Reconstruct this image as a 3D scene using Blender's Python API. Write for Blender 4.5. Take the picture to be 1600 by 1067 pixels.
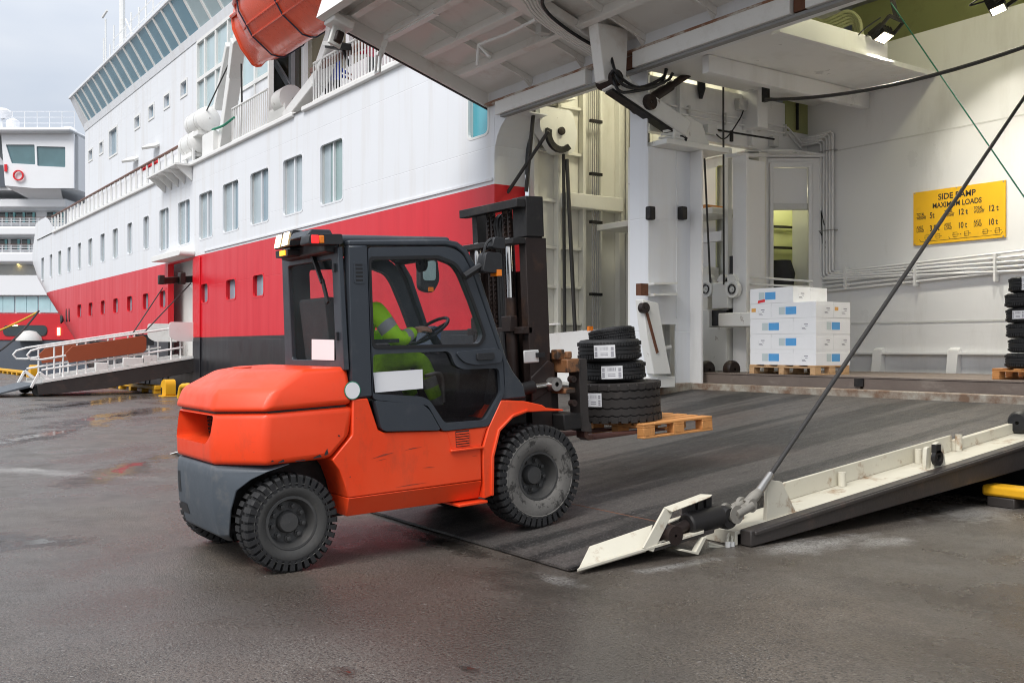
import bpy, bmesh, math, random
from mathutils import Vector, Matrix
random.seed(7)
R = math.radians
for _o in list(bpy.data.objects): bpy.data.objects.remove(_o)
C = bpy.context.scene.collection
S = bpy.context.scene

# ------------------------------------------------------------------ camera, sky, sun, exposure
CAM_H = 1.58
FPX, HX, HY = 1555.6, 800.0, 544.0          # focal length and horizon in the photo's pixels
_n = math.hypot(FPX, 1087.0)
RX, RY, FX, FY = 1087.0/_n, FPX/_n, -FPX/_n, 1087.0/_n   # camera right / forward in ship axes (x along hull, y into ship)
cam_d = bpy.data.cameras.new('camera'); cam = bpy.data.objects.new('camera', cam_d); C.objects.link(cam)
cam.location = (0, 0, CAM_H)
cam.rotation_euler = (R(90), 0, math.atan2(FY, FX) - R(90))
cam_d.sensor_width = 36; cam_d.lens = 36*FPX/1600.0
cam_d.shift_y = 10.5/1600.0
cam_d.clip_start = 0.05; cam_d.clip_end = 3000
S.camera = cam

SUN_EL, SUN_AZ = 50, 158                     # degrees; azimuth of the sun counted from +y clockwise
w = bpy.data.worlds.new('World'); S.world = w; w.use_nodes = True
nt = w.node_tree; nt.nodes.clear()
wo = nt.nodes.new('ShaderNodeOutputWorld'); bg = nt.nodes.new('ShaderNodeBackground')
sky = nt.nodes.new('ShaderNodeTexSky'); sky.sky_type = 'NISHITA'; sky.sun_disc = False
sky.sun_elevation = R(SUN_EL); sky.sun_rotation = R(SUN_AZ); sky.dust_density = 4.0; sky.air_density = 1.0; sky.ozone_density = 1.5
tc = nt.nodes.new('ShaderNodeTexCoord'); mp = nt.nodes.new('ShaderNodeMapping'); mp.inputs['Scale'].default_value = (1, 1, 3.2)
nz = nt.nodes.new('ShaderNodeTexNoise'); nz.inputs['Scale'].default_value = 1.7; nz.inputs['Detail'].default_value = 5; nz.inputs['Roughness'].default_value = 0.5
cr = nt.nodes.new('ShaderNodeValToRGB'); cr.color_ramp.elements[0].position = 0.38; cr.color_ramp.elements[1].position = 0.62
cr.color_ramp.elements[0].color = (6.2, 6.8, 7.8, 1); cr.color_ramp.elements[1].color = (8.9, 9.1, 9.4, 1)
mx = nt.nodes.new('ShaderNodeMix'); mx.data_type = 'RGBA'; mx.inputs[0].default_value = 0.88   # thick overcast over the clear sky
nt.links.new(tc.outputs['Generated'], mp.inputs[0]); nt.links.new(mp.outputs[0], nz.inputs['Vector']); nt.links.new(nz.outputs['Fac'], cr.inputs[0])
sp = nt.nodes.new('ShaderNodeSeparateXYZ'); nt.links.new(tc.outputs['Generated'], sp.inputs[0])      # overcast sky: horizon a third as bright as the zenith
g1 = nt.nodes.new('ShaderNodeMapRange'); g1.inputs['From Min'].default_value = 0.0; g1.inputs['From Max'].default_value = 1.0; g1.inputs['To Min'].default_value = 0.36; g1.inputs['To Max'].default_value = 1.0; nt.links.new(sp.outputs[2], g1.inputs['Value'])
gm = nt.nodes.new('ShaderNodeVectorMath'); gm.operation = 'SCALE'; nt.links.new(cr.outputs[0], gm.inputs[0]); nt.links.new(g1.outputs[0], gm.inputs['Scale'])
nt.links.new(sky.outputs[0], mx.inputs[6]); nt.links.new(gm.outputs[0], mx.inputs[7])
nt.links.new(mx.outputs[2], bg.inputs[0]); bg.inputs[1].default_value = 0.12
nt.links.new(bg.outputs[0], wo.inputs[0])

sun_d = bpy.data.lights.new('sun', 'SUN'); sun = bpy.data.objects.new('sun', sun_d); C.objects.link(sun)
sun_d.energy = 1.5; sun_d.angle = R(28); sun_d.color = (1.0, 0.97, 0.93)
_sd = Vector((math.sin(R(SUN_AZ))*math.cos(R(SUN_EL)), math.cos(R(SUN_AZ))*math.cos(R(SUN_EL)), math.sin(R(SUN_EL))))
sun.rotation_euler = _sd.to_track_quat('Z', 'Y').to_euler()
S.view_settings.view_transform = 'Standard'; S.view_settings.look = 'None'; S.view_settings.exposure = 0.78; S.view_settings.gamma = 1
S.view_settings.use_curve_mapping = False
S.render.engine = 'CYCLES'
S.cycles.pixel_filter_type = 'BLACKMAN_HARRIS'; S.cycles.filter_width = 1.05
S.cycles.max_bounces = 7; S.cycles.diffuse_bounces = 4; S.cycles.glossy_bounces = 3; S.cycles.transmission_bounces = 3; S.cycles.transparent_max_bounces = 10; S.cycles.sample_clamp_indirect = 6
S.cycles.blur_glossy = 1.0; S.cycles.caustics_reflective = True; S.cycles.caustics_refractive = False

# ------------------------------------------------------------------ photo pixel -> point on a real plane of the place
def _ray(x, y):
    t = (x-HX)/FPX; return (RX*t+FX, RY*t+FY, (HY-y)/FPX)
def onX(x, y, X): r = _ray(x, y); d = X/r[0]; return Vector((X, r[1]*d, CAM_H+r[2]*d))
def onY(x, y, Y): r = _ray(x, y); d = Y/r[1]; return Vector((r[0]*d, Y, CAM_H+r[2]*d))
def onZ(x, y, Z): r = _ray(x, y); d = (Z-CAM_H)/r[2]; return Vector((r[0]*d, r[1]*d, Z))
def lerp(a, b, t): return a+(b-a)*t

# ------------------------------------------------------------------ materials
MATS = {}
def nodes_of(name):
    m = bpy.data.materials.new(name); m.use_nodes = True; t = m.node_tree
    b = t.nodes['Principled BSDF']; return m, t, b
def ramp(t, fac, stops):
    r = t.nodes.new('ShaderNodeValToRGB'); e = r.color_ramp.elements
    while len(e) < len(stops): e.new(0.5)
    for i, (p, c) in enumerate(stops):
        e[i].position = p; e[i].color = (c, c, c, 1) if isinstance(c, (int, float)) else (*c, 1)
    t.links.new(fac, r.inputs[0]); return r.outputs[0]
def noise(t, vec, scale, detail=4, rough=0.55, stretch=None):
    if stretch:
        mpn = t.nodes.new('ShaderNodeMapping'); mpn.inputs['Scale'].default_value = stretch; t.links.new(vec, mpn.inputs[0]); vec = mpn.outputs[0]
    n_ = t.nodes.new('ShaderNodeTexNoise'); n_.inputs['Scale'].default_value = scale; n_.inputs['Detail'].default_value = detail; n_.inputs['Roughness'].default_value = rough
    t.links.new(vec, n_.inputs['Vector']); return n_.outputs['Fac']
def mixc(t, fac, a, b):
    m = t.nodes.new('ShaderNodeMix'); m.data_type = 'RGBA'
    for v, k in ((fac, 0), (a, 6), (b, 7)):
        if hasattr(v, 'is_output'): t.links.new(v, m.inputs[k])
        else: m.inputs[k].default_value = v if k == 0 else (*v, 1)
    return m.outputs[2]
def mth(t, op, a, b=None, clamp=False):
    m = t.nodes.new('ShaderNodeMath'); m.operation = op; m.use_clamp = clamp
    for v, k in ((a, 0), (b, 1)):
        if v is None: continue
        if hasattr(v, 'is_output'): t.links.new(v, m.inputs[k])
        else: m.inputs[k].default_value = v
    return m.outputs[0]
def bump(t, b, h, strength, dist=0.01):
    n_ = t.nodes.new('ShaderNodeBump'); n_.inputs['Strength'].default_value = strength; n_.inputs['Distance'].default_value = dist
    t.links.new(h, n_.inputs['Height']); t.links.new(n_.outputs[0], b.inputs['Normal'])
def coords(t): return t.nodes.new('ShaderNodeTexCoord').outputs['Object']

def paint(name, col, rough=0.45, dirt=None, amt=0.35, dscale=3.0, var=0.08, metal=0.0, bstr=0.05, bscale=30, stretch=None, spec=0.5, coat=0.0, lo=0.55, hi=0.75, rvar=0.12):
    """general paint / plastic / metal: base colour, soft variation, patches of dirt or rust, roughness variation, fine relief"""
    m, t, b = nodes_of(name); v = coords(t)
    n1 = noise(t, v, dscale*0.7, 5, 0.6)
    c0 = tuple(c*(1-var) for c in col); c1 = tuple(min(1, c*(1+var)) for c in col)
    c = mixc(t, n1, c0, c1)
    if dirt:
        n2 = noise(t, v, dscale, 8, 0.68, stretch)
        f = mth(t, 'MULTIPLY', ramp(t, n2, ((lo, 0.0), (hi, 1.0))), amt); c = mixc(t, f, c, dirt)
    t.links.new(c, b.inputs['Base Color'])
    n3 = noise(t, v, dscale*2.3, 5, 0.6)
    t.links.new(ramp(t, n3, ((0.25, max(0.02, rough-rvar)), (0.75, min(1, rough+rvar)))), b.inputs['Roughness'])
    b.inputs['Metallic'].default_value = metal; b.inputs['Specular IOR Level'].default_value = spec; b.inputs['Coat Weight'].default_value = coat; b.inputs['Coat Roughness'].default_value = 0.15
    if bstr: bump(t, b, noise(t, v, bscale, 4, 0.6), bstr, 0.01)
    MATS[name] = m; return m

def hullpaint(name, col, rough, streak, samt):
    """ship plating: faint weld seams and ripples, vertical run-off streaks"""
    m, t, b = nodes_of(name); v = coords(t)
    big = noise(t, v, 0.35, 3, 0.5); st = noise(t, v, 1.0, 6, 0.6, (2.2, 2.2, 0.16)); sp = noise(t, v, 5, 6, 0.7)
    c = mixc(t, big, tuple(x*0.95 for x in col), tuple(min(1, x*1.03) for x in col))
    c = mixc(t, mth(t, 'MULTIPLY', ramp(t, st, ((0.5, 0.0), (0.78, 1.0))), samt), c, streak)
    c = mixc(t, mth(t, 'MULTIPLY', ramp(t, sp, ((0.66, 0.0), (0.8, 1.0))), samt*0.7), c, streak)
    t.links.new(c, b.inputs['Base Color'])
    t.links.new(ramp(t, st, ((0.3, rough-0.06), (0.7, rough+0.1))), b.inputs['Roughness'])
    br = t.nodes.new('ShaderNodeTexBrick'); br.inputs['Scale'].default_value = 1.0; br.inputs['Mortar Size'].default_value = 0.012; br.inputs['Mortar Smooth'].default_value = 1.0
    br.inputs['Brick Width'].default_value = 6.1; br.inputs['Row Height'].default_value = 1.86; br.inputs['Color1'].default_value = (1, 1, 1, 1); br.inputs['Color2'].default_value = (1, 1, 1, 1); br.inputs['Mortar'].default_value = (0, 0, 0, 1)
    sx = t.nodes.new('ShaderNodeSeparateXYZ'); cb = t.nodes.new('ShaderNodeCombineXYZ'); t.links.new(v, sx.inputs[0])
    t.links.new(sx.outputs[0], cb.inputs[0]); t.links.new(sx.outputs[2], cb.inputs[1]); t.links.new(cb.outputs[0], br.inputs['Vector'])
    rip = noise(t, v, 0.9, 2, 0.4, (1.3, 1.3, 0.7)); fr = mth(t, 'SINE', mth(t, 'MULTIPLY', sx.outputs[0], 9.2))      # plating drawn in between the frames
    h = mth(t, 'ADD', mth(t, 'MULTIPLY', br.outputs['Color'], 0.22), mth(t, 'ADD', mth(t, 'MULTIPLY', rip, 0.9), mth(t, 'MULTIPLY', mth(t, 'MULTIPLY', fr, rip), 0.06)))
    bump(t, b, h, 0.5, 0.03)
    MATS[name] = m; return m

def glass(name, col, rough=0.03, alpha=None, metal=0.0, spec=0.9):
    m, t, b = nodes_of(name); v = coords(t)
    n1 = noise(t, v, 0.8, 3, 0.5)
    t.links.new(mixc(t, n1, tuple(x*0.75 for x in col), tuple(min(1, x*1.2) for x in col)), b.inputs['Base Color'])
    b.inputs['Roughness'].default_value = rough; b.inputs['Specular IOR Level'].default_value = spec; b.inputs['Metallic'].default_value = metal
    if alpha is not None: t.links.new(ramp(t, noise(t, v, 3.5, 6, 0.7), ((0.35, alpha*0.75), (0.75, min(1, alpha*1.5)))), b.inputs['Alpha'])
    MATS[name] = m; return m
def glow(name, col, strength, base=(0.8, 0.8, 0.8)):
    m, t, b = nodes_of(name); b.inputs['Base Color'].default_value = (*base, 1); b.inputs['Emission Color'].default_value = (*col, 1); b.inputs['Emission Strength'].default_value = strength
    b.inputs['Roughness'].default_value = 0.3; MATS[name] = m; return m

hullpaint('hull_white', (0.765, 0.785, 0.815), 0.38, (0.55, 0.50, 0.43), 0.34)
hullpaint('hull_red', (0.66, 0.010, 0.022), 0.33, (0.30, 0.02, 0.03), 0.25)
hullpaint('hull_black', (0.018, 0.018, 0.021), 0.32, (0.06, 0.05, 0.045), 0.5)
paint('bright_red', (0.68, 0.008, 0.018), 0.4, (0.25, 0.02, 0.02), 0.3)
paint('deck_grey', (0.30, 0.30, 0.29), 0.6, (0.18, 0.16, 0.14), 0.5)
paint('white', (0.79, 0.79, 0.77), 0.42, (0.42, 0.38, 0.30), 0.3, 2.0, var=0.03)
paint('white_worn', (0.74, 0.74, 0.71), 0.45, (0.16, 0.10, 0.06), 0.85, 5.0, var=0.05, lo=0.63, hi=0.7)
paint('wall_white', (0.79, 0.79, 0.785), 0.36, (0.42, 0.40, 0.35), 0.35, 0.8, var=0.04, stretch=(1.2, 1.2, 0.25))
paint('trunk_cream', (0.75, 0.74, 0.68), 0.45, (0.42, 0.38, 0.28), 0.35, 1.2, var=0.05, stretch=(1, 1, 0.3))
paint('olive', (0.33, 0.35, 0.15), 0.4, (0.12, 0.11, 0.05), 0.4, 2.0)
paint('hatch_white', (0.82, 0.81, 0.78), 0.45, (0.50, 0.38, 0.30), 0.5, 1.3, var=0.06)
paint('scuff', (0.40, 0.045, 0.016), 0.7, (0.12, 0.04, 0.03), 0.7, 9.0, lo=0.45, hi=0.6)
paint('shade_strip_grey', (0.26, 0.26, 0.26), 0.5, (0.12, 0.08, 0.06), 0.6, 2.0)
paint('fork_steel', (0.10, 0.042, 0.034), 0.5, (0.05, 0.03, 0.03), 0.5, 5.0)
paint('rust', (0.13, 0.05, 0.025), 0.8, (0.06, 0.03, 0.02), 0.7, 6.0, var=0.3, bstr=0.4)
paint('rust_white', (0.62, 0.58, 0.52), 0.6, (0.25, 0.10, 0.045), 0.95, 2.6, var=0.08, lo=0.42, hi=0.58, bstr=0.3, stretch=(1, 1, 3))
paint('sill_rust', (0.40, 0.37, 0.31), 0.7, (0.17, 0.09, 0.05), 0.9, 3.5, var=0.2, lo=0.4, hi=0.62, bstr=0.4)
paint('platform_steel', (0.17, 0.135, 0.115), 0.6, (0.32, 0.28, 0.24), 0.6, 2.5, var=0.25, bstr=0.3, stretch=(1, 1, 2))
paint('cream_paint', (0.60, 0.57, 0.47), 0.45, (0.26, 0.14, 0.06), 0.85, 4.5, var=0.08, lo=0.56, hi=0.68, bstr=0.15)
paint('ramp_black', (0.035, 0.030, 0.028), 0.5, (0.11, 0.07, 0.055), 0.6, 3.0, var=0.3, bstr=0.3)
paint('black_metal', (0.018, 0.017, 0.017), 0.5, (0.07, 0.055, 0.045), 0.6, 6.0, var=0.2, bstr=0.15, spec=0.3)
paint('brown_metal', (0.024, 0.016, 0.014), 0.45, (0.10, 0.05, 0.028), 0.5, 4.0, var=0.25, bstr=0.15, spec=0.3)
paint('worn_orange_metal', (0.22, 0.10, 0.042), 0.55, (0.035, 0.027, 0.022), 0.95, 7.0, var=0.2, lo=0.48, hi=0.58, bstr=0.3)
paint('slate', (0.036, 0.043, 0.053), 0.42, (0.12, 0.12, 0.12), 0.35, 3.5, var=0.08, bstr=0.04)
paint('bumper_grey', (0.066, 0.080, 0.096), 0.5, (0.18, 0.17, 0.16), 0.5, 4.5, var=0.12, bstr=0.12)
paint('dark_plastic', (0.018, 0.019, 0.021), 0.5, (0.06, 0.06, 0.06), 0.4, 6.0, bstr=0.1)
paint('rubber', (0.016, 0.016, 0.017), 0.75, (0.055, 0.052, 0.047), 0.5, 7.0, var=0.2, bstr=0.2)
paint('rubber_new', (0.013, 0.013, 0.014), 0.62, (0.03, 0.027, 0.025), 0.5, 5.0, var=0.15, bstr=0.1)
paint('rubber_brownish', (0.026, 0.022, 0.020), 0.7, (0.05, 0.04, 0.035), 0.6, 5.0, var=0.2, bstr=0.15)
paint('sidewall_worn', (0.045, 0.044, 0.042), 0.75, (0.085, 0.08, 0.072), 0.6, 6.0, var=0.2, bstr=0.2)
paint('sidewall_mud', (0.135, 0.128, 0.118), 0.85, (0.028, 0.026, 0.024), 0.9, 9.0, var=0.3, lo=0.54, hi=0.60, bstr=0.35)
paint('rim', (0.075, 0.074, 0.072), 0.5, (0.13, 0.12, 0.11), 0.6, 8.0, var=0.2, metal=0.3, bstr=0.15)
paint('steel', (0.42, 0.41, 0.39), 0.35, (0.15, 0.11, 0.08), 0.6, 8.0, metal=0.85)
paint('shackle_steel', (0.26, 0.245, 0.215), 0.5, (0.06, 0.05, 0.04), 0.8, 14.0, metal=0.2, bstr=0.2)
paint('chrome', (0.75, 0.75, 0.75), 0.12, metal=1.0, bstr=0)
paint('cable', (0.045, 0.043, 0.042), 0.55, (0.10, 0.09, 0.08), 0.5, 20, metal=0.3, bstr=0.3, bscale=80)
paint('black', (0.010, 0.010, 0.011), 0.5)
paint('paper', (0.80, 0.80, 0.81), 0.6, var=0.02, bstr=0.01)
paint('ink', (0.025, 0.022, 0.02), 0.6, bstr=0)
paint('ink_grey', (0.30, 0.29, 0.33), 0.6, bstr=0)
paint('sign_yellow', (0.90, 0.50, 0.010), 0.42, (0.45, 0.22, 0.03), 0.3, 5.0, var=0.03, bstr=0.02)
paint('label_blue', (0.10, 0.38, 0.76), 0.45, (0.3, 0.55, 0.8), 0.3, 12, bstr=0)
paint('label_pale', (0.57, 0.65, 0.66), 0.5, bstr=0)
paint('label_orange', (0.80, 0.42, 0.10), 0.5, bstr=0)
paint('label_red', (0.80, 0.03, 0.04), 0.5, bstr=0)
paint('foam', (0.90, 0.905, 0.915), 0.65, (0.7, 0.7, 0.7), 0.2, 4.0, var=0.015, bstr=0.06, bscale=160)
paint('wood', (0.60, 0.27, 0.085), 0.7, (0.24, 0.12, 0.05), 0.6, 3.0, var=0.18, bstr=0.25, stretch=(1.2, 9, 9), lo=0.5, hi=0.75)
paint('wood_pale', (0.60, 0.38, 0.20), 0.72, (0.33, 0.19, 0.09), 0.5, 3.0, var=0.15, bstr=0.2, stretch=(9, 1.2, 9), lo=0.5, hi=0.75)
paint('handrail_wood', (0.17, 0.075, 0.05), 0.5, (0.07, 0.03, 0.02), 0.4, 4.0)
paint('bollard_yellow', (0.80, 0.42, 0.015), 0.5, (0.32, 0.17, 0.05), 0.6, 4.0, var=0.1, bstr=0.15)
paint('board_brown', (0.30, 0.065, 0.022), 0.6, (0.18, 0.045, 0.02), 0.4, 1.5, var=0.08)
paint('lifeboat_orange', (0.86, 0.095, 0.028), 0.30, (0.35, 0.05, 0.03), 0.4, 1.6, var=0.08, coat=0.4, bstr=0.03)
paint('lifeboat_top', (0.88, 0.10, 0.015), 0.3, var=0.04, coat=0.4, bstr=0.02)
paint('strap_blue', (0.022, 0.03, 0.06), 0.7)
paint('hivis', (0.46, 0.92, 0.015), 0.7, (0.25, 0.60, 0.02), 0.5, 9, var=0.08, bstr=0.35, bscale=14)
paint('reflective', (0.36, 0.38, 0.39), 0.45, (0.5, 0.52, 0.52), 0.4, 12, bstr=0.1)
paint('skin', (0.52, 0.28, 0.20), 0.5, (0.6, 0.3, 0.22), 0.4, 20, bstr=0.05)
paint('hair', (0.035, 0.024, 0.018), 0.6, bstr=0.3)
paint('cloth_blue', (0.025, 0.06, 0.42), 0.75, (0.015, 0.03, 0.2), 0.5, 6, bstr=0.3)
paint('cloth_dark', (0.018, 0.018, 0.022), 0.8, bstr=0.2)
paint('cloth_red', (0.45, 0.02, 0.06), 0.75, bstr=0.2)
paint('lens_red', (0.75, 0.012, 0.010), 0.2, bstr=0)
paint('lens_amber', (0.85, 0.22, 0.01), 0.2, bstr=0)
paint('far_white', (0.80, 0.81, 0.83), 0.45, (0.6, 0.58, 0.55), 0.2, 0.2, var=0.03, bstr=0)
paint('far_red', (0.58, 0.02, 0.03), 0.4, bstr=0)
paint('far_hull', (0.10, 0.115, 0.14), 0.4, (0.15, 0.15, 0.15), 0.4, 0.3, bstr=0)
paint('curtain_teal', (0.22, 0.48, 0.50), 0.8, bstr=0)
paint('shade', (0.62, 0.62, 0.60), 0.6, (0.4, 0.36, 0.3), 0.4, 5)
paint('rope_yellow', (0.62, 0.36, 0.04), 0.8)
paint('rope_blue', (0.10, 0.28, 0.5), 0.8)
paint('rope_green', (0.02, 0.22, 0.13), 0.7)
paint('rock', (0.20, 0.18, 0.14), 0.9, (0.08, 0.12, 0.05), 0.8, 0.6, bstr=0.3)
paint('seat_cloth', (0.028, 0.028, 0.03), 0.8, bstr=0.2)
paint('screen', (0.16, 0.22, 0.36), 0.25, bstr=0)
paint('fibre', (0.80, 0.80, 0.78), 0.35, (0.5, 0.47, 0.42), 0.3, 3)
paint('booth_lime', (0.52, 0.54, 0.30), 0.5, (0.3, 0.3, 0.1), 0.3, 2)
glass('ship_glass', (0.25, 0.34, 0.40), 0.05)
glass('ship_glass_pale', (0.42, 0.50, 0.54), 0.05)
glass('ship_glass_green', (0.30, 0.42, 0.42), 0.05)
glass('bridge_glass', (0.17, 0.33, 0.42), 0.06)
glass('facade_glass', (0.42, 0.54, 0.57), 0.08)
glass('lounge_glass', (0.16, 0.14, 0.10), 0.05)
glass('teal_glass', (0.10, 0.40, 0.48), 0.06)
glass('far_bridge_glass', (0.09, 0.18, 0.20), 0.05)
glass('dark_glass', (0.03, 0.045, 0.05), 0.04)
glass('far_glass', (0.45, 0.66, 0.70), 0.1)
glass('cab_glass', (0.05, 0.065, 0.07), 0.02, alpha=0.09, spec=0.5)
glass('cab_glass_tint', (0.012, 0.010, 0.011), 0.03, alpha=0.40, spec=0.5)
glow('flood_glow', (1.0, 0.88, 0.62), 5)
glow('work_glow', (1.0, 0.74, 0.40), 3.2)
glow('amber_glow', (1.0, 0.35, 0.02), 1.5, (0.8, 0.2, 0.0))
glow('red_glow', (1.0, 0.03, 0.03), 0.5, (0.7, 0.02, 0.02))
glow('far_lamp', (1.0, 0.75, 0.25), 3.0)

def asphalt():
    m, t, b = nodes_of('asphalt'); v = coords(t)
    fine = noise(t, v, 48, 3, 0.75); grit = noise(t, v, 125, 2, 0.6); mid = noise(t, v, 2.2, 7, 0.7); big = noise(t, v, 0.30, 5, 0.6); drag = noise(t, v, 1.0, 6, 0.65, (0.45, 1.7, 1))
    col = mixc(t, ramp(t, big, ((0.38, 0.0), (0.62, 1.0))), (0.128, 0.100, 0.075), (0.130, 0.122, 0.110))
    col = mixc(t, ramp(t, mid, ((0.34, 0.75), (0.54, 0.0))), col, (0.055, 0.043, 0.034))
    col = mixc(t, ramp(t, mid, ((0.52, 0.0), (0.74, 0.6))), col, (0.19, 0.165, 0.14))
    col = mixc(t, ramp(t, drag, ((0.52, 0.0), (0.72, 0.6))), col, (0.055, 0.044, 0.036))
    peb = noise(t, v, 85, 2, 0.5)
    col = mixc(t, ramp(t, fine, ((0.40, 0.95), (0.51, 0.0))), col, (0.020, 0.017, 0.015))
    col = mixc(t, ramp(t, peb, ((0.56, 0.0), (0.68, 0.6))), col, (0.27, 0.25, 0.23))
    col = mixc(t, ramp(t, grit, ((0.30, 0.8), (0.42, 0.0))), col, (0.022, 0.019, 0.017))
    col = mixc(t, ramp(t, noise(t, v, 30, 1, 0.4), ((0.70, 0.0), (0.74, 0.4))), col, (0.42, 0.40, 0.37))
    sx = t.nodes.new('ShaderNodeSeparateXYZ'); t.links.new(v, sx.inputs[0]); X, Y = sx.outputs[0], sx.outputs[1]
    edge = mth(t, 'ADD', mth(t, 'MULTIPLY', noise(t, v, 1.5, 5, 0.65), 0.5), mth(t, 'MULTIPLY', noise(t, v, 7.0, 6, 0.7), 0.5))
    def patch(cx, cy, rx, ry, ang=0.0):
        ca, sa = math.cos(ang), math.sin(ang)
        dx = mth(t, 'SUBTRACT', X, cx); dy = mth(t, 'SUBTRACT', Y, cy)
        u = mth(t, 'DIVIDE', mth(t, 'ADD', mth(t, 'MULTIPLY', dx, ca), mth(t, 'MULTIPLY', dy, sa)), rx)
        q = mth(t, 'DIVIDE', mth(t, 'SUBTRACT', mth(t, 'MULTIPLY', dy, ca), mth(t, 'MULTIPLY', dx, sa)), ry)
        d = mth(t, 'SQRT', mth(t, 'ADD', mth(t, 'MULTIPLY', u, u), mth(t, 'MULTIPLY', q, q)))
        d = mth(t, 'ADD', d, mth(t, 'MULTIPLY', mth(t, 'SUBTRACT', edge, 0.5), 4.2))
        return mth(t, 'SUBTRACT', 1.0, ramp(t, d, ((0.25, 0.0), (1.0, 1.0))))
    def union(ps):
        o = None
        for p in ps:
            k = patch(*p); o = k if o is None else mth(t, 'MAXIMUM', o, k)
        return o
    def g(x, y, rx, ry, ang=0.0): p = onZ(x, y, 0); return (p.x, p.y, rx, ry, ang)
    pale = union([g(1290, 848, 0.28, 0.75), g(1370, 848, 0.2, 0.4), g(1540, 800, 0.4, 0.9), g(870, 905, 0.35, 0.12), g(1060, 883, 0.1, 0.5), g(100, 740, 1.6, 0.25, 0.6), g(60, 735, 1.2, 0.2, 0.6)])
    col = mixc(t, mth(t, 'MULTIPLY', mth(t, 'MULTIPLY', pale, ramp(t, fine, ((0.38, 0.0), (0.55, 1.0)))), 0.85), col, (0.40, 0.39, 0.37))
    wet = union([g(45, 846, 0.75, 0.42, 0.6), g(190, 733, 1.7, 0.42, -0.6), g(735, 1043, 0.10, 0.05), g(545, 1050, 0.12, 0.06), g(60, 680, 4.0, 0.6, -0.6), g(180, 650, 5.0, 0.7, -0.6), g(120, 632, 7.0, 0.8, -0.6), g(700, 850, 0.9, 0.16)])
    damp = ramp(t, noise(t, v, 0.55, 7, 0.66), ((0.40, 0.0), (0.60, 1.0)))          # broad wet sheen
    pud = ramp(t, noise(t, v, 0.42, 5, 0.6), ((0.60, 0.0), (0.68, 1.0)))
    pool = mth(t, 'MAXIMUM', wet, mth(t, 'MULTIPLY', pud, 0.55))
    col = mixc(t, mth(t, 'MULTIPLY', damp, 0.55), col, (0.040, 0.032, 0.026))
    col = mixc(t, mth(t, 'MULTIPLY', pool, 0.7), col, (0.020, 0.017, 0.015))
    t.links.new(col, b.inputs['Base Color'])
    ro = mth(t, 'SUBTRACT', 0.50, mth(t, 'MULTIPLY', damp, 0.31))
    t.links.new(mth(t, 'MAXIMUM', mth(t, 'SUBTRACT', ro, mth(t, 'MULTIPLY', pool, 0.50)), 0.04), b.inputs['Roughness'])
    b.inputs['Specular IOR Level'].default_value = 0.6
    dry = mth(t, 'SUBTRACT', 1.0, mth(t, 'MULTIPLY', pool, 0.97))
    h = mth(t, 'ADD', mth(t, 'ADD', fine, mth(t, 'MULTIPLY', grit, 0.35)), mth(t, 'MULTIPLY', mid, 0.5))
    bump(t, b, mth(t, 'MULTIPLY', h, dry), 0.75, 0.012); MATS['asphalt'] = m
asphalt()
def truck_orange():
    m, t, b = nodes_of('orange'); v = coords(t)
    c = mixc(t, noise(t, v, 1.4, 5, 0.6), (0.78, 0.048, 0.008), (0.86, 0.066, 0.011))
    fade = ramp(t, noise(t, v, 0.9, 6, 0.65), ((0.45, 0.0), (0.75, 0.35))); c = mixc(t, fade, c, (0.80, 0.13, 0.05))
    scr = mth(t, 'MULTIPLY', ramp(t, noise(t, v, 1.0, 4, 0.6, (2, 1.6, 42)), ((0.685, 0.0), (0.72, 1.0))), ramp(t, noise(t, v, 2.3, 4, 0.6), ((0.5, 0.0), (0.6, 1.0))))     # long scuffs
    c = mixc(t, mth(t, 'MULTIPLY', scr, 0.8), c, (0.10, 0.045, 0.035))
    chip = ramp(t, noise(t, v, 26, 5, 0.7), ((0.70, 0.0), (0.73, 1.0))); c = mixc(t, mth(t, 'MULTIPLY', chip, 0.8), c, (0.09, 0.07, 0.06))
    grime = ramp(t, noise(t, v, 4.0, 8, 0.72, (1, 1, 0.5)), ((0.54, 0.0), (0.8, 0.5))); c = mixc(t, grime, c, (0.30, 0.06, 0.03))
    t.links.new(c, b.inputs['Base Color']); t.links.new(ramp(t, noise(t, v, 5, 6, 0.65), ((0.3, 0.30), (0.7, 0.52))), b.inputs['Roughness'])
    b.inputs['Specular IOR Level'].default_value = 0.4; b.inputs['Coat Weight'].default_value = 0.08
    bump(t, b, noise(t, v, 55, 4, 0.6), 0.03, 0.01); MATS['orange'] = m
truck_orange()
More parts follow.
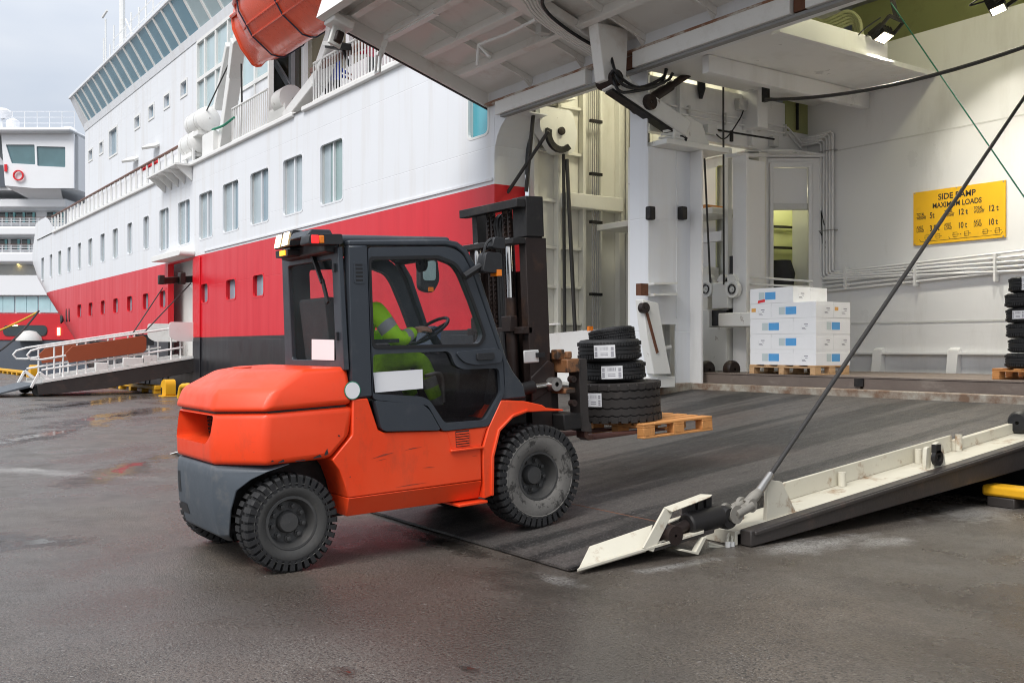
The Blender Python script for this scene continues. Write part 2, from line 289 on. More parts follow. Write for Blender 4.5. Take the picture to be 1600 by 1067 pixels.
def ramp_skid():
    m, t, b = nodes_of('ramp_skid'); v = coords(t)
    fine = noise(t, v, 60, 4, 0.8); wob = noise(t, v, 1.6, 5, 0.7); st = noise(t, v, 1.0, 3, 0.5, (2.6, 0.06, 1)); st2 = noise(t, v, 1.0, 7, 0.78, (8.0, 2.2, 1)); wv = noise(t, v, 0.6, 4, 0.5)
    sy = t.nodes.new('ShaderNodeSeparateXYZ'); t.links.new(v, sy.inputs[0])
    lug = mth(t, 'SINE', mth(t, 'ADD', mth(t, 'MULTIPLY', sy.outputs[1], 75.0), mth(t, 'MULTIPLY', wob, 9.0)))          # lug prints along the wheel tracks
    tr = mth(t, 'ADD', st, mth(t, 'MULTIPLY', mth(t, 'SUBTRACT', st2, 0.5), 0.10)); tr = mth(t, 'ADD', tr, mth(t, 'MULTIPLY', lug, 0.012))
    col = mixc(t, ramp(t, tr, ((0.46, 0.0), (0.52, 1.0))), (0.013, 0.0125, 0.0125), (0.064, 0.058, 0.054))
    col = mixc(t, ramp(t, st2, ((0.55, 0.0), (0.68, 0.45))), col, (0.018, 0.017, 0.017))
    col = mixc(t, ramp(t, fine, ((0.53, 0.0), (0.66, 0.7))), col, (0.19, 0.18, 0.17))
    col = mixc(t, ramp(t, fine, ((0.36, 0.85), (0.49, 0.0))), col, (0.010, 0.010, 0.010))
    col = mixc(t, mth(t, 'MULTIPLY', ramp(t, wv, ((0.55, 0.0), (0.75, 1.0))), 0.25), col, (0.10, 0.055, 0.04))
    t.links.new(col, b.inputs['Base Color']); t.links.new(ramp(t, st2, ((0.3, 0.40), (0.7, 0.66))), b.inputs['Roughness'])
    bump(t, b, fine, 0.7, 0.005); MATS['ramp_skid'] = m
ramp_skid()
def water():
    m, t, b = nodes_of('water'); v = coords(t)
    b.inputs['Base Color'].default_value = (0.012, 0.02, 0.022, 1); b.inputs['Roughness'].default_value = 0.08
    bump(t, b, noise(t, v, 1.6, 4, 0.5), 0.4, 0.05); MATS['water'] = m
water()

# ------------------------------------------------------------------ mesh building
WL = {}
def thing(name, loc, label, cat, group=None, rot=None):
    o = bpy.data.objects.new(name, None); C.objects.link(o); o.location = loc; o.empty_display_size = 0.2
    if rot: o.rotation_euler = rot
    o['label'] = label; o['category'] = cat
    if group: o['group'] = group
    WL[o] = Vector(loc); return o
def tag(o, label=None, cat=None, group=None, kind=None):
    for k, v_ in (('label', label), ('category', cat), ('group', group), ('kind', kind)):
        if v_: o[k] = v_
    return o
class MB:
    def __init__(self): self.v = []; self.f = []
    def add(self, vs, fs):
        n0 = len(self.v); self.v += [Vector(p) for p in vs]; self.f += [tuple(i+n0 for i in q) for q in fs]; return self
    def box(self, x0, x1, y0, y1, z0, z1):
        x0, x1 = sorted((x0, x1)); y0, y1 = sorted((y0, y1)); z0, z1 = sorted((z0, z1))
        return self.add([(x0,y0,z0),(x1,y0,z0),(x1,y1,z0),(x0,y1,z0),(x0,y0,z1),(x1,y0,z1),(x1,y1,z1),(x0,y1,z1)],
                        [(0,3,2,1),(4,5,6,7),(0,1,5,4),(1,2,6,5),(2,3,7,6),(3,0,4,7)])
    def bar(self, p, q, w_, h_, up=(0, 0, 1)):
        """square bar from p to q; w_ sideways, h_ along up"""
        p = Vector(p); q = Vector(q); d = (q-p).normalized(); up = Vector(up)
        s = d.cross(up)
        if s.length < 1e-4: s = d.cross(Vector((1, 0, 0)))
        s.normalize(); u = s.cross(d).normalized(); s = s*w_/2; u = u*h_/2
        return self.add([p-s-u, p+s-u, p+s+u, p-s+u, q-s-u, q+s-u, q+s+u, q-s+u], [(0,3,2,1),(4,5,6,7),(0,1,5,4),(1,2,6,5),(2,3,7,6),(3,0,4,7)])
    def tube(self, pts, r, n=8, cap=True):
        pts = [Vector(p) for p in pts]; m = len(pts); base = len(self.v); prev = None
        rr = r if isinstance(r, (list, tuple)) else [r]*m
        for i, p in enumerate(pts):
            d = (pts[min(i+1, m-1)]-pts[max(i-1, 0)]).normalized()
            if prev is None:
                a = d.cross(Vector((0, 0, 1)))
                if a.length < 1e-3: a = d.cross(Vector((1, 0, 0)))
            else: a = prev - d*prev.dot(d)
            a.normalize(); b_ = d.cross(a); prev = a
            for k in range(n):
                an = 2*math.pi*k/n; self.v.append(p+(a*math.cos(an)+b_*math.sin(an))*rr[i])
        for i in range(m-1):
            for k in range(n):
                k2 = (k+1) % n; o_ = base+i*n
                self.f.append((o_+k, o_+k2, o_+n+k2, o_+n+k))
        if cap:
            self.f.append(tuple(base+k for k in reversed(range(n)))); self.f.append(tuple(base+(m-1)*n+k for k in range(n)))
        return self
    def lathe(self, prof, c, axis='x', n=40, closed=False):
        """prof: (offset along the axis, radius); c centre"""
        c = Vector(c); base = len(self.v); m = len(prof)
        for (o_, r) in prof:
            for k in range(n):
                a = 2*math.pi*k/n; x, y = math.cos(a)*r, math.sin(a)*r
                self.v.append(c + (Vector((o_, x, y)) if axis == 'x' else Vector((y, o_, x)) if axis == 'y' else Vector((x, y, o_))))
        for i in range(m if closed else m-1):
            j = (i+1) % m
            for k in range(n):
                k2 = (k+1) % n; self.f.append((base+i*n+k, base+i*n+k2, base+j*n+k2, base+j*n+k))
        return self
    def prism(self, outer, holes, a0, a1, fn):
        """2-D outline with holes, given thickness a0..a1; fn(u, v, a) -> 3-D point"""
        bm = bmesh.new(); loops = [outer]+list(holes); es = []
        for lp in loops:
            vs = [bm.verts.new((p[0], p[1], 0)) for p in lp]
            es += [bm.edges.new((vs[i], vs[(i+1) % len(vs)])) for i in range(len(vs))]
        bmesh.ops.triangle_fill(bm, use_beauty=True, edges=es, use_dissolve=False)
        bm.verts.index_update(); tv = [v_.co.copy() for v_ in bm.verts]; tf = [[v_.index for v_ in f.verts] for f in bm.faces]; bm.free()
        nv = len(tv); vs = [fn(p.x, p.y, a0) for p in tv]+[fn(p.x, p.y, a1) for p in tv]; fs = [tuple(f) for f in tf]+[tuple(i+nv for i in reversed(f)) for f in tf]
        o_ = 0
        for lp in loops:
            k = len(lp); fs += [(o_+i, o_+(i+1) % k, nv+o_+(i+1) % k, nv+o_+i) for i in range(k)]; o_ += k
        return self.add(vs, fs)
    def loft(self, rings, cap=True, closed=True):
        base = len(self.v); n = len(rings[0])
        for rg in rings: self.v += [Vector(p) for p in rg]
        for i in range(len(rings)-1):
            for k in range(n if closed else n-1):
                k2 = (k+1) % n; o_ = base+i*n; self.f.append((o_+k, o_+k2, o_+n+k2, o_+n+k))
        if cap:
            self.f.append(tuple(base+k for k in reversed(range(n)))); self.f.append(tuple(base+(len(rings)-1)*n+k for k in range(n)))
        return self
    def islands(self):
        par = list(range(len(self.v)))
        def fd(i):
            while par[i] != i: par[i] = par[par[i]]; i = par[i]
            return i
        for f in self.f:
            for j in f[1:]: par[fd(j)] = fd(f[0])
        gr = {}
        for f in self.f: gr.setdefault(fd(f[0]), []).append(f)
        out = []
        for fs in gr.values():
            m = MB(); mp_ = {}
            for f in fs:
                for i in f:
                    if i not in mp_: mp_[i] = len(m.v); m.v.append(self.v[i])
                m.f.append(tuple(mp_[i] for i in f))
            out.append(m)
        return out
    def each(self, name, mat, parent=None, **k):
        """one object for every separate piece"""
        return [m.build(name, mat, parent, **k) for m in self.islands()]
    def build(self, name, mat, parent=None, bevel=0, seg=2, smooth=False, local=False, angle=40):
        off = Vector((0, 0, 0)) if (local or parent is None) else WL.get(parent, Vector((0, 0, 0)))
        me = bpy.data.meshes.new(name); me.from_pydata([tuple(p-off) for p in self.v], [], self.f)
        bm = bmesh.new(); bm.from_mesh(me); bmesh.ops.remove_doubles(bm, verts=bm.verts, dist=1e-5); bmesh.ops.recalc_face_normals(bm, faces=bm.faces); bm.to_mesh(me); bm.free()
        me.materials.append(MATS[mat]); o = bpy.data.objects.new(name, me); C.objects.link(o)
        if parent is not None: o.parent = parent; WL[o] = off
        if smooth or bevel:
            me.polygons.foreach_set('use_smooth', [True]*len(me.polygons))
            bm = bmesh.new(); bm.from_mesh(me)
            for e in bm.edges:
                if len(e.link_faces) == 2 and e.calc_face_angle(0) > R(angle): e.smooth = False
            bm.to_mesh(me); bm.free()
        if bevel:
            md = o.modifiers.new('bevel', 'BEVEL'); md.width = bevel; md.segments = seg; md.limit_method = 'ANGLE'; md.angle_limit = R(28); md.harden_normals = False
        return o
def rpoly(pts, r, n=4):
    """round the corners of an outline; r one radius or one per corner"""
    out = []; k = len(pts)
    for i in range(k):
        p = Vector(pts[i]).to_2d() if len(pts[i]) > 2 else Vector(pts[i]); a = Vector(pts[i-1]); b_ = Vector(pts[(i+1) % k])
        ri = r[i] if isinstance(r, (list, tuple)) else r
        da = a-p; db = b_-p; l = min(ri, da.length*0.45, db.length*0.45)
        if l < 1e-4: out.append(tuple(p)); continue
        s = p+da.normalized()*l; e = p+db.normalized()*l
        for j in range(n+1):
            t_ = j/n; out.append(tuple((1-t_)**2*s+2*t_*(1-t_)*p+t_*t_*e))
    return out
def rrect(x0, x1, y0, y1, r, n=3): return rpoly([(x0, y0), (x1, y0), (x1, y1), (x0, y1)], r, n)
fXZ = lambda u, v, a: (u, a, v)      # outline in x,z ; thickness along y
fYZ = lambda u, v, a: (a, u, v)      # outline in y,z ; thickness along x
fXY = lambda u, v, a: (u, v, a)
def sag(p, q, drop, n=14):
    p = Vector(p); q = Vector(q); return [p.lerp(q, i/n) - Vector((0, 0, drop*4*(i/n)*(1-i/n))) for i in range(n+1)]
def smoothpath(pts, n=5):
    pts = [Vector(p) for p in pts]; out = []
    for i in range(len(pts)-1):
        p0, p1, p2, p3 = pts[max(i-1, 0)], pts[i], pts[i+1], pts[min(i+2, len(pts)-1)]
        for j in range(n):
            t_ = j/n; out.append(0.5*((2*p1)+(p2-p0)*t_+(2*p0-5*p1+4*p2-p3)*t_*t_+(3*p1-p0-3*p2+p3)*t_**3))
    return out+[pts[-1]]
def text_part(name, s, size, origin, xdir, up, mat, parent, local=False, align='LEFT', sx=1.0, depth=0.0):
    """flat lettering, turned into a mesh"""
    cu = bpy.data.curves.new(name, 'FONT'); cu.body = s; cu.size = size; cu.align_x = align; cu.space_character = 1.0; cu.offset = size*0.02
    tmp = bpy.data.objects.new(name, cu); C.objects.link(tmp); dg = bpy.context.evaluated_depsgraph_get(); me = bpy.data.meshes.new_from_object(tmp.evaluated_get(dg))
    bpy.data.objects.remove(tmp); bpy.data.curves.remove(cu)
    xd = Vector(xdir).normalized(); u = Vector(up).normalized(); off = Vector((0, 0, 0)) if local else WL.get(parent, Vector((0, 0, 0)))
    for v_ in me.vertices: v_.co = Vector(origin)+xd*(v_.co.x*sx)+u*v_.co.y - off
    me.materials.clear(); me.materials.append(MATS[mat]); me.name = name; o = bpy.data.objects.new(name, me); C.objects.link(o); o.parent = parent; WL[o] = off; return o
def copy_tree(o, parent=None):
    c = o.copy(); C.objects.link(c)
    if parent is not None: c.parent = parent
    if o in WL: WL[c] = WL[o]
    for ch in list(o.children): copy_tree(ch, c)
    return c

# ================================================================== SETTING: quay, water
HULL_Y, QUAY_Y = 11.0, 10.1
mb = MB(); xs = [-1200, -400, -120, -60, -40, -25, -12, 0, 12, 40, 120, 500]; ys = [-500, -120, -40, -12, 0, 4, QUAY_Y]
mb.add([(x, y, 0) for y in ys for x in xs], [(j*len(xs)+i, j*len(xs)+i+1, (j+1)*len(xs)+i+1, (j+1)*len(xs)+i) for j in range(len(ys)-1) for i in range(len(xs)-1)])
tag(mb.build('quay_ground', 'asphalt'), 'wet grey asphalt quay with puddles and worn paint', None, None, 'structure')
mb = MB().box(-1200, 500, QUAY_Y-0.25, QUAY_Y-0.02, -4, -0.004); tag(mb.build('quay_wall', 'deck_grey'), None, None, None, 'structure')
mb = MB().add([(-1500, QUAY_Y-0.1, -2.6), (600, QUAY_Y-0.1, -2.6), (600, 1500, -2.6), (-1500, 1500, -2.6)], [(0, 1, 2, 3)])
tag(mb.build('harbour_water', 'water'), None, None, None, 'structure')

# ================================================================== THE FERRY
ship = thing('ferry_ship', (-25, 11, 0), 'large red, white and black ferry with open side hatch, moored at the quay', 'ship')
XSK = [(-3, -43.0), (2.0, -53.6), (4.83, -61.7), (6.5, -66.0), (7.6, -66.5), (10.0, -64.5)]
def Xs(z):
    for (a, b), (c, d) in zip(XSK, XSK[1:]):
        if z <= c: return lerp(b, d, (z-a)/(c-a))
    return XSK[-1][1]
def bowY(x, z): s = max(0.0, Xs(z)-x); return min(HULL_Y+0.030*s*s, 21.0)
OPEN_L = -16.35                              # left edge of the great side opening
def hull_band(name, mat, z0, z1, holes, zsplit, x_end=-92, x0=OPEN_L, depth=0.16, reveal_mat=None):
    xs = {x0, x_end}; zs = {z0, z1}; x = x0
    while x > x_end: xs.add(round(x, 3)); x -= (3.0 if x > -48 else 0.8)
    for (a, b, c, d) in holes: xs |= {a, b}; zs |= {max(z0, c), min(z1, d)}
    for q in zsplit: zs.add(q)
    xs = sorted(xs); zs = sorted(zs); mb = MB()
    idx = {}
    def V(x, z, dy=0):
        k = (x, z, dy)
        if k not in idx: idx[k] = len(mb.v); mb.v.append(Vector((x, bowY(x, z)+dy, z)))
        return idx[k]
    inh = lambda x, z: any(a < x < b and c < z < d for a, b, c, d in holes)
    for i in range(len(xs)-1):
        for j in range(len(zs)-1):
            if inh((xs[i]+xs[i+1])/2, (zs[j]+zs[j+1])/2): continue
            mb.f.append((V(xs[i], zs[j]), V(xs[i+1], zs[j]), V(xs[i+1], zs[j+1]), V(xs[i], zs[j+1])))
    o = mb.build(name, mat, ship, smooth=True, angle=30)
    for (a, b, c, d) in holes:
        mr = MB()
        c2, d2 = max(c, z0), min(d, z1); dp = 0.22 if (d-c) > 2.5 else depth
        P = lambda x, z, dy: (x, bowY(x, z)+dy, z)
        for (p, q) in (((a, c2), (a, d2)), ((b, c2), (b, d2)), ((a, c2), (b, c2)), ((a, d2), (b, d2))):
            if p[1] == q[1] and p[1] not in (c, d): continue
            mr.add([P(*p, 0), P(*q, 0), P(*q, dp), P(*p, dp)], [(0, 1, 2, 3)])
        if mr.f: mr.build('window_reveal', reveal_mat or mat, o)
    return o
def xr(a, b, Y=HULL_Y): return (onY(a, 500, Y).x, onY(b, 500, Y).x)
DOOR = (*xr(262.5, 303), 1.25, 4.78)
white_w = [(*xr(a, b), 5.36, 6.97) for a, b in ((500, 536), (442, 473), (391, 420), (348, 373), (311, 332), (278, 297), (249, 264))]
white_w += [(*xr(a, b), 5.60, 6.95) for a, b in ((224, 233), (199, 207), (176, 184.5), (157, 164), (138, 144.6), (121.5, 127), (105.5, 111), (91, 96), (77.7, 82), (64.5, 69))]
red_w = [(*xr(a, b), 3.15, 3.82) for a, b in ((444, 462), (395, 412), (353, 368), (314, 325), (249.5, 259), (223, 232), (198.5, 206.6), (177, 184.5), (157.5, 164), (138.5, 144.6), (121, 127))]
upper_w = [(*xr(731, 763), 5.86, 7.05)]
hb = hull_band('black_hull_band', 'hull_black', -2.7, 1.96, [DOOR], [-1, 0, 1])
hr = hull_band('red_hull_band', 'hull_red', 1.96, 4.83, red_w+[DOOR], [2.6, 3.4, 4.3], reveal_mat='bright_red')
hw = hull_band('white_hull_band', 'hull_white', 4.83, 8.15, white_w+upper_w, [5.2, 6, 7.2, 7.7], reveal_mat='white')
# window panes and frames, one of each per opening
def ship_window(h, mat, double, parent, frame=True, fmat='white'):
    a, b, c, d = h; y = bowY((a+b)/2, (c+d)/2)
    sl = (bowY(a, c)+bowY(a, d)-bowY(b, c)-bowY(b, d))/2/(b-a) if b != a else 0
    off = lambda x, dy: bowY(x, (c+d)/2)+dy
    fn = lambda u, v, q: (u, off(u, q), v)
    pn = MB().prism([(a, c), (b, c), (b, d), (a, d)], [], 0.13, 0.15, fn).build('window_pane', mat, parent)
    w_ = (b-a); e = 0.05
    fr = MB(); rc = min(0.14, w_*0.18)
    fr.prism(rrect(a-0.03, b+0.03, c-0.03, d+0.03, rc+0.03, 4), [rrect(a+0.02, b-0.02, c+0.02, d-0.02, rc, 4)], -0.008, 0.05, fn)
    if double: fr.box((a+b)/2-0.03, (a+b)/2+0.03, off((a+b)/2, 0.06), off((a+b)/2, 0.125), c, d)
    if frame: fr.build('window_frame', fmat, pn)
    return pn
for i_, h in enumerate(white_w):
    pn_ = ship_window(h, ('ship_glass_green', 'ship_glass', 'ship_glass', 'ship_glass_pale', 'ship_glass')[(i_*3+i_//4) % 5], True, ship, True, 'hull_white')
    if i_ % 3 != 1:                                 # a drawn curtain behind part of the pane
        a_, b_, c_, d_ = h; k_ = 0.30+0.1*(i_ % 4); MB().box(a_+0.03, a_+(b_-a_)*k_, HULL_Y+0.118, HULL_Y+0.126, c_+0.02, d_-0.02).build('curtain', 'ship_glass_pale', pn_) if a_ > -56 else None
for h in red_w: ship_window(h, 'ship_glass', False, ship, True, 'bright_red')
ship_window(upper_w[0], 'teal_glass', False, ship)
for px_, py_ in ((109, 488), (104.5, 489), (96, 491), (92, 492), (86, 493), (83, 494)):        # hawse slits near the bow
    p = onY(px_, py_, HULL_Y+0.03); y = bowY(p.x, 3.35)
    MB().prism([(p.x+0.14*math.cos(k*math.pi/6), 3.35+0.36*math.sin(k*math.pi/6)) for k in range(12)], [], y-0.012, y+0.05, fXZ).build('hawse_slit', 'black', ship)
for px_ in (183, 191, 202, 209, 226, 232, 252, 260):                                           # dark oval fairings low on the black hull
    p = onY(px_, 593, HULL_Y-0.02)
    MB().prism([(p.x+0.2*math.cos(k*math.pi/6), 0.55+0.42*math.sin(k*math.pi/6)) for k in range(12)], [], HULL_Y-0.03, HULL_Y+0.02, fXZ).build('thruster_slot', 'black', ship)
# gangway door: bright frame strips, inner wall, fittings, canopy
d0, d1 = DOOR[0], DOOR[1]
for a, b in (xr(303, 314),):
    MB().box(a, b, HULL_Y-0.05, HULL_Y-0.004, 1.965, 4.77).build('door_frame', 'bright_red', ship, 0.01)
    MB().box(a, b, HULL_Y-0.05, HULL_Y-0.004, -2.0, 1.955).build('door_frame', 'hull_black', ship, 0.01)
MB().box(d0-2, d1+2, HULL_Y+0.62, HULL_Y+0.7, 0.6, 5.0).build('door_inner_wall', 'white_worn', ship)
MB().box(d0-2, d1+2, HULL_Y+0.05, HULL_Y+0.6, 1.1, 1.22).build('door_sill', 'rust_white', ship)
mb = MB(); mb.tube([(d0+1.2, HULL_Y+0.6, 4.3), (d0+1.3, HULL_Y+0.55, 3.9), (d0+1.7, HULL_Y+0.5, 3.8), (d0+1.9, HULL_Y+0.5, 4.2)], 0.12); mb.bar((d1-0.9, HULL_Y+0.6, 1.3), (d1-0.9, HULL_Y+0.6, 4.7), 0.25, 0.25)
mb.build('door_winch', 'white_worn', ship, smooth=True)
mb = MB().prism(rrect(d0-0.3, d1+0.15, 4.85, 5.05, 0.09), [], HULL_Y-0.55, HULL_Y-0.01, fXZ); mb.build('door_canopy', 'white', ship, 0.02)
mb = MB(); q0 = onY(252, 439, HULL_Y-1.2); q1 = onY(303, 436, HULL_Y+0.2)
mb.bar(q0, q1, 0.2, 0.24); mb.bar(q0+Vector((0, 0, -0.12)), q0+Vector((0, 0, 0.2)), 0.2, 0.2); mb.bar(onY(284, 440, HULL_Y-0.4)+Vector((0, 0, -0.1)), onY(284, 440, HULL_Y-0.4)+Vector((0, 0, 0.32)), 0.2, 0.3)
mb.build('door_boom', 'brown_metal', ship, 0.03)

# deck edge, decks, bulwark
MB().add([(OPEN_L+22, HULL_Y-0.06, 8.13), (-66, HULL_Y-0.06, 8.13), (-80, 22, 8.13), (OPEN_L+22, 22, 8.13)], [(0, 1, 2, 3)]).build('promenade_deck', 'deck_grey', ship)
mb = MB()
for a, b in ((onY(607, 100, 10.9).x+1.2, onY(470, 190, 10.9).x), (onY(455, 180, 10.9).x, -61)): mb.box(a, b, HULL_Y-0.1, HULL_Y+0.12, 8.06, 8.20)
mb.build('deck_edge_moulding', 'white', ship, 0.03)
mb = MB()
bx = [-60.4, -61.4, -62.4, -63.4, -64.5, -66, -67.5, -69, -71, -74, -78, -84]; tops = [8.15, 8.55, 9.0, 9.25, 9.25, 9.25, 9.25, 9.3, 9.4, 9.4, 9.5, 9.6]
for i in range(len(bx)-1):
    a, b = bx[i], bx[i+1]
    mb.add([(a, bowY(a, 8.15), 8.1), (b, bowY(b, 8.15), 8.1), (b, bowY(b, 9), tops[i+1]), (a, bowY(a, 9), tops[i])], [(0, 1, 2, 3)])
mb.build('bow_bulwark', 'hull_white', ship, smooth=True)
# white ledge brackets (260-300, 262-290)
mb = MB(); e0 = onY(258, 280, HULL_Y); e1 = onY(300, 262, HULL_Y)
for k in range(5):
    x = lerp(e0.x, e1.x, k/4); mb.add([(x-0.05, HULL_Y-0.01, 7.55), (x+0.05, HULL_Y-0.01, 7.55), (x+0.05, HULL_Y-0.6, 8.05), (x-0.05, HULL_Y-0.6, 8.05), (x-0.05, HULL_Y-0.01, 8.05), (x+0.05, HULL_Y-0.01, 8.05)], [(0, 1, 2, 3), (0, 3, 4), (1, 5, 2), (3, 2, 5, 4)])
mb.box(e0.x-0.2, e1.x+0.2, HULL_Y-0.65, HULL_Y-0.11, 8.05, 8.12); mb.build('embarkation_ledge', 'white', ship)
MB().box(OPEN_L-0.05, onY(318, 390, 10.95).x, HULL_Y-0.035, HULL_Y-0.003, 4.90, 4.96).build('rubbing_strake', 'hull_white', ship, 0.008)
# railings
def railing(xa, xb, y, z0, z1, name, step, wood=False, bar_w=0.035, nmid=0):
    mb = MB(); n_ = max(2, int(abs(xb-xa)/step))
    for i in range(n_+1):
        x = lerp(xa, xb, i/n_); mb.box(x-bar_w/2, x+bar_w/2, y-bar_w/2, y+bar_w/2, z0, z1-0.01)
    mb.box(xa, xb, y-0.025, y+0.025, z0+0.06, z0+0.11)
    for k in range(nmid): zz = lerp(z0, z1, (k+1)/(nmid+1)); mb.box(xa, xb, y-0.015, y+0.015, zz-0.015, zz+0.015)
    if not wood: mb.tube([(xa, y, z1), (xb, y, z1)], 0.035, 8)
    o = mb.build(name, 'white', ship)
    if wood: MB().box(xa, xb, y-0.06, y+0.06, z1, z1+0.07).build('handrail', 'handrail_wood', o, 0.015)
    return o
railing(onY(302, 240, 11.1).x, -62, 11.1, 8.18, 9.08, 'deck_railing', 0.85, True, 0.07)
mb = MB(); mb.box(onY(302, 240, 11.1).x, -58, 11.16, 11.175, 8.35, 8.95); mb.build('railing_screen', 'far_white', ship)
railing(onY(363, 200, 11.1).x, onY(418, 170, 11.1).x, 11.1, 8.2, 9.35, 'deck_gate_railing', 0.16, False, 0.03)
railing(onY(490, 130, 11.1).x, onY(612, 80, 11.1).x, 11.1, 8.2, 9.32, 'boat_deck_railing', 0.17, False, 0.03)
mb = MB().bar(onY(487, 112, 11.2), onY(572, 68, 11.2), 0.14, 0.14); mb.build('raised_handrail', 'handrail_wood', ship, 0.02)

# superstructure
SY = 12.6
xa, xb = onY(308, 150, SY).x, onY(133, 200, SY).x
small = []
for (a, b, t0, t1) in ((283, 292, 125, 152), (257, 265, 146, 170), (233, 240.5, 163, 187), (211, 218.5, 180, 202), (171, 183, 198, 246), (156, 161, 221, 241), (139, 144.5, 233, 252)):
    p0, p1 = onY(a, t1, SY), onY(b, t0, SY); small.append((p0.x, p1.x, p0.z, p1.z))
ZB = 14.2                                     # foot of the bridge windows
mb = MB(); holes = [(a, b, c, d) for a, b, c, d in small]
mb.prism([(xb, 8.0), (xa, 8.0), (xa, ZB), (xb, ZB)], [[(a, c), (b, c), (b, d), (a, d)] for a, b, c, d in holes], SY, SY+0.2, fXZ)
mb.build('superstructure_side', 'hull_white', ship)
for (a, b, c, d) in holes:
    pn = MB().box(a-0.05, b+0.05, SY+0.12, SY+0.15, c-0.05, d+0.05).build('window_pane', 'ship_glass', ship)
    MB().prism([(a-0.09, c-0.09), (b+0.09, c-0.09), (b+0.09, d+0.09), (a-0.09, d+0.09)], [[(a, c), (b, c), (b, d), (a, d)]], SY-0.03, SY-0.003, fXZ).build('window_frame', 'white', pn)
mb = MB().box(xb, xb+0.3, SY+0.2, 22, 8.0, ZB+2); mb.build('superstructure_front', 'hull_white', ship)
# leaning bridge windows: one pane each, mullions between
LEAN, ZT = 0.72, 15.75
panes = [(520, 578), (553, 612), (585, 643), (620, 680), (655, 715), (693, 752), (733, 793), (775, 836), (817, 880), (863, 924), (910, 973), (960, 1025), (1011, 1077), (1066, 1130), (1130, 1190)]
bot = [575, 608, 643, 680, 716, 753, 795, 837, 882, 926, 975, 1028, 1078, 1133, 1188]      # foot of each pane, crop pixels
edges = [onY(p/4-0.0, 190-(p-560)*0.834/4, SY).x for p in [556]+bot]
ml = MB()
x_cut = onY(306, 60, SY).x; xe2 = onY(372, 0, SY).x
edges = [e_ for e_ in edges]; dx = (edges[-1]-edges[-4])/3
while edges[-1] < xe2+8: edges.append(edges[-1]+dx*1.15)
sk = -0.30                                    # the panes also rake forward
P = lambda x, q: Vector((x+sk*q, SY-LEAN*q, ZB+0.1+(ZT-ZB-0.1)*q))
for i in range(len(edges)-1):
    a, b = edges[i]+0.06, edges[i+1]-0.06; pale = a > x_cut-0.3
    mbp = MB().add([P(a, 0), P(b, 0), P(b, 1), P(a, 1)], [(0, 1, 2, 3)]); mbp.build('bridge_window_pane', 'facade_glass' if pale else 'bridge_glass', ship)
for e_ in edges: ml.bar(P(e_, -0.02)+Vector((0, -0.02, 0)), P(e_, 1.02)+Vector((0, -0.02, 0)), 0.13, 0.08, (0, 1, 0.3))
ml.each('bridge_mullion', 'white', ship)
mb = MB(); mb.loft([[(x, SY+0.2, ZB-0.25), (x, SY-0.03, ZB-0.25), (x+sk*0.1, SY-0.1, ZB+0.1), (x, SY+0.2, ZB+0.1)] for x in (xb, edges[-1])]); mb.build('bridge_sill', 'hull_white', ship)
mb = MB().box(xb-0.35, edges[-1], SY-LEAN-0.10, SY+6, ZT, ZT+0.16); mb.build('bridge_roof', 'hull_white', ship, 0.03)
mb = MB(); p = P(edges[0], 0); q = P(edges[0], 1); mb.add([(xb, SY+0.02, ZB-0.25), p, q, (xb-0.35, SY-LEAN, ZT)], [(0, 1, 2, 3)]); mb.add([(xb, SY, ZB-0.25), (xb-0.35, SY-LEAN, ZT), (xb-0.35, SY+4, ZT), (xb, SY+4, ZB-0.25)], [(0, 1, 2, 3)]); mb.build('bridge_corner', 'hull_white', ship)
# mast, aerials on the bridge roof
mb = MB(); zr_ = ZT+0.2
for (px_, top, r_) in ((191, -40, 0.16), (165, 30, 0.05), (162, 60, 0.04), (178, 40, 0.04), (205, 20, 0.05), (217, 12, 0.05), (228, -5, 0.05), (172, 70, 0.04)):
    g0 = onY(px_, 90, SY+1.5); g0.z = zr_; t_ = onY(px_, top, SY+1.5); mb.tube([g0, t_], r_, 8)
g0 = onY(196, 30, SY+1.5); g1 = onY(207, 55, SY+1.5); mb.bar(g0, g1, 0.06, 0.06); a0 = onY(160, 28, SY+1.5); mb.bar(a0, a0+Vector((1.2, 0, 0.1)), 0.1, 0.1)
mb.build('radar_mast', 'white', ship, smooth=True)
mb = MB(); pa = onY(170, 95, SY-0.3); 
for k in range(9):
    x = lerp(-52, -33, k/8); mb.box(x-0.03, x+0.03, SY-0.5, SY-0.44, zr_, zr_+1.0)
for zz in (0.5, 1.0): mb.box(-52, -33, SY-0.49, SY-0.45, zr_+zz-0.03, zr_+zz)
mb.build('bridge_roof_rail', 'white', ship)
# glass facade behind the davit (two storeys of panes) and panorama lounge further aft
fx0, fx1 = xa, onY(420, 120, SY).x
cols = [fx0] + [onY(p, 150, SY).x for p in (320, 337, 356, 376, 398, 420)]
zmid, ztop, zlow = onY(320, 119, SY).z, ZB-0.25, onY(320, 176, SY).z
fm = MB()
for i in range(len(cols)-1):
    for (c, d) in ((zlow, zmid), (zmid, ztop)):
        MB().box(cols[i]+0.05, cols[i+1]-0.05, SY+0.08, SY+0.10, c+0.06, d-0.06).build('facade_pane', 'facade_glass', ship)
for x in cols: fm.box(x-0.06, x+0.06, SY-0.02, SY+0.15, 8.0, ztop)
for z_ in (zlow, zmid, ztop-0.06): fm.box(fx0+0.07, fx1, SY-0.03, SY+0.14, z_-0.07, z_+0.07)
fm.build('facade_frame', 'white', ship)
MB().box(fx0+0.07, fx1, SY+0.02, SY+0.07, 8.0, zlow-0.08).build('facade_apron', 'hull_white', ship)
LY = 14.0
l0, l1 = onY(352, 150, LY).x, onY(640, 100, LY).x
lz0, lz1 = onY(420, 172, LY).z, onY(420, 93, LY).z
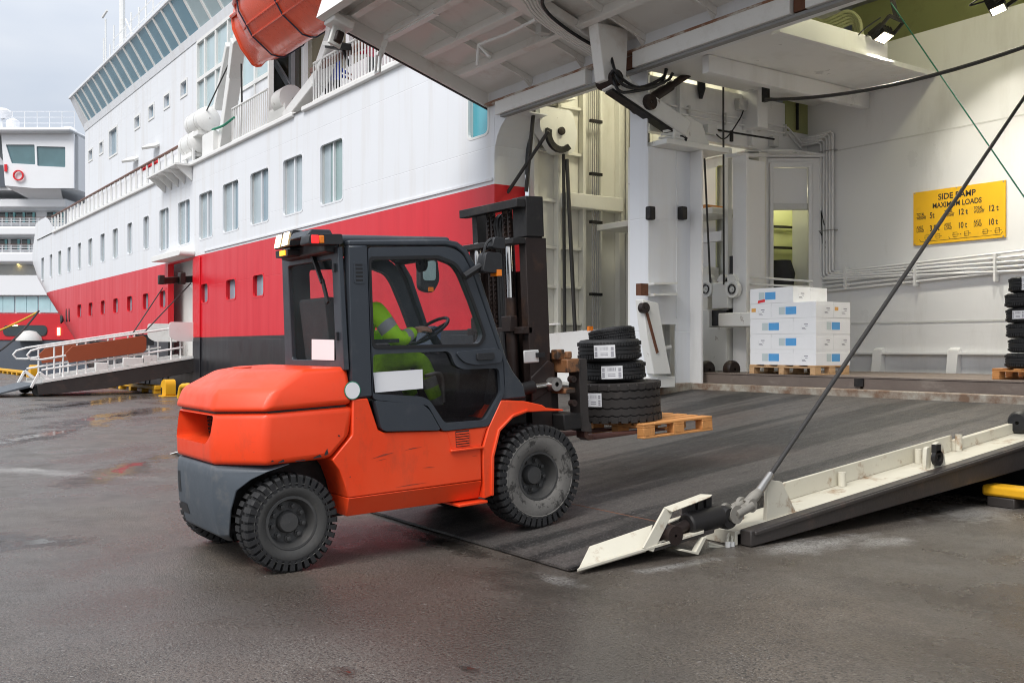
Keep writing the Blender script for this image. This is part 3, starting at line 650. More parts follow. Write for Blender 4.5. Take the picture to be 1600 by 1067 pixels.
lc = [l0] + [onY(p, 150, LY).x for p in (402, 455, 475, 545)] + [l1]
mb = MB()
for i in range(len(lc)-1): MB().box(lc[i]+0.06, lc[i+1]-0.06, LY+0.1, LY+0.12, lz0, lz1).build('lounge_pane', 'lounge_glass', ship)
mb.box(l0, l1, LY-0.05, LY+0.3, 8.1, lz0); mb.box(l0, l1, LY-0.05, LY+0.3, lz1, ZB+1.5)
for x in lc: mb.box(x-0.12, x+0.12, LY-0.051, LY+0.2, lz0, lz1)
for (p, q) in ((onY(380, 118, LY-0.05), onY(405, 165, LY-0.05)), (onY(430, 98, LY-0.05), onY(470, 165, LY-0.05)), (onY(415, 98, LY-0.05), onY(405, 165, LY-0.05))): mb.bar(p, q, 0.22, 0.1, (0, 1, 0))
mb.build('lounge_wall', 'hull_white', ship)
MB().box(onY(395, 200, LY-0.1).x, onY(490, 200, LY-0.1).x, LY-0.08, LY-0.06, onY(440, 194, LY-0.1).z, onY(440, 182, LY-0.1).z).build('lower_lounge_pane', 'facade_glass', ship)
# davits: white cranked arms that carry the lifeboat
def davit(pts, w_=0.34):
    mb = MB()
    for i in range(len(pts)-1): mb.bar(pts[i], pts[i+1], w_, w_*1.25, (0, 1, 0))
    return mb.build('davit_arm', 'white', ship, 0.03)
davit([onY(350, 236, 11.5), onY(366, 120, 11.4), onY(372, 64, 11.2)]); davit([onY(340, 170, 11.8), onY(360, 70, 11.5)], 0.24); davit([onY(372, 64, 11.2), onY(402, 40, 11.2)], 0.3)
davit([onY(452, 186, 11.6), onY(498, 128, 11.4), onY(522, 60, 11.2), onY(528, 20, 11.0)]); davit([onY(478, 160, 11.6), onY(508, 120, 11.5)], 0.2)
mb = MB(); c_ = onY(450, 158, 11.9); mb.lathe([(-0.35, 0.02), (-0.35, 0.42), (0.35, 0.42), (0.35, 0.02)], c_, 'x', 20); mb.box(c_.x-0.8, c_.x+0.5, 11.6, 12.2, 8.15, c_.z-0.2); mb.build('davit_winch', 'white_worn', ship, smooth=True)
mb = MB(); mb.tube([onY(377, 100, 11.3), onY(378, 160, 11.4), onY(376, 215, 11.4)], 0.03); mb.tube([onY(372, 70, 11.2), onY(322, 175, 11.3)], 0.025); mb.build('davit_falls', 'cable', ship)
mb = MB().tube(smoothpath([onY(332, 203, 11.2), onY(348, 197, 11.1), onY(358, 190, 11.1), onY(366, 184, 11.1)]), 0.04, 6); mb.build('green_lashing', 'rope_green', ship)
# deck wall lamps
for (a, b) in ((232, 231), (200, 252)):
    p = onY(a, b, SY-0.4); mb = MB().bar(p, p+Vector((-0.2, 0.4, 0.25)), 0.9, 0.12); mb.build('deck_lamp', 'shade', ship, 0.02)

# lifeboat ------------------------------------------------
lb0, lb1 = -29.3, -20.3
LBY, LBZ = 11.0, 10.06
boat = thing('lifeboat', ((lb0+lb1)/2, LBY, LBZ), 'enclosed orange lifeboat hanging in davits above the ferry deck', 'lifeboat')
secs = []; tops_ = []
N = 16
for i in range(N+1):
    s = i/N; x = lerp(lb0, lb1, s); e = min(1.0, (s*1.0/0.16)**0.55 if s < 0.16 else 1.0, ((1-s)/0.16)**0.5 if s > 0.84 else 1.0); e = max(e, 0.62)
    hw = 1.22*e; kz = LBZ+0.30*(1-e); gz = LBZ+1.50
    secs.append([(x, LBY-hw, gz), (x, LBY-hw*0.95, gz-0.40), (x, LBY-hw*0.62, kz+0.46), (x, LBY-hw*0.15, kz+0.03), (x, LBY, kz), (x, LBY+hw*0.15, kz+0.03), (x, LBY+hw*0.62, kz+0.46), (x, LBY+hw*0.95, gz-0.40), (x, LBY+hw, gz)])
    tops_.append([(x, LBY-hw, gz+0.012), (x, LBY-hw*0.92, gz+0.7*e), (x, LBY-hw*0.5, gz+1.15*e), (x, LBY+hw*0.5, gz+1.15*e), (x, LBY+hw*0.92, gz+0.7*e), (x, LBY+hw, gz+0.012)])
mb = MB().loft(secs); hullb = mb.build('boat_hull', 'lifeboat_orange', boat, smooth=True, angle=35)
MB().loft(tops_).build('boat_canopy', 'lifeboat_top', boat, smooth=True)
for s in (0.30, 0.42, 0.55):
    for zf in (0,):
        mb = MB(); i = int(s*N)
mb = MB()
for (k, t_) in ((2, 0.0), (1, 0.55)):
    pts = [Vector(secs[i][k]).lerp(Vector(secs[i][k+1]), t_)+Vector((0, -0.015, -0.015)) for i in range(2, N-1)]
    mb.tube(pts, 0.022, 6)
mb.build('hull_strake', 'lifeboat_orange', hullb, smooth=True)
mb = MB(); mb.tube([Vector(secs[i][0])+Vector((0, -0.05, -0.05)) for i in range(N+1)], 0.055, 8); mb.tube([Vector(secs[0][k])+Vector((-0.03, 0, 0)) for k in range(9)], 0.05, 8); mb.build('fender_rope', 'lifeboat_orange', hullb, smooth=True)
for s in (3, 7):
    mb = MB(); mb.tube([Vector(p)*1.0+Vector((0, (-0.02 if p[1] < LBY else 0.02), -0.02)) for p in secs[s]], 0.02, 6); mb.build('strap', 'strap_blue', boat)
mb = MB(); i = 8; p = Vector(secs[i][1]); mb.box(p.x-0.2, p.x+1.2, p.y-0.25, p.y+0.1, p.z-0.12, p.z+0.0); mb.build('boarding_step', 'dark_plastic', boat, 0.03)
mb = MB(); p = Vector(secs[9][0]); mb.lathe([(-0.16, 0.05), (-0.16, 0.3), (-0.05, 0.42), (0.1, 0.42), (0.16, 0.1)], p+Vector((1.2, -0.2, -0.1)), 'y', 20); mb.build('side_fender', 'dark_plastic', boat, smooth=True)

# life-raft canisters
def canister(c, label):
    t_ = thing('life_raft_canister', c, label, 'life raft', 'life raft canisters')
    prof = [(-0.85, 0.02), (-0.83, 0.28), (-0.7, 0.44), (0.7, 0.44), (0.83, 0.28), (0.85, 0.02)]
    MB().lathe(prof, Vector(c)+Vector((0, 0, 0.46)), 'x', 20).build('shell', 'fibre', t_, smooth=True)
    for dx in (-0.4, 0.4): MB().lathe([(dx-0.03, 0.43), (dx-0.03, 0.45), (dx+0.03, 0.45), (dx+0.03, 0.43)], Vector(c)+Vector((0, 0, 0.46)), 'x', 20, True).build('strap', 'shade', t_)
    mb = MB().box(c[0]-0.6, c[0]+0.6, c[1]-0.35, c[1]+0.35, c[2]-0.1, c[2]+0.05); mb.bar((c[0]-0.5, c[1], c[2]-0.1), (c[0]-0.5, c[1], 8.1), 0.1, 0.1); mb.bar((c[0]+0.5, c[1], c[2]-0.1), (c[0]+0.5, c[1], 8.1), 0.1, 0.1); mb.build('cradle', 'white', t_)
p = onY(316, 212, 11.4); canister((p.x, 11.4, p.z), 'upper white life raft canister beside the lifeboat davit')
p = onY(306, 245, 11.4); canister((p.x, 11.4, max(8.25, p.z)), 'lower white life raft canister by the wooden handrail')
mb = MB(); a0 = onY(326, 240, 11.2); mb.box(a0.x-0.4, a0.x+0.75, 11.1, 11.7, 8.2, onY(335, 205, 11.2).z); mb.build('deck_locker', 'white', ship, 0.02)
mb = MB(); a0 = onY(236, 268, 11.3)
for dx in (-0.8, 0, 0.8): mb.lathe([(-0.07, 0.22), (-0.07, 0.36), (0.07, 0.36), (0.07, 0.22)], a0+Vector((dx, 0, 0.05*abs(dx))), 'y', 16, True)
mb.each('life_ring', 'bright_red', ship, smooth=True)

# ================================================================== THE SIDE OPENING, TRUNK AND CARGO LIFT
DZ = 0.94                                     # deck height behind the sill
TY = 11.75                                    # inner face of hull thickness
# hull lining at the left edge with rounded top corner
ZL = 6.14                                     # lintel
mb = MB().add([(OPEN_L, HULL_Y, 4.83), (OPEN_L, TY, 4.83), (OPEN_L, TY, ZL), (OPEN_L, HULL_Y, ZL)], [(0, 1, 2, 3)]); mb.build('opening_lining', 'hull_white', ship)
mb = MB().add([(OPEN_L, HULL_Y, 1.96), (OPEN_L, TY, 1.96), (OPEN_L, TY, 4.83), (OPEN_L, HULL_Y, 4.83)], [(0, 1, 2, 3)]); mb.build('opening_lining', 'bright_red', ship)
mb = MB().add([(OPEN_L, HULL_Y, -2.6), (OPEN_L, TY, -2.6), (OPEN_L, TY, 1.96), (OPEN_L, HULL_Y, 1.96)], [(0, 1, 2, 3)]); mb.build('opening_lining', 'hull_black', ship)
# rounded upper corner piece of the opening
rc = 0.75; cpts = [(OPEN_L-0.02, ZL+0.02), (OPEN_L-0.02, ZL-rc)] + [(OPEN_L+rc-rc*math.cos(k*R(90)/6), ZL-rc+rc*math.sin(k*R(90)/6)) for k in range(7)] + [(OPEN_L+rc, ZL+0.02)]
MB().prism(cpts, [], HULL_Y+0.003, TY, fXZ).build('opening_corner', 'hull_white', ship)
# hull above the opening
MB().prism([(OPEN_L, ZL), (8, ZL), (8, 8.15), (OPEN_L, 8.15)], [], HULL_Y, HULL_Y+0.3, fXZ).build('hull_over_opening', 'hull_white', ship)
# lintel beam: bright white lengths with rusty joints
xl = OPEN_L+0.25
for k, (a, b) in enumerate(((xl, onY(930, 120, 10.9).x-0.2), (onY(992, 100, 10.9).x, onY(1238, 22, 10.9).x), (onY(1262, 12, 10.9).x, 6))):
    MB().box(a, b, HULL_Y-0.16, HULL_Y-0.004, ZL-0.02, ZL+0.24).build('lintel_beam', 'white', ship, 0.01)
for a, b in ((onY(975, 105, 10.9).x, onY(992, 100, 10.9).x), (onY(1238, 22, 10.9).x, onY(1262, 12, 10.9).x)): MB().box(a+0.02, b-0.02, HULL_Y-0.10, HULL_Y-0.006, ZL, ZL+0.2).build('lintel_joint', 'rust', ship)
mb = MB().box(xl+0.1, 6, HULL_Y-0.10, HULL_Y+0.02, ZL-0.07, ZL-0.022); mb.build('lintel_shade_strip', 'shade_strip_grey', ship)  # grey strip: the thin line of shade under the lintel, put into colour
# trunk: left wall (panels on frames), back wall, deck, soffit
LX = OPEN_L+0.12
TB = 14.2
MB().add([(LX, TY, -0.5), (LX, TB, -0.5), (LX, TB, 8.6), (LX, TY, 8.6)], [(0, 1, 2, 3)]).build('trunk_side_wall', 'trunk_cream', ship)
for (y0, y1) in ((TY+0.02, TY+0.12), (TY+0.62, TY+0.70), (TY+1.28, TY+1.36), (TY+1.75, TY+1.80), (TB-0.18, TB-0.02)):
    MB().box(LX+0.004, LX+0.16, y0, y1, 0.9, 8.5).build('wall_frame', 'trunk_cream', ship, 0.008)
for z_ in (1.3, 2.05, 2.8, 3.6, 4.55, 5.55, 6.5):
    MB().box(LX+0.004, LX+0.115, TY+0.13, TY+1.27, z_, z_+0.06).build('wall_stiffener', 'trunk_cream', ship, 0.006)
MB().box(LX+0.01, LX+0.32, TY+0.7, TB-0.2, 4.45, 4.75).build('guide_beam', 'trunk_cream', ship, 0.02)
mb = MB()
for k in range(4): mb.tube([(LX+0.22, TY+1.48+k*0.055, 1.5), (LX+0.22, TY+1.48+k*0.055, 7.5)], 0.012, 6)
mb.each('conduit', 'steel', ship)
for z_ in (1.55, 2.7, 4.2, 5.2, 6.3): MB().box(LX+0.18, LX+0.26, TY+1.42, TY+1.72, z_-0.03, z_+0.03).build('conduit_clip', 'black_metal', ship)
CXL = -12.1                                   # face of the lift tower
MB().box(LX, CXL-0.3, TB, TB+0.2, -0.5, 8.6).build('trunk_back_wall', 'trunk_cream', ship)
for x_ in (LX+0.35, LX+0.9, -14.6, -13.9, -13.2): MB().box(x_, x_+0.09, TB-0.16, TB-0.003, 0.9, 8.5).build('wall_frame', 'trunk_cream', ship, 0.008)
mb = MB()
for dx in (0.62, 0.72, 1.05): mb.box(LX+dx, LX+dx+0.05, TB-0.30, TB-0.18, 0.95, 7.4)
mb.each('guide_rail', 'black_metal', ship)
MB().box(LX+0.4, -12.6, TB-1.0, TB-0.25, 4.0, 4.12).build('trunk_landing', 'trunk_cream', ship, 0.01)
MB().box(-14.6, -12.8, TB-0.95, TB-0.5, 4.13, 4.19).build('stowed_plank', 'wood', ship)
mb = MB(); fc = Vector((-14.4, TB-0.45, 3.45)); mb.lathe([(-0.12, 0.02), (-0.12, 0.2), (-0.08, 0.26), (0.08, 0.26), (0.12, 0.2), (0.12, 0.02)], fc, 'y', 20); mb.box(fc.x-0.3, fc.x-0.1, fc.y-0.1, fc.y+0.15, fc.z-0.35, fc.z-0.1); mb.build('wall_fan', 'black_metal', ship, smooth=True)
MB().box(-14.0, -13.1, TB-0.6, TB-0.3, 0.95, 3.1).build('wall_cabinet', 'trunk_cream', ship, 0.02)
mb = MB(); mb.tube([(LX+0.3, 12.4, 6.1), (LX+0.35, 12.4, 1.3)], 0.035, 8); mb.tube([(LX+0.35, 12.45, 5.4), (LX+0.6, 12.5, 1.3)], 0.04, 8); mb.each('hoist_wire', 'cable', ship)
mb = MB(); mb.tube([onY(857, 205, 11.6), onY(786, 312, 11.3)], 0.035, 8); mb.tube([onY(834, 172, 11.5), onY(822, 300, 11.5)], 0.04, 8); mb.each('tail_wire', 'cable', ship)
pb = onX(868, 215, LX+0.3); mb = MB().prism(rpoly([(pb.y-0.5, pb.z+0.55), (pb.y-0.5, pb.z+0.1), (pb.y-0.1, pb.z-0.35), (pb.y+0.35, pb.z-0.3), (pb.y+0.45, pb.z+0.1), (pb.y+0.3, pb.z+0.55)], 0.08), [], LX+0.2, LX+0.45, fYZ); mb.build('sheave_block', 'white_worn', ship, 0.02)
arc = [(pb.y-0.02+rq_*math.cos(R(a_)), pb.z+0.02+rq_*math.sin(R(a_))) for rq_, rg_ in ((0.36, range(165, 316, 15)), (0.24, range(315, 164, -15))) for a_ in rg_]; MB().prism(arc, [], LX+0.44, LX+0.52, fYZ).build('sheave', 'black_metal', ship); MB().lathe([(0.0, 0.08), (0.05, 0.08), (0.06, 0.001)], Vector((LX+0.45, pb.y+0.02, pb.z+0.1)), 'x', 12).build('sheave_pin', 'brown_metal', ship)
mb = MB().loft([[(LX+0.2, pb.y-0.4, pb.z+0.62), (LX+0.5, pb.y-0.4, pb.z+0.62), (LX+0.2, pb.y-0.4, pb.z+0.7)], [(LX+0.2, pb.y+0.3, pb.z+0.75), (LX+0.6, pb.y+0.3, pb.z+0.75), (LX+0.2, pb.y+0.3, pb.z+1.1)]]); mb.build('sheave_cover', 'trunk_cream', ship)
# low white barrier across the left bay
MB().prism(rpoly([(LX+0.1, DZ-0.6), (CXL-0.35, DZ-0.6), (CXL-0.35, 2.02), (LX+0.1, 1.86)], 0.03), [], 12.0, 12.12, fXZ).build('bay_barrier', 'white', ship, 0.02)
mb = MB().box(-13.2, -12.75, 11.97, 12.2, 2.0, 2.62); mb.build('barrier_cabinet', 'white_worn', ship, 0.03)
mb = MB(); q = onY(866, 500, 12.0); 
for k in range(2): mb.tube([onY(845+k*5, 520, 11.95), onY(845+k*5, 508, 11.95), onY(870+k*5, 506, 11.95)], 0.02, 6)
mb.each('barrier_pipe', 'white', ship)
p = onY(994, 508, 11.9); MB().box(p.x-0.07, p.x+0.07, 11.85, 11.95, p.z-0.06, p.z+0.06).build('red_tag', 'lens_red', ship)
p = onY(922, 513, 11.9); MB().box(p.x-0.03, p.x+0.03, 11.85, 11.95, p.z-0.05, p.z+0.04).build('orange_tag', 'lens_amber', ship)
# decks
SILL = 12.1
MB().add([(LX, 11.02, DZ-0.02), (CXL, 11.02, DZ-0.02), (CXL, TB, DZ-0.02), (LX, TB, DZ-0.02)], [(0, 1, 2, 3)]).build('trunk_deck', 'deck_grey', ship)
WALL_Y = 15.5
MB().add([(CXL, SILL+0.06, DZ-0.16), (8, SILL+0.06, DZ-0.16), (8, WALL_Y, DZ-0.16), (CXL, WALL_Y, DZ-0.16)], [(0, 1, 2, 3)]).build('lift_well_deck', 'platform_steel', ship)
mb = MB().box(CXL+0.08, 8, SILL-0.005, SILL+0.16, DZ-0.3, DZ+0.055); mb.build('opening_sill', 'sill_rust', ship, 0.015)
mb = MB().box(CXL-0.04, CXL+0.08, 11.05, SILL+0.14, DZ-0.3, DZ+0.058); mb.build('tower_sill', 'sill_rust', ship, 0.015)
MB().box(LX, 8, HULL_Y+0.05, HULL_Y+0.5, -2.6, DZ-0.28).build('hull_under_sill', 'hull_black', ship)
# ---- lift tower: outer face along y (normal +x), with the arm recess cut in, then a narrow front face
ty0, ty1 = onX(1013, 500, CXL).y, onX(1078, 500, CXL).y
tz1 = onX(1035, 232, CXL).z
rec = [(onX(1029, 500, CXL).y, DZ+0.02), (onX(1056, 500, CXL).y, DZ+0.02), (onX(1056, 500, CXL).y, onX(1050, 507, CXL).z), (onX(1029, 500, CXL).y, onX(1030, 507, CXL).z)]
MB().prism([(ty0, DZ-0.02), (ty1, DZ-0.02), (ty1, tz1), (ty0, tz1)], [rec], CXL-0.03, CXL, fYZ).build('tower_side', 'hull_white', ship)
MB().box(CXL-0.5, CXL-0.45, ty0, ty1, DZ, tz1).build('tower_recess_back', 'white_worn', ship)
MB().box(CXL-0.45, CXL-0.035, ty0, ty0+0.03, DZ, tz1+2.3).build('tower_edge', 'hull_white', ship)
tx2 = onY(1096, 500, ty1).x
MB().box(CXL-0.032, tx2, ty1+0.002, ty1+0.04, DZ-0.02, tz1).build('tower_front', 'wall_white', ship)
mb = MB().box(CXL-0.6, tx2+0.06, ty0+0.1, ty1+0.6, tz1+0.004, tz1+0.09); mb.build('tower_cap', 'white_worn', ship, 0.01)
# weld line / channel on the tower side and two small lamps
mb = MB(); yy = onX(1057, 300, CXL).y; mb.box(CXL, CXL+0.012, yy-0.012, yy+0.012, rec[2][1]+0.1, tz1-0.02); mb.build('tower_seam', 'hull_white', ship)
for a, b in ((1062, 333), (1012, 333)):
    p = onX(a, b, CXL); MB().box(CXL+0.002, CXL+0.12, p.y-0.06, p.y+0.07, p.z-0.12, p.z+0.1).build('tower_lamp', 'black_metal', ship, 0.02)
# rusty pivot and flap arm by the recess
p = onX(1004, 452, CXL+0.1); mb = MB().box(p.x-0.07, p.x+0.05, p.y-0.08, p.y+0.08, p.z-0.10, p.z+0.09); mb.build('pivot_boss', 'rust', ship, smooth=True)
mb = MB(); q = onX(1052, 450, CXL+0.1)
for dz in (-0.06, 0.12): mb.bar(p+Vector((0.02, 0.14, dz-0.03)), Vector((CXL+0.1, q.y, p.z+dz)), 0.2, 0.035)
mb.each('pivot_bracket', 'white_worn', ship)
a0 = onX(1006, 478, CXL+0.2); a1 = onX(1027, 585, CXL+0.2)
mb = MB().prism([(a0.y-0.12, a0.z+0.1), (a0.y+0.22, a0.z+0.05), (a1.y+0.12, a0.z-0.75), (a1.y+0.22, a1.z), (a1.y-0.15, a1.z), (a0.y-0.02, a0.z-0.5)], [], CXL+0.12, CXL+0.30, fYZ); mb.build('flap_arm', 'white_worn', ship, 0.015); MB().bar(Vector((CXL+0.31, a0.y-0.04, a0.z-0.1)), Vector((CXL+0.31, a1.y-0.10, a1.z+0.35)), 0.02, 0.045, (0, 1, 0.2)).build('arm_edge', 'rust', ship)
mb = MB().lathe([(-0.05, 0.01), (-0.05, 0.085), (0.05, 0.085), (0.05, 0.01)], onX(1006, 481, CXL+0.3), 'x', 16); mb.build('flap_pin', 'brown_metal', ship, smooth=True)
mb = MB().box(CXL-0.3, CXL+0.25, a1.y-0.05, a1.y+0.35, DZ, DZ+0.18); mb.bar((CXL-0.05, a1.y+0.1, DZ+0.18), (CXL-0.05, a1.y+0.3, DZ+0.4), 0.15, 0.1); mb.tube([(CXL-0.4, a1.y+0.3, 1.6), (CXL-0.2, a1.y+0.35, 1.55), (CXL-0.1, a1.y+0.6, 1.6)], 0.04); mb.tube(smoothpath([(CXL-0.4, a1.y+0.2, 2.1), (CXL-0.3, a1.y+0.25, 1.95), (CXL-0.35, a1.y+0.5, 1.85)]), 0.035); mb.box(CXL-0.45, CXL-0.3, a1.y+0.1, a1.y+0.25, 2.0, 2.3); mb.each('recess_fitting', 'white_worn', ship, bevel=0.008)
# ---- lift niche behind: two posts, back, wires, carriage
NY = 14.0
nx0, nx1 = onY(1096, 500, NY).x, onY(1165, 500, NY).x; px1_ = onY(1166, 500, 14.0).x
MB().box(-14.6, px1_-0.02, NY, NY+0.1, DZ-0.1, 5.9).build('niche_back', 'wall_white', ship)
px0, px1 = onY(1145, 500, 13.2).x, onY(1166, 500, 13.2).x
MB().box(px0, px1, 13.2, 13.26, DZ+0.2, onY(1150, 245, 13.2).z).build('guide_post', 'wall_white', ship, 0.005)
MB().box(px0, px0+0.03, 13.262, NY-0.002, DZ+0.2, onY(1150, 245, 13.2).z).build('guide_post_web', 'wall_white', ship)
qx0 = onY(1131, 500, 13.5).x; MB().box(qx0, qx0+0.1, 13.5, 13.6, DZ+0.2, 5.2).build('guide_rail', 'white_worn', ship)
zz = onY(1110, 372, 13.6).z; MB().box(onY(1095, 372, 13.6).x, onY(1130, 372, 13.6).x, 13.55, 13.65, zz-0.08, zz+0.1).build('niche_shelf', 'wall_white', ship)
mb = MB(); mb.box(onY(1141, 520, 13.3).x, onY(1147, 520, 13.3).x, 13.28, 13.33, DZ+0.2, onY(1145, 400, 13.3).z); mb.build('guide_slot', 'black', ship)
# carriage with two sheaves
cy = 13.1
def cbox(a, b, t0, t1, y0, y1, name, mat, bv=0.01):
    p0 = onY(a, t1, y0); p1 = onY(b, t0, y0); return MB().box(p0.x, p1.x, y0, y1, p0.z, p1.z).build(name, mat, ship, bv)
cbox(1112, 1137, 440, 483, cy, cy+0.25, 'carriage_head', 'white_worn', 0.02)
cbox(1108, 1135, 484, 509, cy+0.1, cy+0.3, 'carriage_window', 'black')
cbox(1107, 1135, 511, 580, cy, cy+0.2, 'carriage_body', 'white_worn', 0.02)
cbox(1096, 1108, 484, 582, cy+0.03, cy+0.2, 'carriage_side', 'white_worn', 0.01)
cbox(1096, 1148, 441, 462, cy+0.12, cy+0.2, 'carriage_backing', 'black')
for a in (1104, 1145):
    c_ = onY(a, 452, cy); MB().lathe([(0.12, 0.02), (-0.02, 0.02), (-0.02, 0.04), (0.0, 0.06), (0.0, 0.10), (-0.03, 0.11), (-0.03, 0.15), (0.06, 0.15)], c_, 'y', 24).build('carriage_sheave', 'white', ship, smooth=True)
    MB().lathe([(-0.035, 0.065), (-0.035, 0.085), (-0.02, 0.085), (-0.02, 0.065)], c_, 'y', 20, True).build('sheave_ring', 'black_metal', ship)
for a in (1104, 1127, 1140):
    c_ = onY(a, 438, cy); MB().prism([(c_.x+0.13*math.cos(k*math.pi/8), c_.z-0.05+0.16*math.sin(k*math.pi/8)) for k in range(9)], [], cy+0.02, cy+0.12, fXZ).build('sheave_cheek', 'white_worn', ship)
pa, pb_ = onY(1130, 500, 12.9), onY(1172, 500, 12.6)
MB().bar(Vector((pa.x, 12.95, onY(1140, 500, 12.9).z)), Vector((pb_.x+0.3, 12.7, onY(1150, 500, 12.7).z)), 0.3, 0.24).build('carriage_arm', 'white_worn', ship, 0.02)
mb = MB(); mb.tube([onY(1094, 105, 12.9), onY(1110, 445, 13.1)], 0.018, 6); mb.tube([onY(1130, 110, 13.1), onY(1131, 445, 13.1)], 0.018, 6); mb.each('lift_wire', 'cable', ship)
for a in (1104, 1143):
    c_ = onY(a, 577, 12.75); MB().lathe([(-0.08, 0.02), (-0.08, 0.13), (-0.05, 0.15), (0.05, 0.15), (0.08, 0.13), (0.08, 0.02)], c_, 'x', 16).build('carriage_roller', 'brown_metal', ship, smooth=True)
# ---- control booth front (set at an angle) with roller-shade window, side window
A = Vector((-12.56, 14.59, 0)); B = Vector((-11.95, 15.46, 0)); bd = (B-A).normalized(); bn = Vector((bd.y, -bd.x, 0))   # outward normal
bL = (B-A).length; bz1 = onY(1240, 247, 15.0).z
def bpt(x, y):
    """pixel on the booth plane -> (u, z)"""
    r = _ray(x, y); d = A.dot(bn)/(r[0]*bn.x+r[1]*bn.y); q = Vector((r[0]*d, r[1]*d, CAM_H+r[2]*d)); return ((q-A).dot(bd), q.z)
fB = lambda u, v, a: A+bd*u+bn*a+Vector((0, 0, v))
u0, z1_ = bpt(1208, 262); u1, z0_ = bpt(1263, 462)
s0, sz1 = bpt(1171, 342); s1, sz0 = bpt(1190.5, 400)
su = s0
def bfn(u, v, a): return A+bd*u+bn*a+Vector((0, 0, v))
MB().prism([(-0.02, DZ), (bL+0.3, DZ), (bL+0.3, bz1), (-0.02, bz1)], [[(u0, z0_), (u1, z0_), (u1, z1_), (u0, z1_)]], -0.08, 0.0, bfn).build('booth_front', 'wall_white', ship)
MB().prism([(u0-0.07, z0_-0.07), (u1+0.07, z0_-0.07), (u1+0.07, z1_+0.09), (u0-0.07, z1_+0.09)], [[(u0, z0_), (u1, z0_), (u1, z1_), (u0, z1_)]], 0.003, 0.04, bfn).build('booth_window_frame', 'wall_white', ship, 0.008)
zs_ = bpt(1240, 328)[1]
MB().prism([(u0+0.005, zs_), (u1-0.005, zs_), (u1-0.005, z1_-0.005), (u0+0.005, z1_-0.005)], [], -0.06, -0.04, bfn).build('booth_shade', 'wall_white', ship)
MB().prism([(u0+0.005, zs_), (u1-0.005, zs_), (u1-0.005, zs_+0.12), (u0+0.005, zs_+0.12)], [], -0.035, -0.01, bfn).build('shade_rail', 'shade', ship, 0.01)
# left flank of the booth (parallel to hull) with small lime window
FYB = 14.59
wl = (onY(1171, 343, FYB), onY(1190.5, 400, FYB))
xA = onY(1166, 300, FYB).x
MB().prism([(xA-0.4, DZ), (A.x+0.03, DZ), (A.x+0.03, bz1), (xA-0.4, bz1)], [rrect(wl[0].x, wl[1].x, wl[1].z, wl[0].z, 0.05)], FYB-0.05, FYB, fXZ).build('booth_flank', 'wall_white', ship)
mb = MB().bar(Vector((px0-0.05, 13.2, onY(1150, 244, 13.2).z+0.03)), Vector((A.x, FYB, bz1+0.04)), 0.2, 0.06); mb.bar(fB(0, bz1+0.04, 0), fB(bL+0.05, bz1+0.04, 0), 0.16, 0.06); mb.build('booth_cornice', 'wall_white', ship)
rq = [Vector((A.x+0.05, 13.95, bz1+0.05)), Vector((CXL+0.12, 14.6, bz1+0.05)), Vector((B.x+0.05, 15.49, bz1+0.05)), Vector((-15.0, 15.49, bz1+0.05)), Vector((-15.0, 13.95, bz1+0.05))]
MB().add(rq+[q+Vector((0, 0, 0.02)) for q in rq], [tuple(range(5)), tuple(range(9, 4, -1))]+[(i, (i+1) % 5, 5+(i+1) % 5, 5+i) for i in range(5)]).build('booth_roof', 'wall_white', ship)
# booth inside: lime-painted walls, lamp, ladder rungs, desk, chair
bi = [fB(u0-0.25, 0, -1.6), fB(u1+0.4, 0, -1.6)]
mb = MB(); mb.add([fB(-0.9, DZ, -1.5), fB(bL+0.6, DZ, -1.5), fB(bL+0.6, 5, -1.5), fB(-0.9, 5, -1.5)], [(0, 1, 2, 3)]); mb.add([fB(bL+0.35, DZ, -0.1), fB(bL+0.35, DZ, -1.5), fB(bL+0.35, 5, -1.5), fB(bL+0.35, 5, -0.1)], [(0, 1, 2, 3)]); mb.add([fB(-0.9, DZ, -1.5), fB(-0.9, DZ, -0.1), fB(-0.9, 5, -0.1), fB(-0.9, 5, -1.5)], [(0, 1, 2, 3)]); mb.add([fB(-0.9, 5, -1.5), fB(bL+0.6, 5, -1.5), fB(bL+0.6, 5, 0), fB(-0.9, 5, 0)], [(0, 1, 2, 3)]); mb.build('booth_inner_walls', 'booth_lime', ship)
mb = MB()
for k in range(5): mb.bar(fB(u0+0.3, 2.35+k*0.42, -1.4), fB(u0+0.75, 2.33+k*0.42, -1.4), 0.05, 0.05)
mb.bar(fB(u0+0.15, 2.4, -1.2), fB(u0+0.15, 3.3, -1.2), 0.15, 0.1); mb.each('booth_rung', 'black_metal', ship)
mb = MB().bar(fB(u0+0.02, 2.62, -0.5), fB(u1+0.1, 2.62, -0.5), 0.5, 0.04); mb.build('booth_desk', 'steel', ship)
mb = MB()
for k in range(4): mb.bar(fB(u0+0.35+k*0.13, 2.66, -0.5), fB(u0+0.35+k*0.13, 2.74, -0.5), 0.07, 0.07)
mb.each('desk_item', 'lens_amber', ship)
mb = MB().bar(fB(u0-0.1, 2.0, -0.6), fB(u0+0.5, 2.0, -0.6), 0.5, 0.45); mb.bar(fB(u0+0.1, 1.6, -0.6), fB(u0+0.6, 1.6, -0.6), 0.5, 0.12); mb.build('booth_seat', 'seat_cloth', ship, 0.08)
mb = MB().lathe([(-0.3, 0.02), (-0.3, 0.2), (0.1, 0.26), (0.35, 0.18), (0.35, 0.02)], (wl[0].x+0.35, FYB+0.5, 2.9), 'z', 14); mb.build('booth_chair_back', 'seat_cloth', ship, smooth=True)
bl_ = bpy.data.lights.new('booth_lamp', 'POINT'); bl_.energy = 11; bl_.color = (1.0, 0.95, 0.62); bl_.shadow_soft_size = 0.15
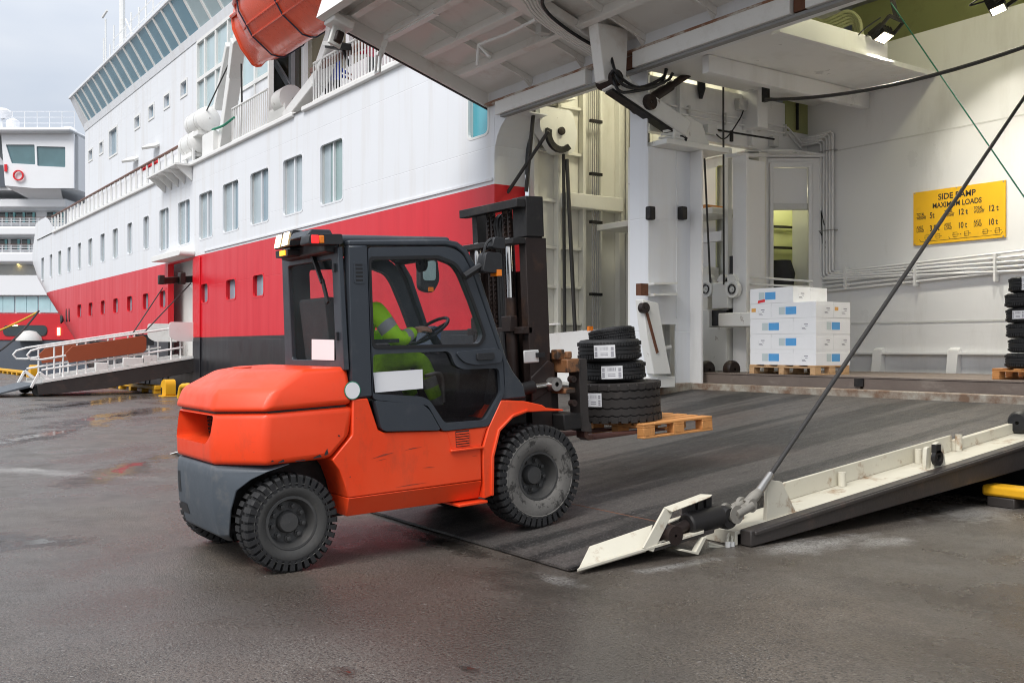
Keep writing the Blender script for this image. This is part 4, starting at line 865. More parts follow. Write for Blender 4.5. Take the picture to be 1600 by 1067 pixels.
bo = bpy.data.objects.new('booth_lamp', bl_); C.objects.link(bo); bo.location = fB(bL*0.55, 4.6, -0.8); bo.parent = ship; bo.location = bo.location-WL[ship]
# ---- sign wall, upper recess, soffit
MB().box(CXL-0.6, 8, WALL_Y, WALL_Y+0.2, DZ-0.3, 6.98).build('inner_wall', 'wall_white', ship)
z_ = onY(1302, 237, WALL_Y).z; MB().box(onY(1302, 237, WALL_Y).x, 8, WALL_Y-0.006, WALL_Y-0.001, z_-0.012, z_+0.012).build('wall_seam', 'shade', ship)
z_ = onY(1400, 504, WALL_Y).z; MB().box(onY(1330, 504, WALL_Y).x, 8, WALL_Y-0.010, WALL_Y-0.001, z_-0.015, z_+0.015).build('wall_seam', 'shade', ship)
z_ = onY(1400, 552, WALL_Y).z; MB().box(onY(1330, 504, WALL_Y).x, 8, WALL_Y-0.10, WALL_Y-0.001, z_-0.02, z_+0.02).build('kick_rail', 'wall_white', ship, 0.005)
for a in (1376, 1494):
    x_ = onY(a, 560, WALL_Y).x; MB().prism([(WALL_Y-0.1, z_+0.06), (WALL_Y-0.002, z_+0.1), (WALL_Y-0.002, DZ-0.1), (WALL_Y-0.2, DZ-0.1)], [], x_-0.09, x_+0.09, fYZ).build('kick_bracket', 'wall_white', ship)
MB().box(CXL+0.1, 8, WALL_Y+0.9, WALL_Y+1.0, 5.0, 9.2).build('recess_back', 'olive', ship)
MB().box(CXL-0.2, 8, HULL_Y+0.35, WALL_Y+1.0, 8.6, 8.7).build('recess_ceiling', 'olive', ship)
MB().box(LX, CXL-0.21, HULL_Y+0.35, TB, 8.6, 8.7).build('trunk_ceiling', 'trunk_cream', ship)
MB().box(CXL-0.2, CXL-0.1, HULL_Y+0.35, WALL_Y+0.9, ZL+0.11, 8.59).build('trunk_partition', 'trunk_cream', ship)
SOX = -9.68
MB().box(CXL-0.1, SOX, HULL_Y+0.31, 15.49, ZL+0.02, ZL+0.10).build('soffit', 'wall_white', ship)
MB().box(SOX, SOX+0.03, HULL_Y+0.35, 14.1, ZL-0.02, ZL+0.36).build('soffit_fascia', 'wall_white', ship, 0.004)
MB().box(SOX+0.031, SOX+0.16, HULL_Y+0.35, 14.1, ZL-0.02, ZL+0.02).build('soffit_lip', 'wall_white', ship, 0.004)
for x_ in (-11.1,): MB().box(x_, x_+0.14, HULL_Y+0.4, WALL_Y-0.02, ZL-0.26, ZL+0.015).build('soffit_beam', 'wall_white', ship, 0.005)
MB().box(CXL-0.40, CXL-0.25, 11.45, WALL_Y, bz1+0.08, ZL+0.01).build('niche_upper_wall', 'wall_white', ship)
NW = CXL-0.25
for z_ in (bz1+0.45, bz1+0.56): MB().tube([(NW+0.04, 11.8, z_), (NW+0.04, 14.9, z_), (NW+0.04, 15.3, z_-0.25)], 0.018, 7).build('niche_conduit', 'wall_white', ship, smooth=True)
for y_ in (12.3, 13.2, 14.1, 14.8): MB().box(NW+0.002, NW+0.07, y_, y_+0.03, bz1+0.40, bz1+0.61).build('conduit_clip', 'shade', ship)
for y_, z_, w_, h_ in ((12.7, bz1+0.18, 0.22, 0.16), (13.5, bz1+0.7, 0.3, 0.2), (14.4, bz1+0.15, 0.16, 0.2)): MB().box(NW+0.002, NW+0.12, y_, y_+w_, z_, z_+h_).build('junction_box', 'shade', ship, 0.01)
for y_ in (12.05, 13.85): MB().box(NW+0.002, NW+0.09, y_, y_+0.06, bz1+0.1, ZL).build('wall_stiffener', 'wall_white', ship, 0.005)
mb = MB().tube(smoothpath([(NW+0.08, 12.8, bz1+0.3), (NW+0.12, 13.1, bz1+0.12), (NW+0.1, 13.5, bz1+0.5), (NW+0.08, 13.65, bz1+0.72)]), 0.012, 6); mb.build('niche_lead', 'black', ship, smooth=True)
# olive porthole in the wall
a0, a1 = onX(1227, 204, CXL-0.24), onX(1266, 142, CXL-0.24)
MB().prism(rrect(a0.y, a1.y, a0.z, a1.z, 0.06), [], CXL-0.30, CXL-0.235, fYZ).build('wall_port', 'olive', ship)
mb = MB().tube([(CXL-0.2, a0.y+0.3, a0.z+0.04), (CXL-0.2, a0.y+0.3, a1.z-0.2), (CXL-0.2, a0.y+0.16, a1.z-0.12)], 0.025); mb.build('port_pipe', 'black_metal', ship)
# cable trays in the recess
mb = MB()
for k in range(5):
    cp = lambda a, b: onY(a, b, 14.3)+Vector((0, k*0.03, 0)); mb.tube(smoothpath([cp(1235, 30+k*4), cp(1262, 27+k*4), cp(1285, 33+k*4), cp(1305, 26+k*4), cp(1325, 18+k*4), cp(1340-k*3, 27+k*3), cp(1346-k*4, 45), cp(1347-k*4, 80)]), 0.03, 6)
mb.each('recess_cable', 'booth_lime', ship, smooth=True)
mb = MB()
for k in range(3): mb.box(SOX+0.1, SOX+3.5, 12.0+k*0.9, 12.12+k*0.9, 8.3, 8.6)
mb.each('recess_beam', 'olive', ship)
# pipes on the sign wall
def pipe_run(pts_list, r, name, mat='wall_white'):
    for pts in pts_list: MB().tube(pts, r, 7).build(name, mat, ship, smooth=True)
runs = []
for k in range(5):
    d = k*4.6; xk = 1301-d; yk = 205+d*0.95
    runs.append([onY(1198, 232+d*0.3, WALL_Y-0.3), onY(xk-4, yk+1, WALL_Y-0.1), onY(xk, yk+4, WALL_Y-0.08), onY(xk, 421+d*0.6, WALL_Y-0.08), onY(xk+4, 425+d*0.6, WALL_Y-0.08), onY(1650, 386+d*1.9, WALL_Y-0.08)])
pipe_run(runs, 0.022, 'wall_pipe')
pipe_run([[onY(1285, 436+k*6.5, WALL_Y-0.07), onY(1650, 394+k*7.5, WALL_Y-0.07)] for k in range(4)], 0.02, 'wall_pipe')
for a, t0, t1 in ((1321, 417, 452), (1430, 409, 447), (1555, 397, 440), (1665, 385, 430)):
    p0, p1 = onY(a-1.5, t1, WALL_Y-0.09), onY(a+2, t0, WALL_Y-0.09); MB().box(p0.x, p1.x, WALL_Y-0.13, WALL_Y-0.003, p0.z, p1.z).build('pipe_bracket', 'wall_white', ship)
for b in (236, 360):
    p0, p1 = onY(1280, b+2, WALL_Y-0.1), onY(1304, b-2, WALL_Y-0.1); MB().box(p0.x, p1.x, WALL_Y-0.12, WALL_Y-0.003, p0.z, p1.z).build('pipe_bracket', 'steel', ship)
mb = MB().tube([onY(1170, 433, 13.6), onY(1270, 440, 14.2)], 0.02); mb.tube([onY(1170, 444, 13.6), onY(1270, 449, 14.2)], 0.02); mb.each('booth_guard_rail', 'white', ship)
mb = MB().tube(smoothpath([fB(bL*0.95, bpt(1262, 330)[1], 0.05), fB(bL*0.98, bpt(1265, 380)[1], 0.05), fB(bL*1.05, bpt(1273, 386)[1], 0.08), onY(1281, 362, WALL_Y-0.1)]), 0.01, 6); mb.tube([fB(bL*0.95, bpt(1265, 330)[1], 0.05), onY(1288, 352, WALL_Y-0.1)], 0.008, 6); mb.each('booth_lead', 'black_metal', ship)

# ---- lift platform (steel) with boxes on it
PZ = 1.17
plat = thing('cargo_lift_platform', (-8, 13.4, PZ-0.2), 'rusty brown steel cargo lift platform above the opening sill', 'platform')
pxl = onY(1092, 590, 12.3).x
MB().box(pxl, 6, 12.30, 15.2, PZ-0.02, PZ).build('plate', 'platform_steel', plat)
jx = onY(1345, 590, 12.3).x
MB().box(pxl+0.03, jx-0.02, 12.31, 12.45, PZ-0.21, PZ-0.022).build('edge_beam', 'platform_steel', plat, 0.01)
MB().box(jx+0.02, 6, 12.31, 12.45, PZ-0.21, PZ-0.022).build('edge_beam', 'platform_steel', plat, 0.01)
MB().box(pxl-0.02, pxl+0.05, 12.29, 12.8, PZ-0.21, PZ+0.0).build('end_cap', 'rust', plat, 0.01)
MB().box(jx-0.1, jx+0.05, 12.28, 12.31, PZ-0.14, PZ-0.03).build('joint_block', 'black_metal', plat)

# ---- the open hatch: hinged at the lintel, rising outward
hz0, hy0, ang = 6.40, 10.95, R(17.6)
cu_, su_ = math.cos(ang), math.sin(ang)
HXL = onY(757, 172, hy0).x; HXR = 4.0
def hp(x, u, n): return (x, hy0-u*cu_-n*su_, hz0+u*su_+n*cu_) if False else (x, hy0-u*cu_+n*su_, hz0+u*su_+n*cu_)   # u outward, n upward
HL = 3.75
hatch = MB()
hatch.add([hp(HXL, -0.1, 0.26), hp(HXR, -0.1, 0.26), hp(HXR, HL, 0.26), hp(HXL, HL, 0.26), hp(HXL, -0.1, 0.36), hp(HXR, -0.1, 0.36), hp(HXR, HL, 0.36), hp(HXL, HL, 0.36)], [(0, 3, 2, 1), (4, 5, 6, 7), (0, 1, 5, 4), (1, 2, 6, 5), (2, 3, 7, 6), (3, 0, 4, 7)])
hskin = hatch.build('hatch_skin', 'hatch_white', ship)
def hbox(x0, x1, u0_, u1_, n0, n1, name, mat, bv=0.0):
    vs = [hp(x, u, n) for n in (n0, n1) for (x, u) in ((x0, u0_), (x1, u0_), (x1, u1_), (x0, u1_))]
    return MB().add(vs, [(0, 3, 2, 1), (4, 5, 6, 7), (0, 1, 5, 4), (1, 2, 6, 5), (2, 3, 7, 6), (3, 0, 4, 7)]).build(name, mat, hskin, bv)
hbox(HXL, HXL+0.06, 0.0, HL, 0.0, 0.258, 'hatch_end_plate', 'hatch_white')
hbox(HXL-0.045, HXL-0.003, -0.12, HL, -0.02, 0.10, 'hatch_gasket', 'black')
hbox(HXL, HXR, -0.08, -0.02, 0.0, 0.258, 'hatch_inner_edge', 'rust_white')
hbox(HXL, HXR, -0.14, -0.084, -0.03, 0.10, 'hatch_gasket', 'black')
hbox(HXL+0.062, HXR, -0.015, 0.05, -0.02, 0.04, 'hatch_edge_flange', 'rust_white')
for u_ in (0.95, 1.75, 2.55, 3.3):
    hbox(HXL+0.55, HXR, u_-0.02, u_+0.02, 0.07, 0.258, 'hatch_stringer', 'hatch_white')
    hbox(HXL+0.55, HXR, u_-0.06, u_+0.06, 0.045, 0.068, 'stringer_flange', 'hatch_white', 0.005)
    vs = [hp(HXL+0.05, u_, 0.255), hp(HXL+0.55, u_, 0.255), hp(HXL+0.55, u_, 0.06), hp(HXL+0.2, u_, 0.2)]
    MB().add(vs, [(0, 1, 2, 3)]).build('stringer_bracket', 'hatch_white', hskin)
x_ = HXL+1.55; k = 0
while x_ < HXR:
    hbox(x_-0.02, x_+0.02, -0.015, HL, 0.15, 0.257, 'hatch_rib', 'hatch_white')
    vs = [hp(x_, 0.0, 0.03), hp(x_, 0.3, 0.18), hp(x_, 0.3, 0.255), hp(x_, 0.0, 0.255)]; MB().add(vs, [(0, 1, 2, 3)]).build('rib_bracket', 'hatch_white', hskin)
    x_ += 1.55; k += 1
hbox(HXL, HXR, HL-0.12, HL+0.02, -0.05, 0.36, 'hatch_outer_edge', 'hatch_white')
# corner lug, hanging latch, strip bar under the hatch
hbox(HXL+0.02, HXL+0.45, HL-0.55, HL-0.13, -0.12, 0.04, 'corner_lug', 'hatch_white', 0.03)
hbox(HXL+0.15, HXL+0.22, HL-0.5, HL-0.25, -0.45, -0.1, 'lug_plate', 'white_worn', 0.02)
hbox(HXL+0.26, HXL+0.36, HL-0.45, HL-0.3, -0.42, -0.2, 'lug_ring', 'brown_metal', 0.03)
p0 = onX(604, 61, HXL+0.35); pe_ = onY(682, 14, p0.y)
MB().bar(p0, Vector((pe_.x, p0.y, p0.z)), 0.14, 0.10).build('strip_bar', 'white', hskin, 0.01)
mb = MB().bar(p0, onX(594, 88, HXL+0.3), 0.12, 0.10); q = onX(592, 88, HXL+0.3); q2 = onX(590, 114, HXL+0.3)
for dx in (-0.08, 0.08): mb.bar(q+Vector((dx, 0, 0.03)), q2+Vector((dx, 0, 0)), 0.035, 0.035)
mb.bar(q2+Vector((-0.09, 0, 0)), q2+Vector((0.09, 0, 0)), 0.035, 0.035); mb.build('latch_link', 'white_worn', hskin)
# conduits along the heavy transverse girder
gx = onY(935, 110, 10.6).x
hbox(gx-0.32, gx+0.12, 0.0, HL, 0.02, 0.2, 'hatch_girder', 'hatch_white', 0.02)
mb = MB()
for k in range(5): mb.tube(smoothpath([hp(gx-0.2+k*0.06, 0.1, -0.03), hp(gx-0.2+k*0.06, 1.2, -0.03), hp(gx-0.12+k*0.07, 1.7, -0.03), hp(gx+0.1+k*0.08, 2.2, -0.03), hp(gx+0.15+k*0.08, HL-0.2, -0.03)]), 0.022, 6)
mb.each('hatch_conduit', 'hatch_white', hskin, smooth=True)
mb = MB().tube(smoothpath([hp(gx+0.16, 0.1, -0.06), hp(gx+0.1, 1.0, -0.06), hp(gx+0.25, 1.7, -0.06), hp(gx+0.7, 2.0, -0.06), hp(gx+2.2, 2.4, -0.06)]), 0.028, 7); mb.build('hatch_hose', 'black', hskin, smooth=True)
p0 = Vector(hp(gx-1.9, 1.55, 0.0)); mb = MB().tube([hp(gx-0.2, 1.55, -0.02), hp(gx-1.1, 1.5, 0.0), p0], 0.03); mb.tube([p0, p0+Vector((-0.05, 0, -0.35))], 0.03); mb.tube([p0, p0+Vector((0.35, 0, -0.3))], 0.025); mb.build('loose_bracket', 'white', hskin)
p0 = Vector(hp(gx-0.55, 1.2, 0.2)); MB().box(p0.x-0.08, p0.x+0.08, p0.y-0.1, p0.y+0.1, p0.z-0.18, p0.z).build('junction_box', 'shade', hskin, 0.01)
p0 = Vector(hp(gx+1.05, 2.6, 0.05)); MB().bar(p0, p0+Vector((-0.25, 0.05, -0.22)), 0.16, 0.2).build('hatch_lamp', 'black_metal', hskin, 0.03)
# folding arm that lifts the hatch
AX = CXL+0.05
j0 = onX(930, 85, AX-0.35); j1 = onX(952, 126, AX-0.2); j2 = onX(1068, 205, AX); jm = onX(1005, 163, AX-0.1); js = onX(1090, 107, AX)
mb = MB().prism([(-0.2, 0), (0.25, 0), (0.3, 0.9), (-0.35, 0.9)], [], -0.06, 0.06, lambda u, v, a: Vector((AX-0.2+a*2, j1.y+u, j1.z-0.05+v))); mb.build('hatch_lug', 'hatch_white', ship, 0.02)
mb = MB().bar(j1, j2, 0.30, 0.30, (0, 0.3, 1)); mb.build('lift_arm', 'white_worn', ship, 0.02)
mb = MB().bar(j1+Vector((0.02, -0.02, -0.17)), j2+Vector((0.02, -0.02, -0.17)), 0.20, 0.06, (0, 0.3, 1)); mb.build('lift_arm_keel', 'black_metal', ship)
mb = MB().tube([jm, jm.lerp(js, 0.5)], 0.085, 12); mb.tube([jm.lerp(js, 0.5), js], 0.06, 12); mb.build('lift_cylinder', 'brown_metal', ship, smooth=True)
mb = MB()
for c_ in (j1, jm): mb.lathe([(-0.2, 0.02), (-0.2, 0.13), (0.2, 0.13), (0.2, 0.02)], c_, 'x', 16)
mb.each('arm_pin', 'brown_metal', ship, smooth=True)
mb = MB().prism([(-0.35, -0.25), (0.55, -0.25), (0.35, 0.15), (0.0, 0.25), (-0.3, 0.1)], [], -0.1, 0.1, lambda u, v, a: Vector((AX+a, j2.y+u, j2.z+v))); mb.build('arm_foot', 'white_worn', ship, 0.02)
mb = MB()
for pts in ([j1+Vector((0, 0, 0.3)), onX(965, 140, AX+0.1), onX(990, 143, AX+0.1), onX(1030, 132, AX+0.1), onX(1042, 108, AX+0.1)], [j1+Vector((0, 0, 0.5)), onX(968, 128, AX+0.15), onX(1000, 138, AX+0.15), onX(1040, 128, AX+0.15), onX(1051, 115, AX+0.15)], [j1, onX(960, 110, AX+0.12), onX(975, 126, AX+0.12), onX(1000, 137, AX+0.12), onX(1035, 122, AX+0.12), onX(1041, 104, AX+0.12)]):
    mb.tube(smoothpath(pts), 0.026, 7)
mb.each('hydraulic_hose', 'black', ship, smooth=True)
mb = MB(); c_ = onX(1050, 225, CXL+0.05)
for k in range(4): mb.tube(smoothpath([c_+Vector((0.0, -0.35+k*0.05, 0.0+k*0.06)), c_+Vector((0.1, 0.1, 0.02+k*0.07)), c_+Vector((0.02, 0.4, 0.03+k*0.05)), c_+Vector((0, 0.35, 0.4))]), 0.022, 6)
mb.each('arm_pipe', 'white', ship, smooth=True)
# hanging plug and lead
h0 = onY(1095, 108, 12.6); mb = MB().tube([h0, h0+Vector((0, 0, -0.12)), h0+Vector((0.02, 0, -0.35)), h0+Vector((0, 0, -0.52))], [0.05, 0.07, 0.07, 0.03], 10); mb.build('pendant_control', 'black', ship, smooth=True)
# wall-side pipes, dark hooks in the niche top
mb = MB()
for k in range(3): mb.tube([onY(1045+k*10, 190+k*8, 12.9), onY(1120+k*12, 184+k*9, 13.6)], 0.02, 6)
mb.each('niche_pipe', 'shade', ship)
MB().box(onY(1171, 180, 14.0).x, onY(1202, 180, 14.0).x, 13.7, 13.98, onY(1180, 204, 13.9).z, onY(1180, 138, 13.9).z).build('niche_cabinet', 'wall_white', ship, 0.02)
MB().box(onY(1196, 180, 13.7).x, onY(1204, 180, 13.7).x, 13.6, 13.68, onY(1200, 160, 13.7).z, onY(1200, 137, 13.7).z).build('cabinet_clamp', 'black_metal', ship)
mb = MB().tube([onY(1075, 196, 12.6), onY(1210, 218, 14.0)], 0.018, 6); mb.box(onY(1143, 210, 13.2).x, onY(1146, 210, 13.2).x, 13.15, 13.2, onY(1144, 222, 13.2).z, onY(1144, 205, 13.2).z); mb.build('niche_lead', 'black_metal', ship)

# ================================================================== cables and ropes across the opening
def rope(name, pts, r, mat, label, cat='cable'):
    o = MB().tube(pts, r, 8).build(name, mat, None, smooth=True); tag(o, label, cat); return o
rope('sagging_cable', sag(onY(1196, 156, 13.3), onY(1660, 52, 12.2), 0.2), 0.028, 'cable', 'black cable sagging across the inner wall above the yellow sign')
rope('green_line', [onY(1392, 5, 12.8), onY(1640, 366, 12.8)], 0.010, 'rope_green', 'thin green line running diagonally down past the floodlight', 'line')

# floodlights (lit)
def floodlight(c, aim, label, power, spin=0):
    t_ = thing('floodlight', c, label, 'floodlight', 'lit floodlights in the opening')
    d = Vector(aim).normalized(); s = d.cross(Vector((0, 0, 1))).normalized(); u = s.cross(d)
    f = lambda a, b, e: Vector(c)+s*a+u*b+d*e
    hs = [f(a, b, e) for e in (0.0, 0.10) for a, b in ((-0.165, -0.11), (0.165, -0.11), (0.165, 0.11), (-0.165, 0.11))]
    MB().add(hs, [(0, 1, 2, 3), (7, 6, 5, 4), (0, 4, 5, 1), (1, 5, 6, 2), (2, 6, 7, 3), (3, 7, 4, 0)]).build('housing', 'black_metal', t_)
    MB().add([f(-0.145, -0.09, 0.102), f(0.145, -0.09, 0.102), f(0.145, 0.09, 0.102), f(-0.145, 0.09, 0.102)], [(0, 1, 2, 3)]).build('lamp_panel', 'flood_glow', t_)
    mb = MB()
    for k in range(5): q = -0.16+k*0.08; mb.add([f(q, -0.12, 0), f(q+0.02, -0.12, 0), f(q+0.02, 0.12, 0), f(q, 0.12, 0), f(q, -0.12, -0.06), f(q+0.02, -0.12, -0.06), f(q+0.02, 0.12, -0.06), f(q, 0.12, -0.06)], [(0, 1, 2, 3), (4, 7, 6, 5), (0, 4, 5, 1), (2, 6, 7, 3), (1, 5, 6, 2), (3, 7, 4, 0)])
    mb.build('cooling_fins', 'black_metal', t_)
    mb = MB().bar(f(0.22, 0, 0.05), f(0.22, 0.3, -0.02), 0.03, 0.05); mb.bar(f(-0.22, 0, 0.05), f(-0.22, 0.3, -0.02), 0.03, 0.05); mb.bar(f(-0.22, 0.3, -0.02), f(0.22, 0.3, -0.02), 0.03, 0.05); mb.bar(f(0, 0.3, -0.02), Vector(c)+Vector((0, 0, 1.3)), 0.06, 0.06); mb.build('bracket', 'black_metal', t_)
    mb = MB().tube(smoothpath([f(0.1, -0.1, -0.06), f(0.25, -0.3, -0.05), f(0.35, -0.1, -0.05), f(0.3, 0.2, -0.05)]), 0.012, 6); mb.build('lead', 'black', t_)
    l = bpy.data.lights.new('flood_lamp', 'AREA'); l.shape = 'RECTANGLE'; l.size = 0.34; l.size_y = 0.22; l.energy = power; l.color = (1.0, 0.95, 0.83); l.spread = R(125)
    o = bpy.data.objects.new('flood_lamp', l); C.objects.link(o); o.parent = t_; o.location = d*0.11; o.rotation_euler = (-d).to_track_quat('Z', 'Y').to_euler()
    return t_
floodlight(onY(1377, 52, 13.7), (0.45, 0.05, -0.85), 'lit floodlight hanging at the end of the white soffit beam', 45)
floodlight(onY(1556, 6, 13.6), (0.25, 0.1, -0.85), 'lit floodlight at the upper right above the yellow sign', 45)

# ================================================================== SIDE RAMP
RF, RT, RZ = 4.35, 12.08, 0.86
SLP = RZ/(RT-RF)
def zr(y): return (y-RF)*SLP+0.03
RXR, RXL = -5.52, -14.9
ramp_t = thing('side_ramp', (-10, 8, 0), 'dark anti-slip loading ramp with cream edge channel, lowered onto the quay', 'ramp')
def plate(x0, x1, y0, y1, name, th=0.10):
    t0 = min(th, 0.02 if y0 < RF+0.01 else th)
    vs = [(x0, y0, zr(y0)), (x1, y0, zr(y0)), (x1, y1, zr(y1)), (x0, y1, zr(y1)), (x0, y0, zr(y0)-t0), (x1, y0, zr(y0)-t0), (x1, y1, zr(y1)-th), (x0, y1, zr(y1)-th)]
    return MB().add(vs, [(0, 1, 2, 3), (4, 7, 6, 5), (0, 4, 5, 1), (1, 5, 6, 2), (2, 6, 7, 3), (3, 7, 4, 0)]).build(name, 'ramp_skid', ramp_t)
HINGE = 5.62
plate(RXL, RXR, RF, HINGE-0.012, 'foot_flap', 0.05)
plate(RXL, -5.86, HINGE, 10.9, 'deck_plate', 0.12)
plate(CXL+0.1, -5.86, 10.905, RT, 'deck_plate', 0.12)
vs = []
MB().tube([(RXL, HINGE-0.006, zr(HINGE)-0.02), (RXR-0.3, HINGE-0.006, zr(HINGE)-0.02)], 0.022, 8).build('hinge_rod', 'rust', ramp_t, smooth=True)
mb = MB()
for x in (-14.6, -12.6, -10.6, -8.6, -6.8): mb.loft([[(x-0.08, y, zr(y)-0.13), (x+0.08, y, zr(y)-0.13), (x+0.08, y, max(0.0, zr(y)-0.42)), (x-0.08, y, max(0.0, zr(y)-0.42))] for y in (6.2, 8.5, 10.8)])
mb.each('under_beam', 'ramp_black', ramp_t)
# near edge channel
CI, CO = -5.85, -5.50            # channel inside / outside
def strip(pts, th, name, mat, bv=0.0, x0=0, x1=0): pass
def sloped(x0, x1, y0, y1, dz0, dz1, name, mat, bv=0.0, floor=None, e0=0.0, e1=0.0):
    """bar that follows the ramp slope between heights dz0..dz1 above it"""
    f = lambda z: z if floor is None else max(floor, z)
    vs = [(x, y, f(zr(y)+dz+e)) for dz in (dz0, dz1) for (x, y, e) in ((x0, y0, e0), (x1, y0, e0), (x1, y1, e1), (x0, y1, e1))]
    return MB().add(vs, [(0, 3, 2, 1), (4, 5, 6, 7), (0, 1, 5, 4), (1, 2, 6, 5), (2, 3, 7, 6), (3, 0, 4, 7)]).build(name, mat, ramp_t, bv)
ye = 6.05
sloped(CI, CO, ye, 12.0, -0.13, -0.10, 'channel_floor', 'cream_paint', 0.004)
sloped(CI-0.012, CI+0.018, 7.0, 9.62, -0.098, 0.065, 'channel_rail', 'cream_paint', 0.004)
sloped(CI-0.012, CI+0.05, 9.64, 12.0, -0.098, 0.012, 'channel_rail', 'cream_paint', 0.004)
sloped(CO+0.004, CO+0.12, ye+0.02, 12.0, -0.40, -0.09, 'side_fender', 'ramp_black', 0.010, 0.004)
sloped(CO+0.05, CO+0.135, ye+0.06, 12.0, -0.135, -0.10, 'fender_lip', 'ramp_black', 0.008, 0.004)
sloped(CI, CO, ye-0.03, ye, -0.36, -0.10, 'channel_end_plate', 'cream_paint', 0.004, 0.004)
for y_, h_ in ((9.66, 0.10), (7.75, 0.06), (8.95, 0.07)):
    MB().tube([(CI+0.07, y_, zr(y_)-0.1), (CI+0.07, y_, zr(y_)+h_-0.03)], 0.035, 12).build('channel_stub', 'cream_paint', ramp_t, smooth=True)
# cheek plate, lashing eye
def cheek(pxs, x0, x1, name, mat='cream_paint', bv=0.006):
    pts = [(onX(a, b, x1).y, onX(a, b, x1).z) for a, b in pxs]; return MB().prism(rpoly(pts, 0.02, 2), [], x0, x1, fYZ).build(name, mat, ramp_t, bv)
cheek([(1198, 818), (1200, 756), (1206, 750), (1222, 752), (1244, 800), (1240, 806)], CO-0.06, CO-0.02, 'cheek_plate')
cheek([(1446, 738), (1448, 700), (1454, 697), (1459, 700), (1459, 736)], CO-0.10, CO-0.06, 'lashing_post'); cheek([(1459, 737), (1462, 693), (1468, 690), (1474, 696), (1478, 727)], CO-0.05, CO-0.01, 'lashing_post')
c_ = onX(1463, 712, CO); mb = MB().lathe([(-0.02, 0.035), (-0.02, 0.075), (0.02, 0.075), (0.02, 0.035)], c_+Vector((0.01, 0, -0.02)), 'x', 16, True); mb.box(CO-0.02, CO+0.03, c_.y-0.05, c_.y+0.03, c_.z+0.03, c_.z+0.11); mb.build('lashing_ring', 'black_metal', ramp_t, smooth=True)
# foot guard (cream, folded plate) at the near corner of the flap
FXo = -5.44
g = lambda a, b, X=FXo: onX(a, b, X)
def poly3(pts, th, name, mat='cream_paint'):
    """folded plate from a 3-D outline, thickened"""
    pts = [Vector(p) for p in pts]; n_ = (pts[1]-pts[0]).cross(pts[2]-pts[0]).normalized()*th
    k = len(pts); mb = MB().add(pts+[p+n_ for p in pts], [tuple(range(k)), tuple(reversed(range(k, 2*k)))]+[(i, (i+1) % k, k+(i+1) % k, k+i) for i in range(k)]); return mb.build(name, mat, ramp_t, 0.003)
FI = FXo-0.16
a0 = g(903, 893); a1 = g(1010, 862); a1.z = max(a1.z, 0.012)
poly3([g(902, 892, FXo), g(921, 853, FI), g(1020, 819, FI), g(1010, 860, FXo)], 0.012, 'foot_guard')
poly3([g(902, 893, FXo+0.02), g(1100, 833, FXo+0.02), g(1101, 828, FXo-0.05), g(914, 885, FXo-0.05)], 0.02, 'foot_sole')
poly3([g(1002, 856, FXo), g(1018, 862, FXo), g(1048, 802, FXo-0.06), g(1036, 794, FXo-0.06)], 0.02, 'guard_riser')
poly3([g(1036, 794, FXo-0.06), g(1049, 801, FXo-0.02), g(1108, 778, FXo-0.02), g(1112, 774, FXo-0.12), g(1093, 773, FXo-0.12)], 0.015, 'guard_arm')
poly3([g(1036, 822, FXo-0.12), g(1060, 812, FXo-0.12), g(1066, 807, FXo-0.15), g(1040, 815, FXo-0.15)], 0.012, 'guard_tab')
poly3([g(1018, 862), g(1114, 832), g(1115, 826), g(1034, 846)], 0.012, 'cylinder_tray', 'ramp_black')
poly3([g(1054, 858, FXo-0.02), g(1084, 865, FXo-0.02), g(1098, 836, FXo-0.02), g(1092, 838, FXo-0.02), g(1080, 860, FXo-0.02), g(1060, 856, FXo-0.02)], 0.05, 'tray_foot')
# hydraulic cylinder, shackle, socket
c0, c1 = g(1072, 820, FXo-0.08), g(1122, 806, FXo-0.08)
mb = MB().tube([c0, c0.lerp(c1, 0.04), c1], [0.078, 0.092, 0.092], 20); mb.build('flap_cylinder', 'black_metal', ramp_t, smooth=True)
mb = MB().tube([g(1048, 832, FXo-0.08), c0], 0.045, 14); mb.lathe([(-0.09, 0.01), (-0.09, 0.075), (0.09, 0.075), (0.09, 0.01)], g(1043, 834, FXo-0.07), 'x', 16); mb.build('cylinder_eye', 'brown_metal', ramp_t, smooth=True)
mb = MB(); p = g(1090, 800, FXo-0.1)
for k in range(3): q = g(1076+k*13, 804-k*4, FXo-0.12); mb.box(q.x-0.04, q.x+0.04, q.y-0.03, q.y+0.03, q.z-0.02, q.z+0.10)
mb.tube(smoothpath([g(1074, 798, FXo-0.12), g(1100, 793, FXo-0.12), g(1125, 793, FXo-0.12), g(1140, 789, FXo-0.12)]), 0.02, 8); mb.build('cylinder_valves', 'black', ramp_t, smooth=True)
mb = MB().lathe([(-0.06, 0.03), (-0.06, 0.08), (-0.03, 0.092), (0.03, 0.092), (0.06, 0.08), (0.06, 0.03)], g(1133, 808, FXo-0.06), 'x', 20); mb.tube([c1, g(1136, 803, FXo-0.08)], 0.06, 14); mb.build('cylinder_head', 'black_metal', ramp_t, smooth=True)
s0, s1, s2 = g(1142, 802, -5.5), g(1166, 788, -5.5), g(1186, 768, -5.5)
mb = MB()
for dx in (-0.05, 0.05):
    mb.tube([s0+Vector((dx, 0, 0)), s1+Vector((dx, 0, 0.0))], [0.038, 0.042], 12)
    mb.lathe([(-0.018, 0.01), (-0.018, 0.055), (0.018, 0.055), (0.018, 0.01)], s1+Vector((dx, 0, 0)), 'x', 18); mb.lathe([(-0.018, 0.01), (-0.018, 0.075), (0.018, 0.075), (0.018, 0.01)], s0+Vector((dx, 0, 0)), 'x', 18)
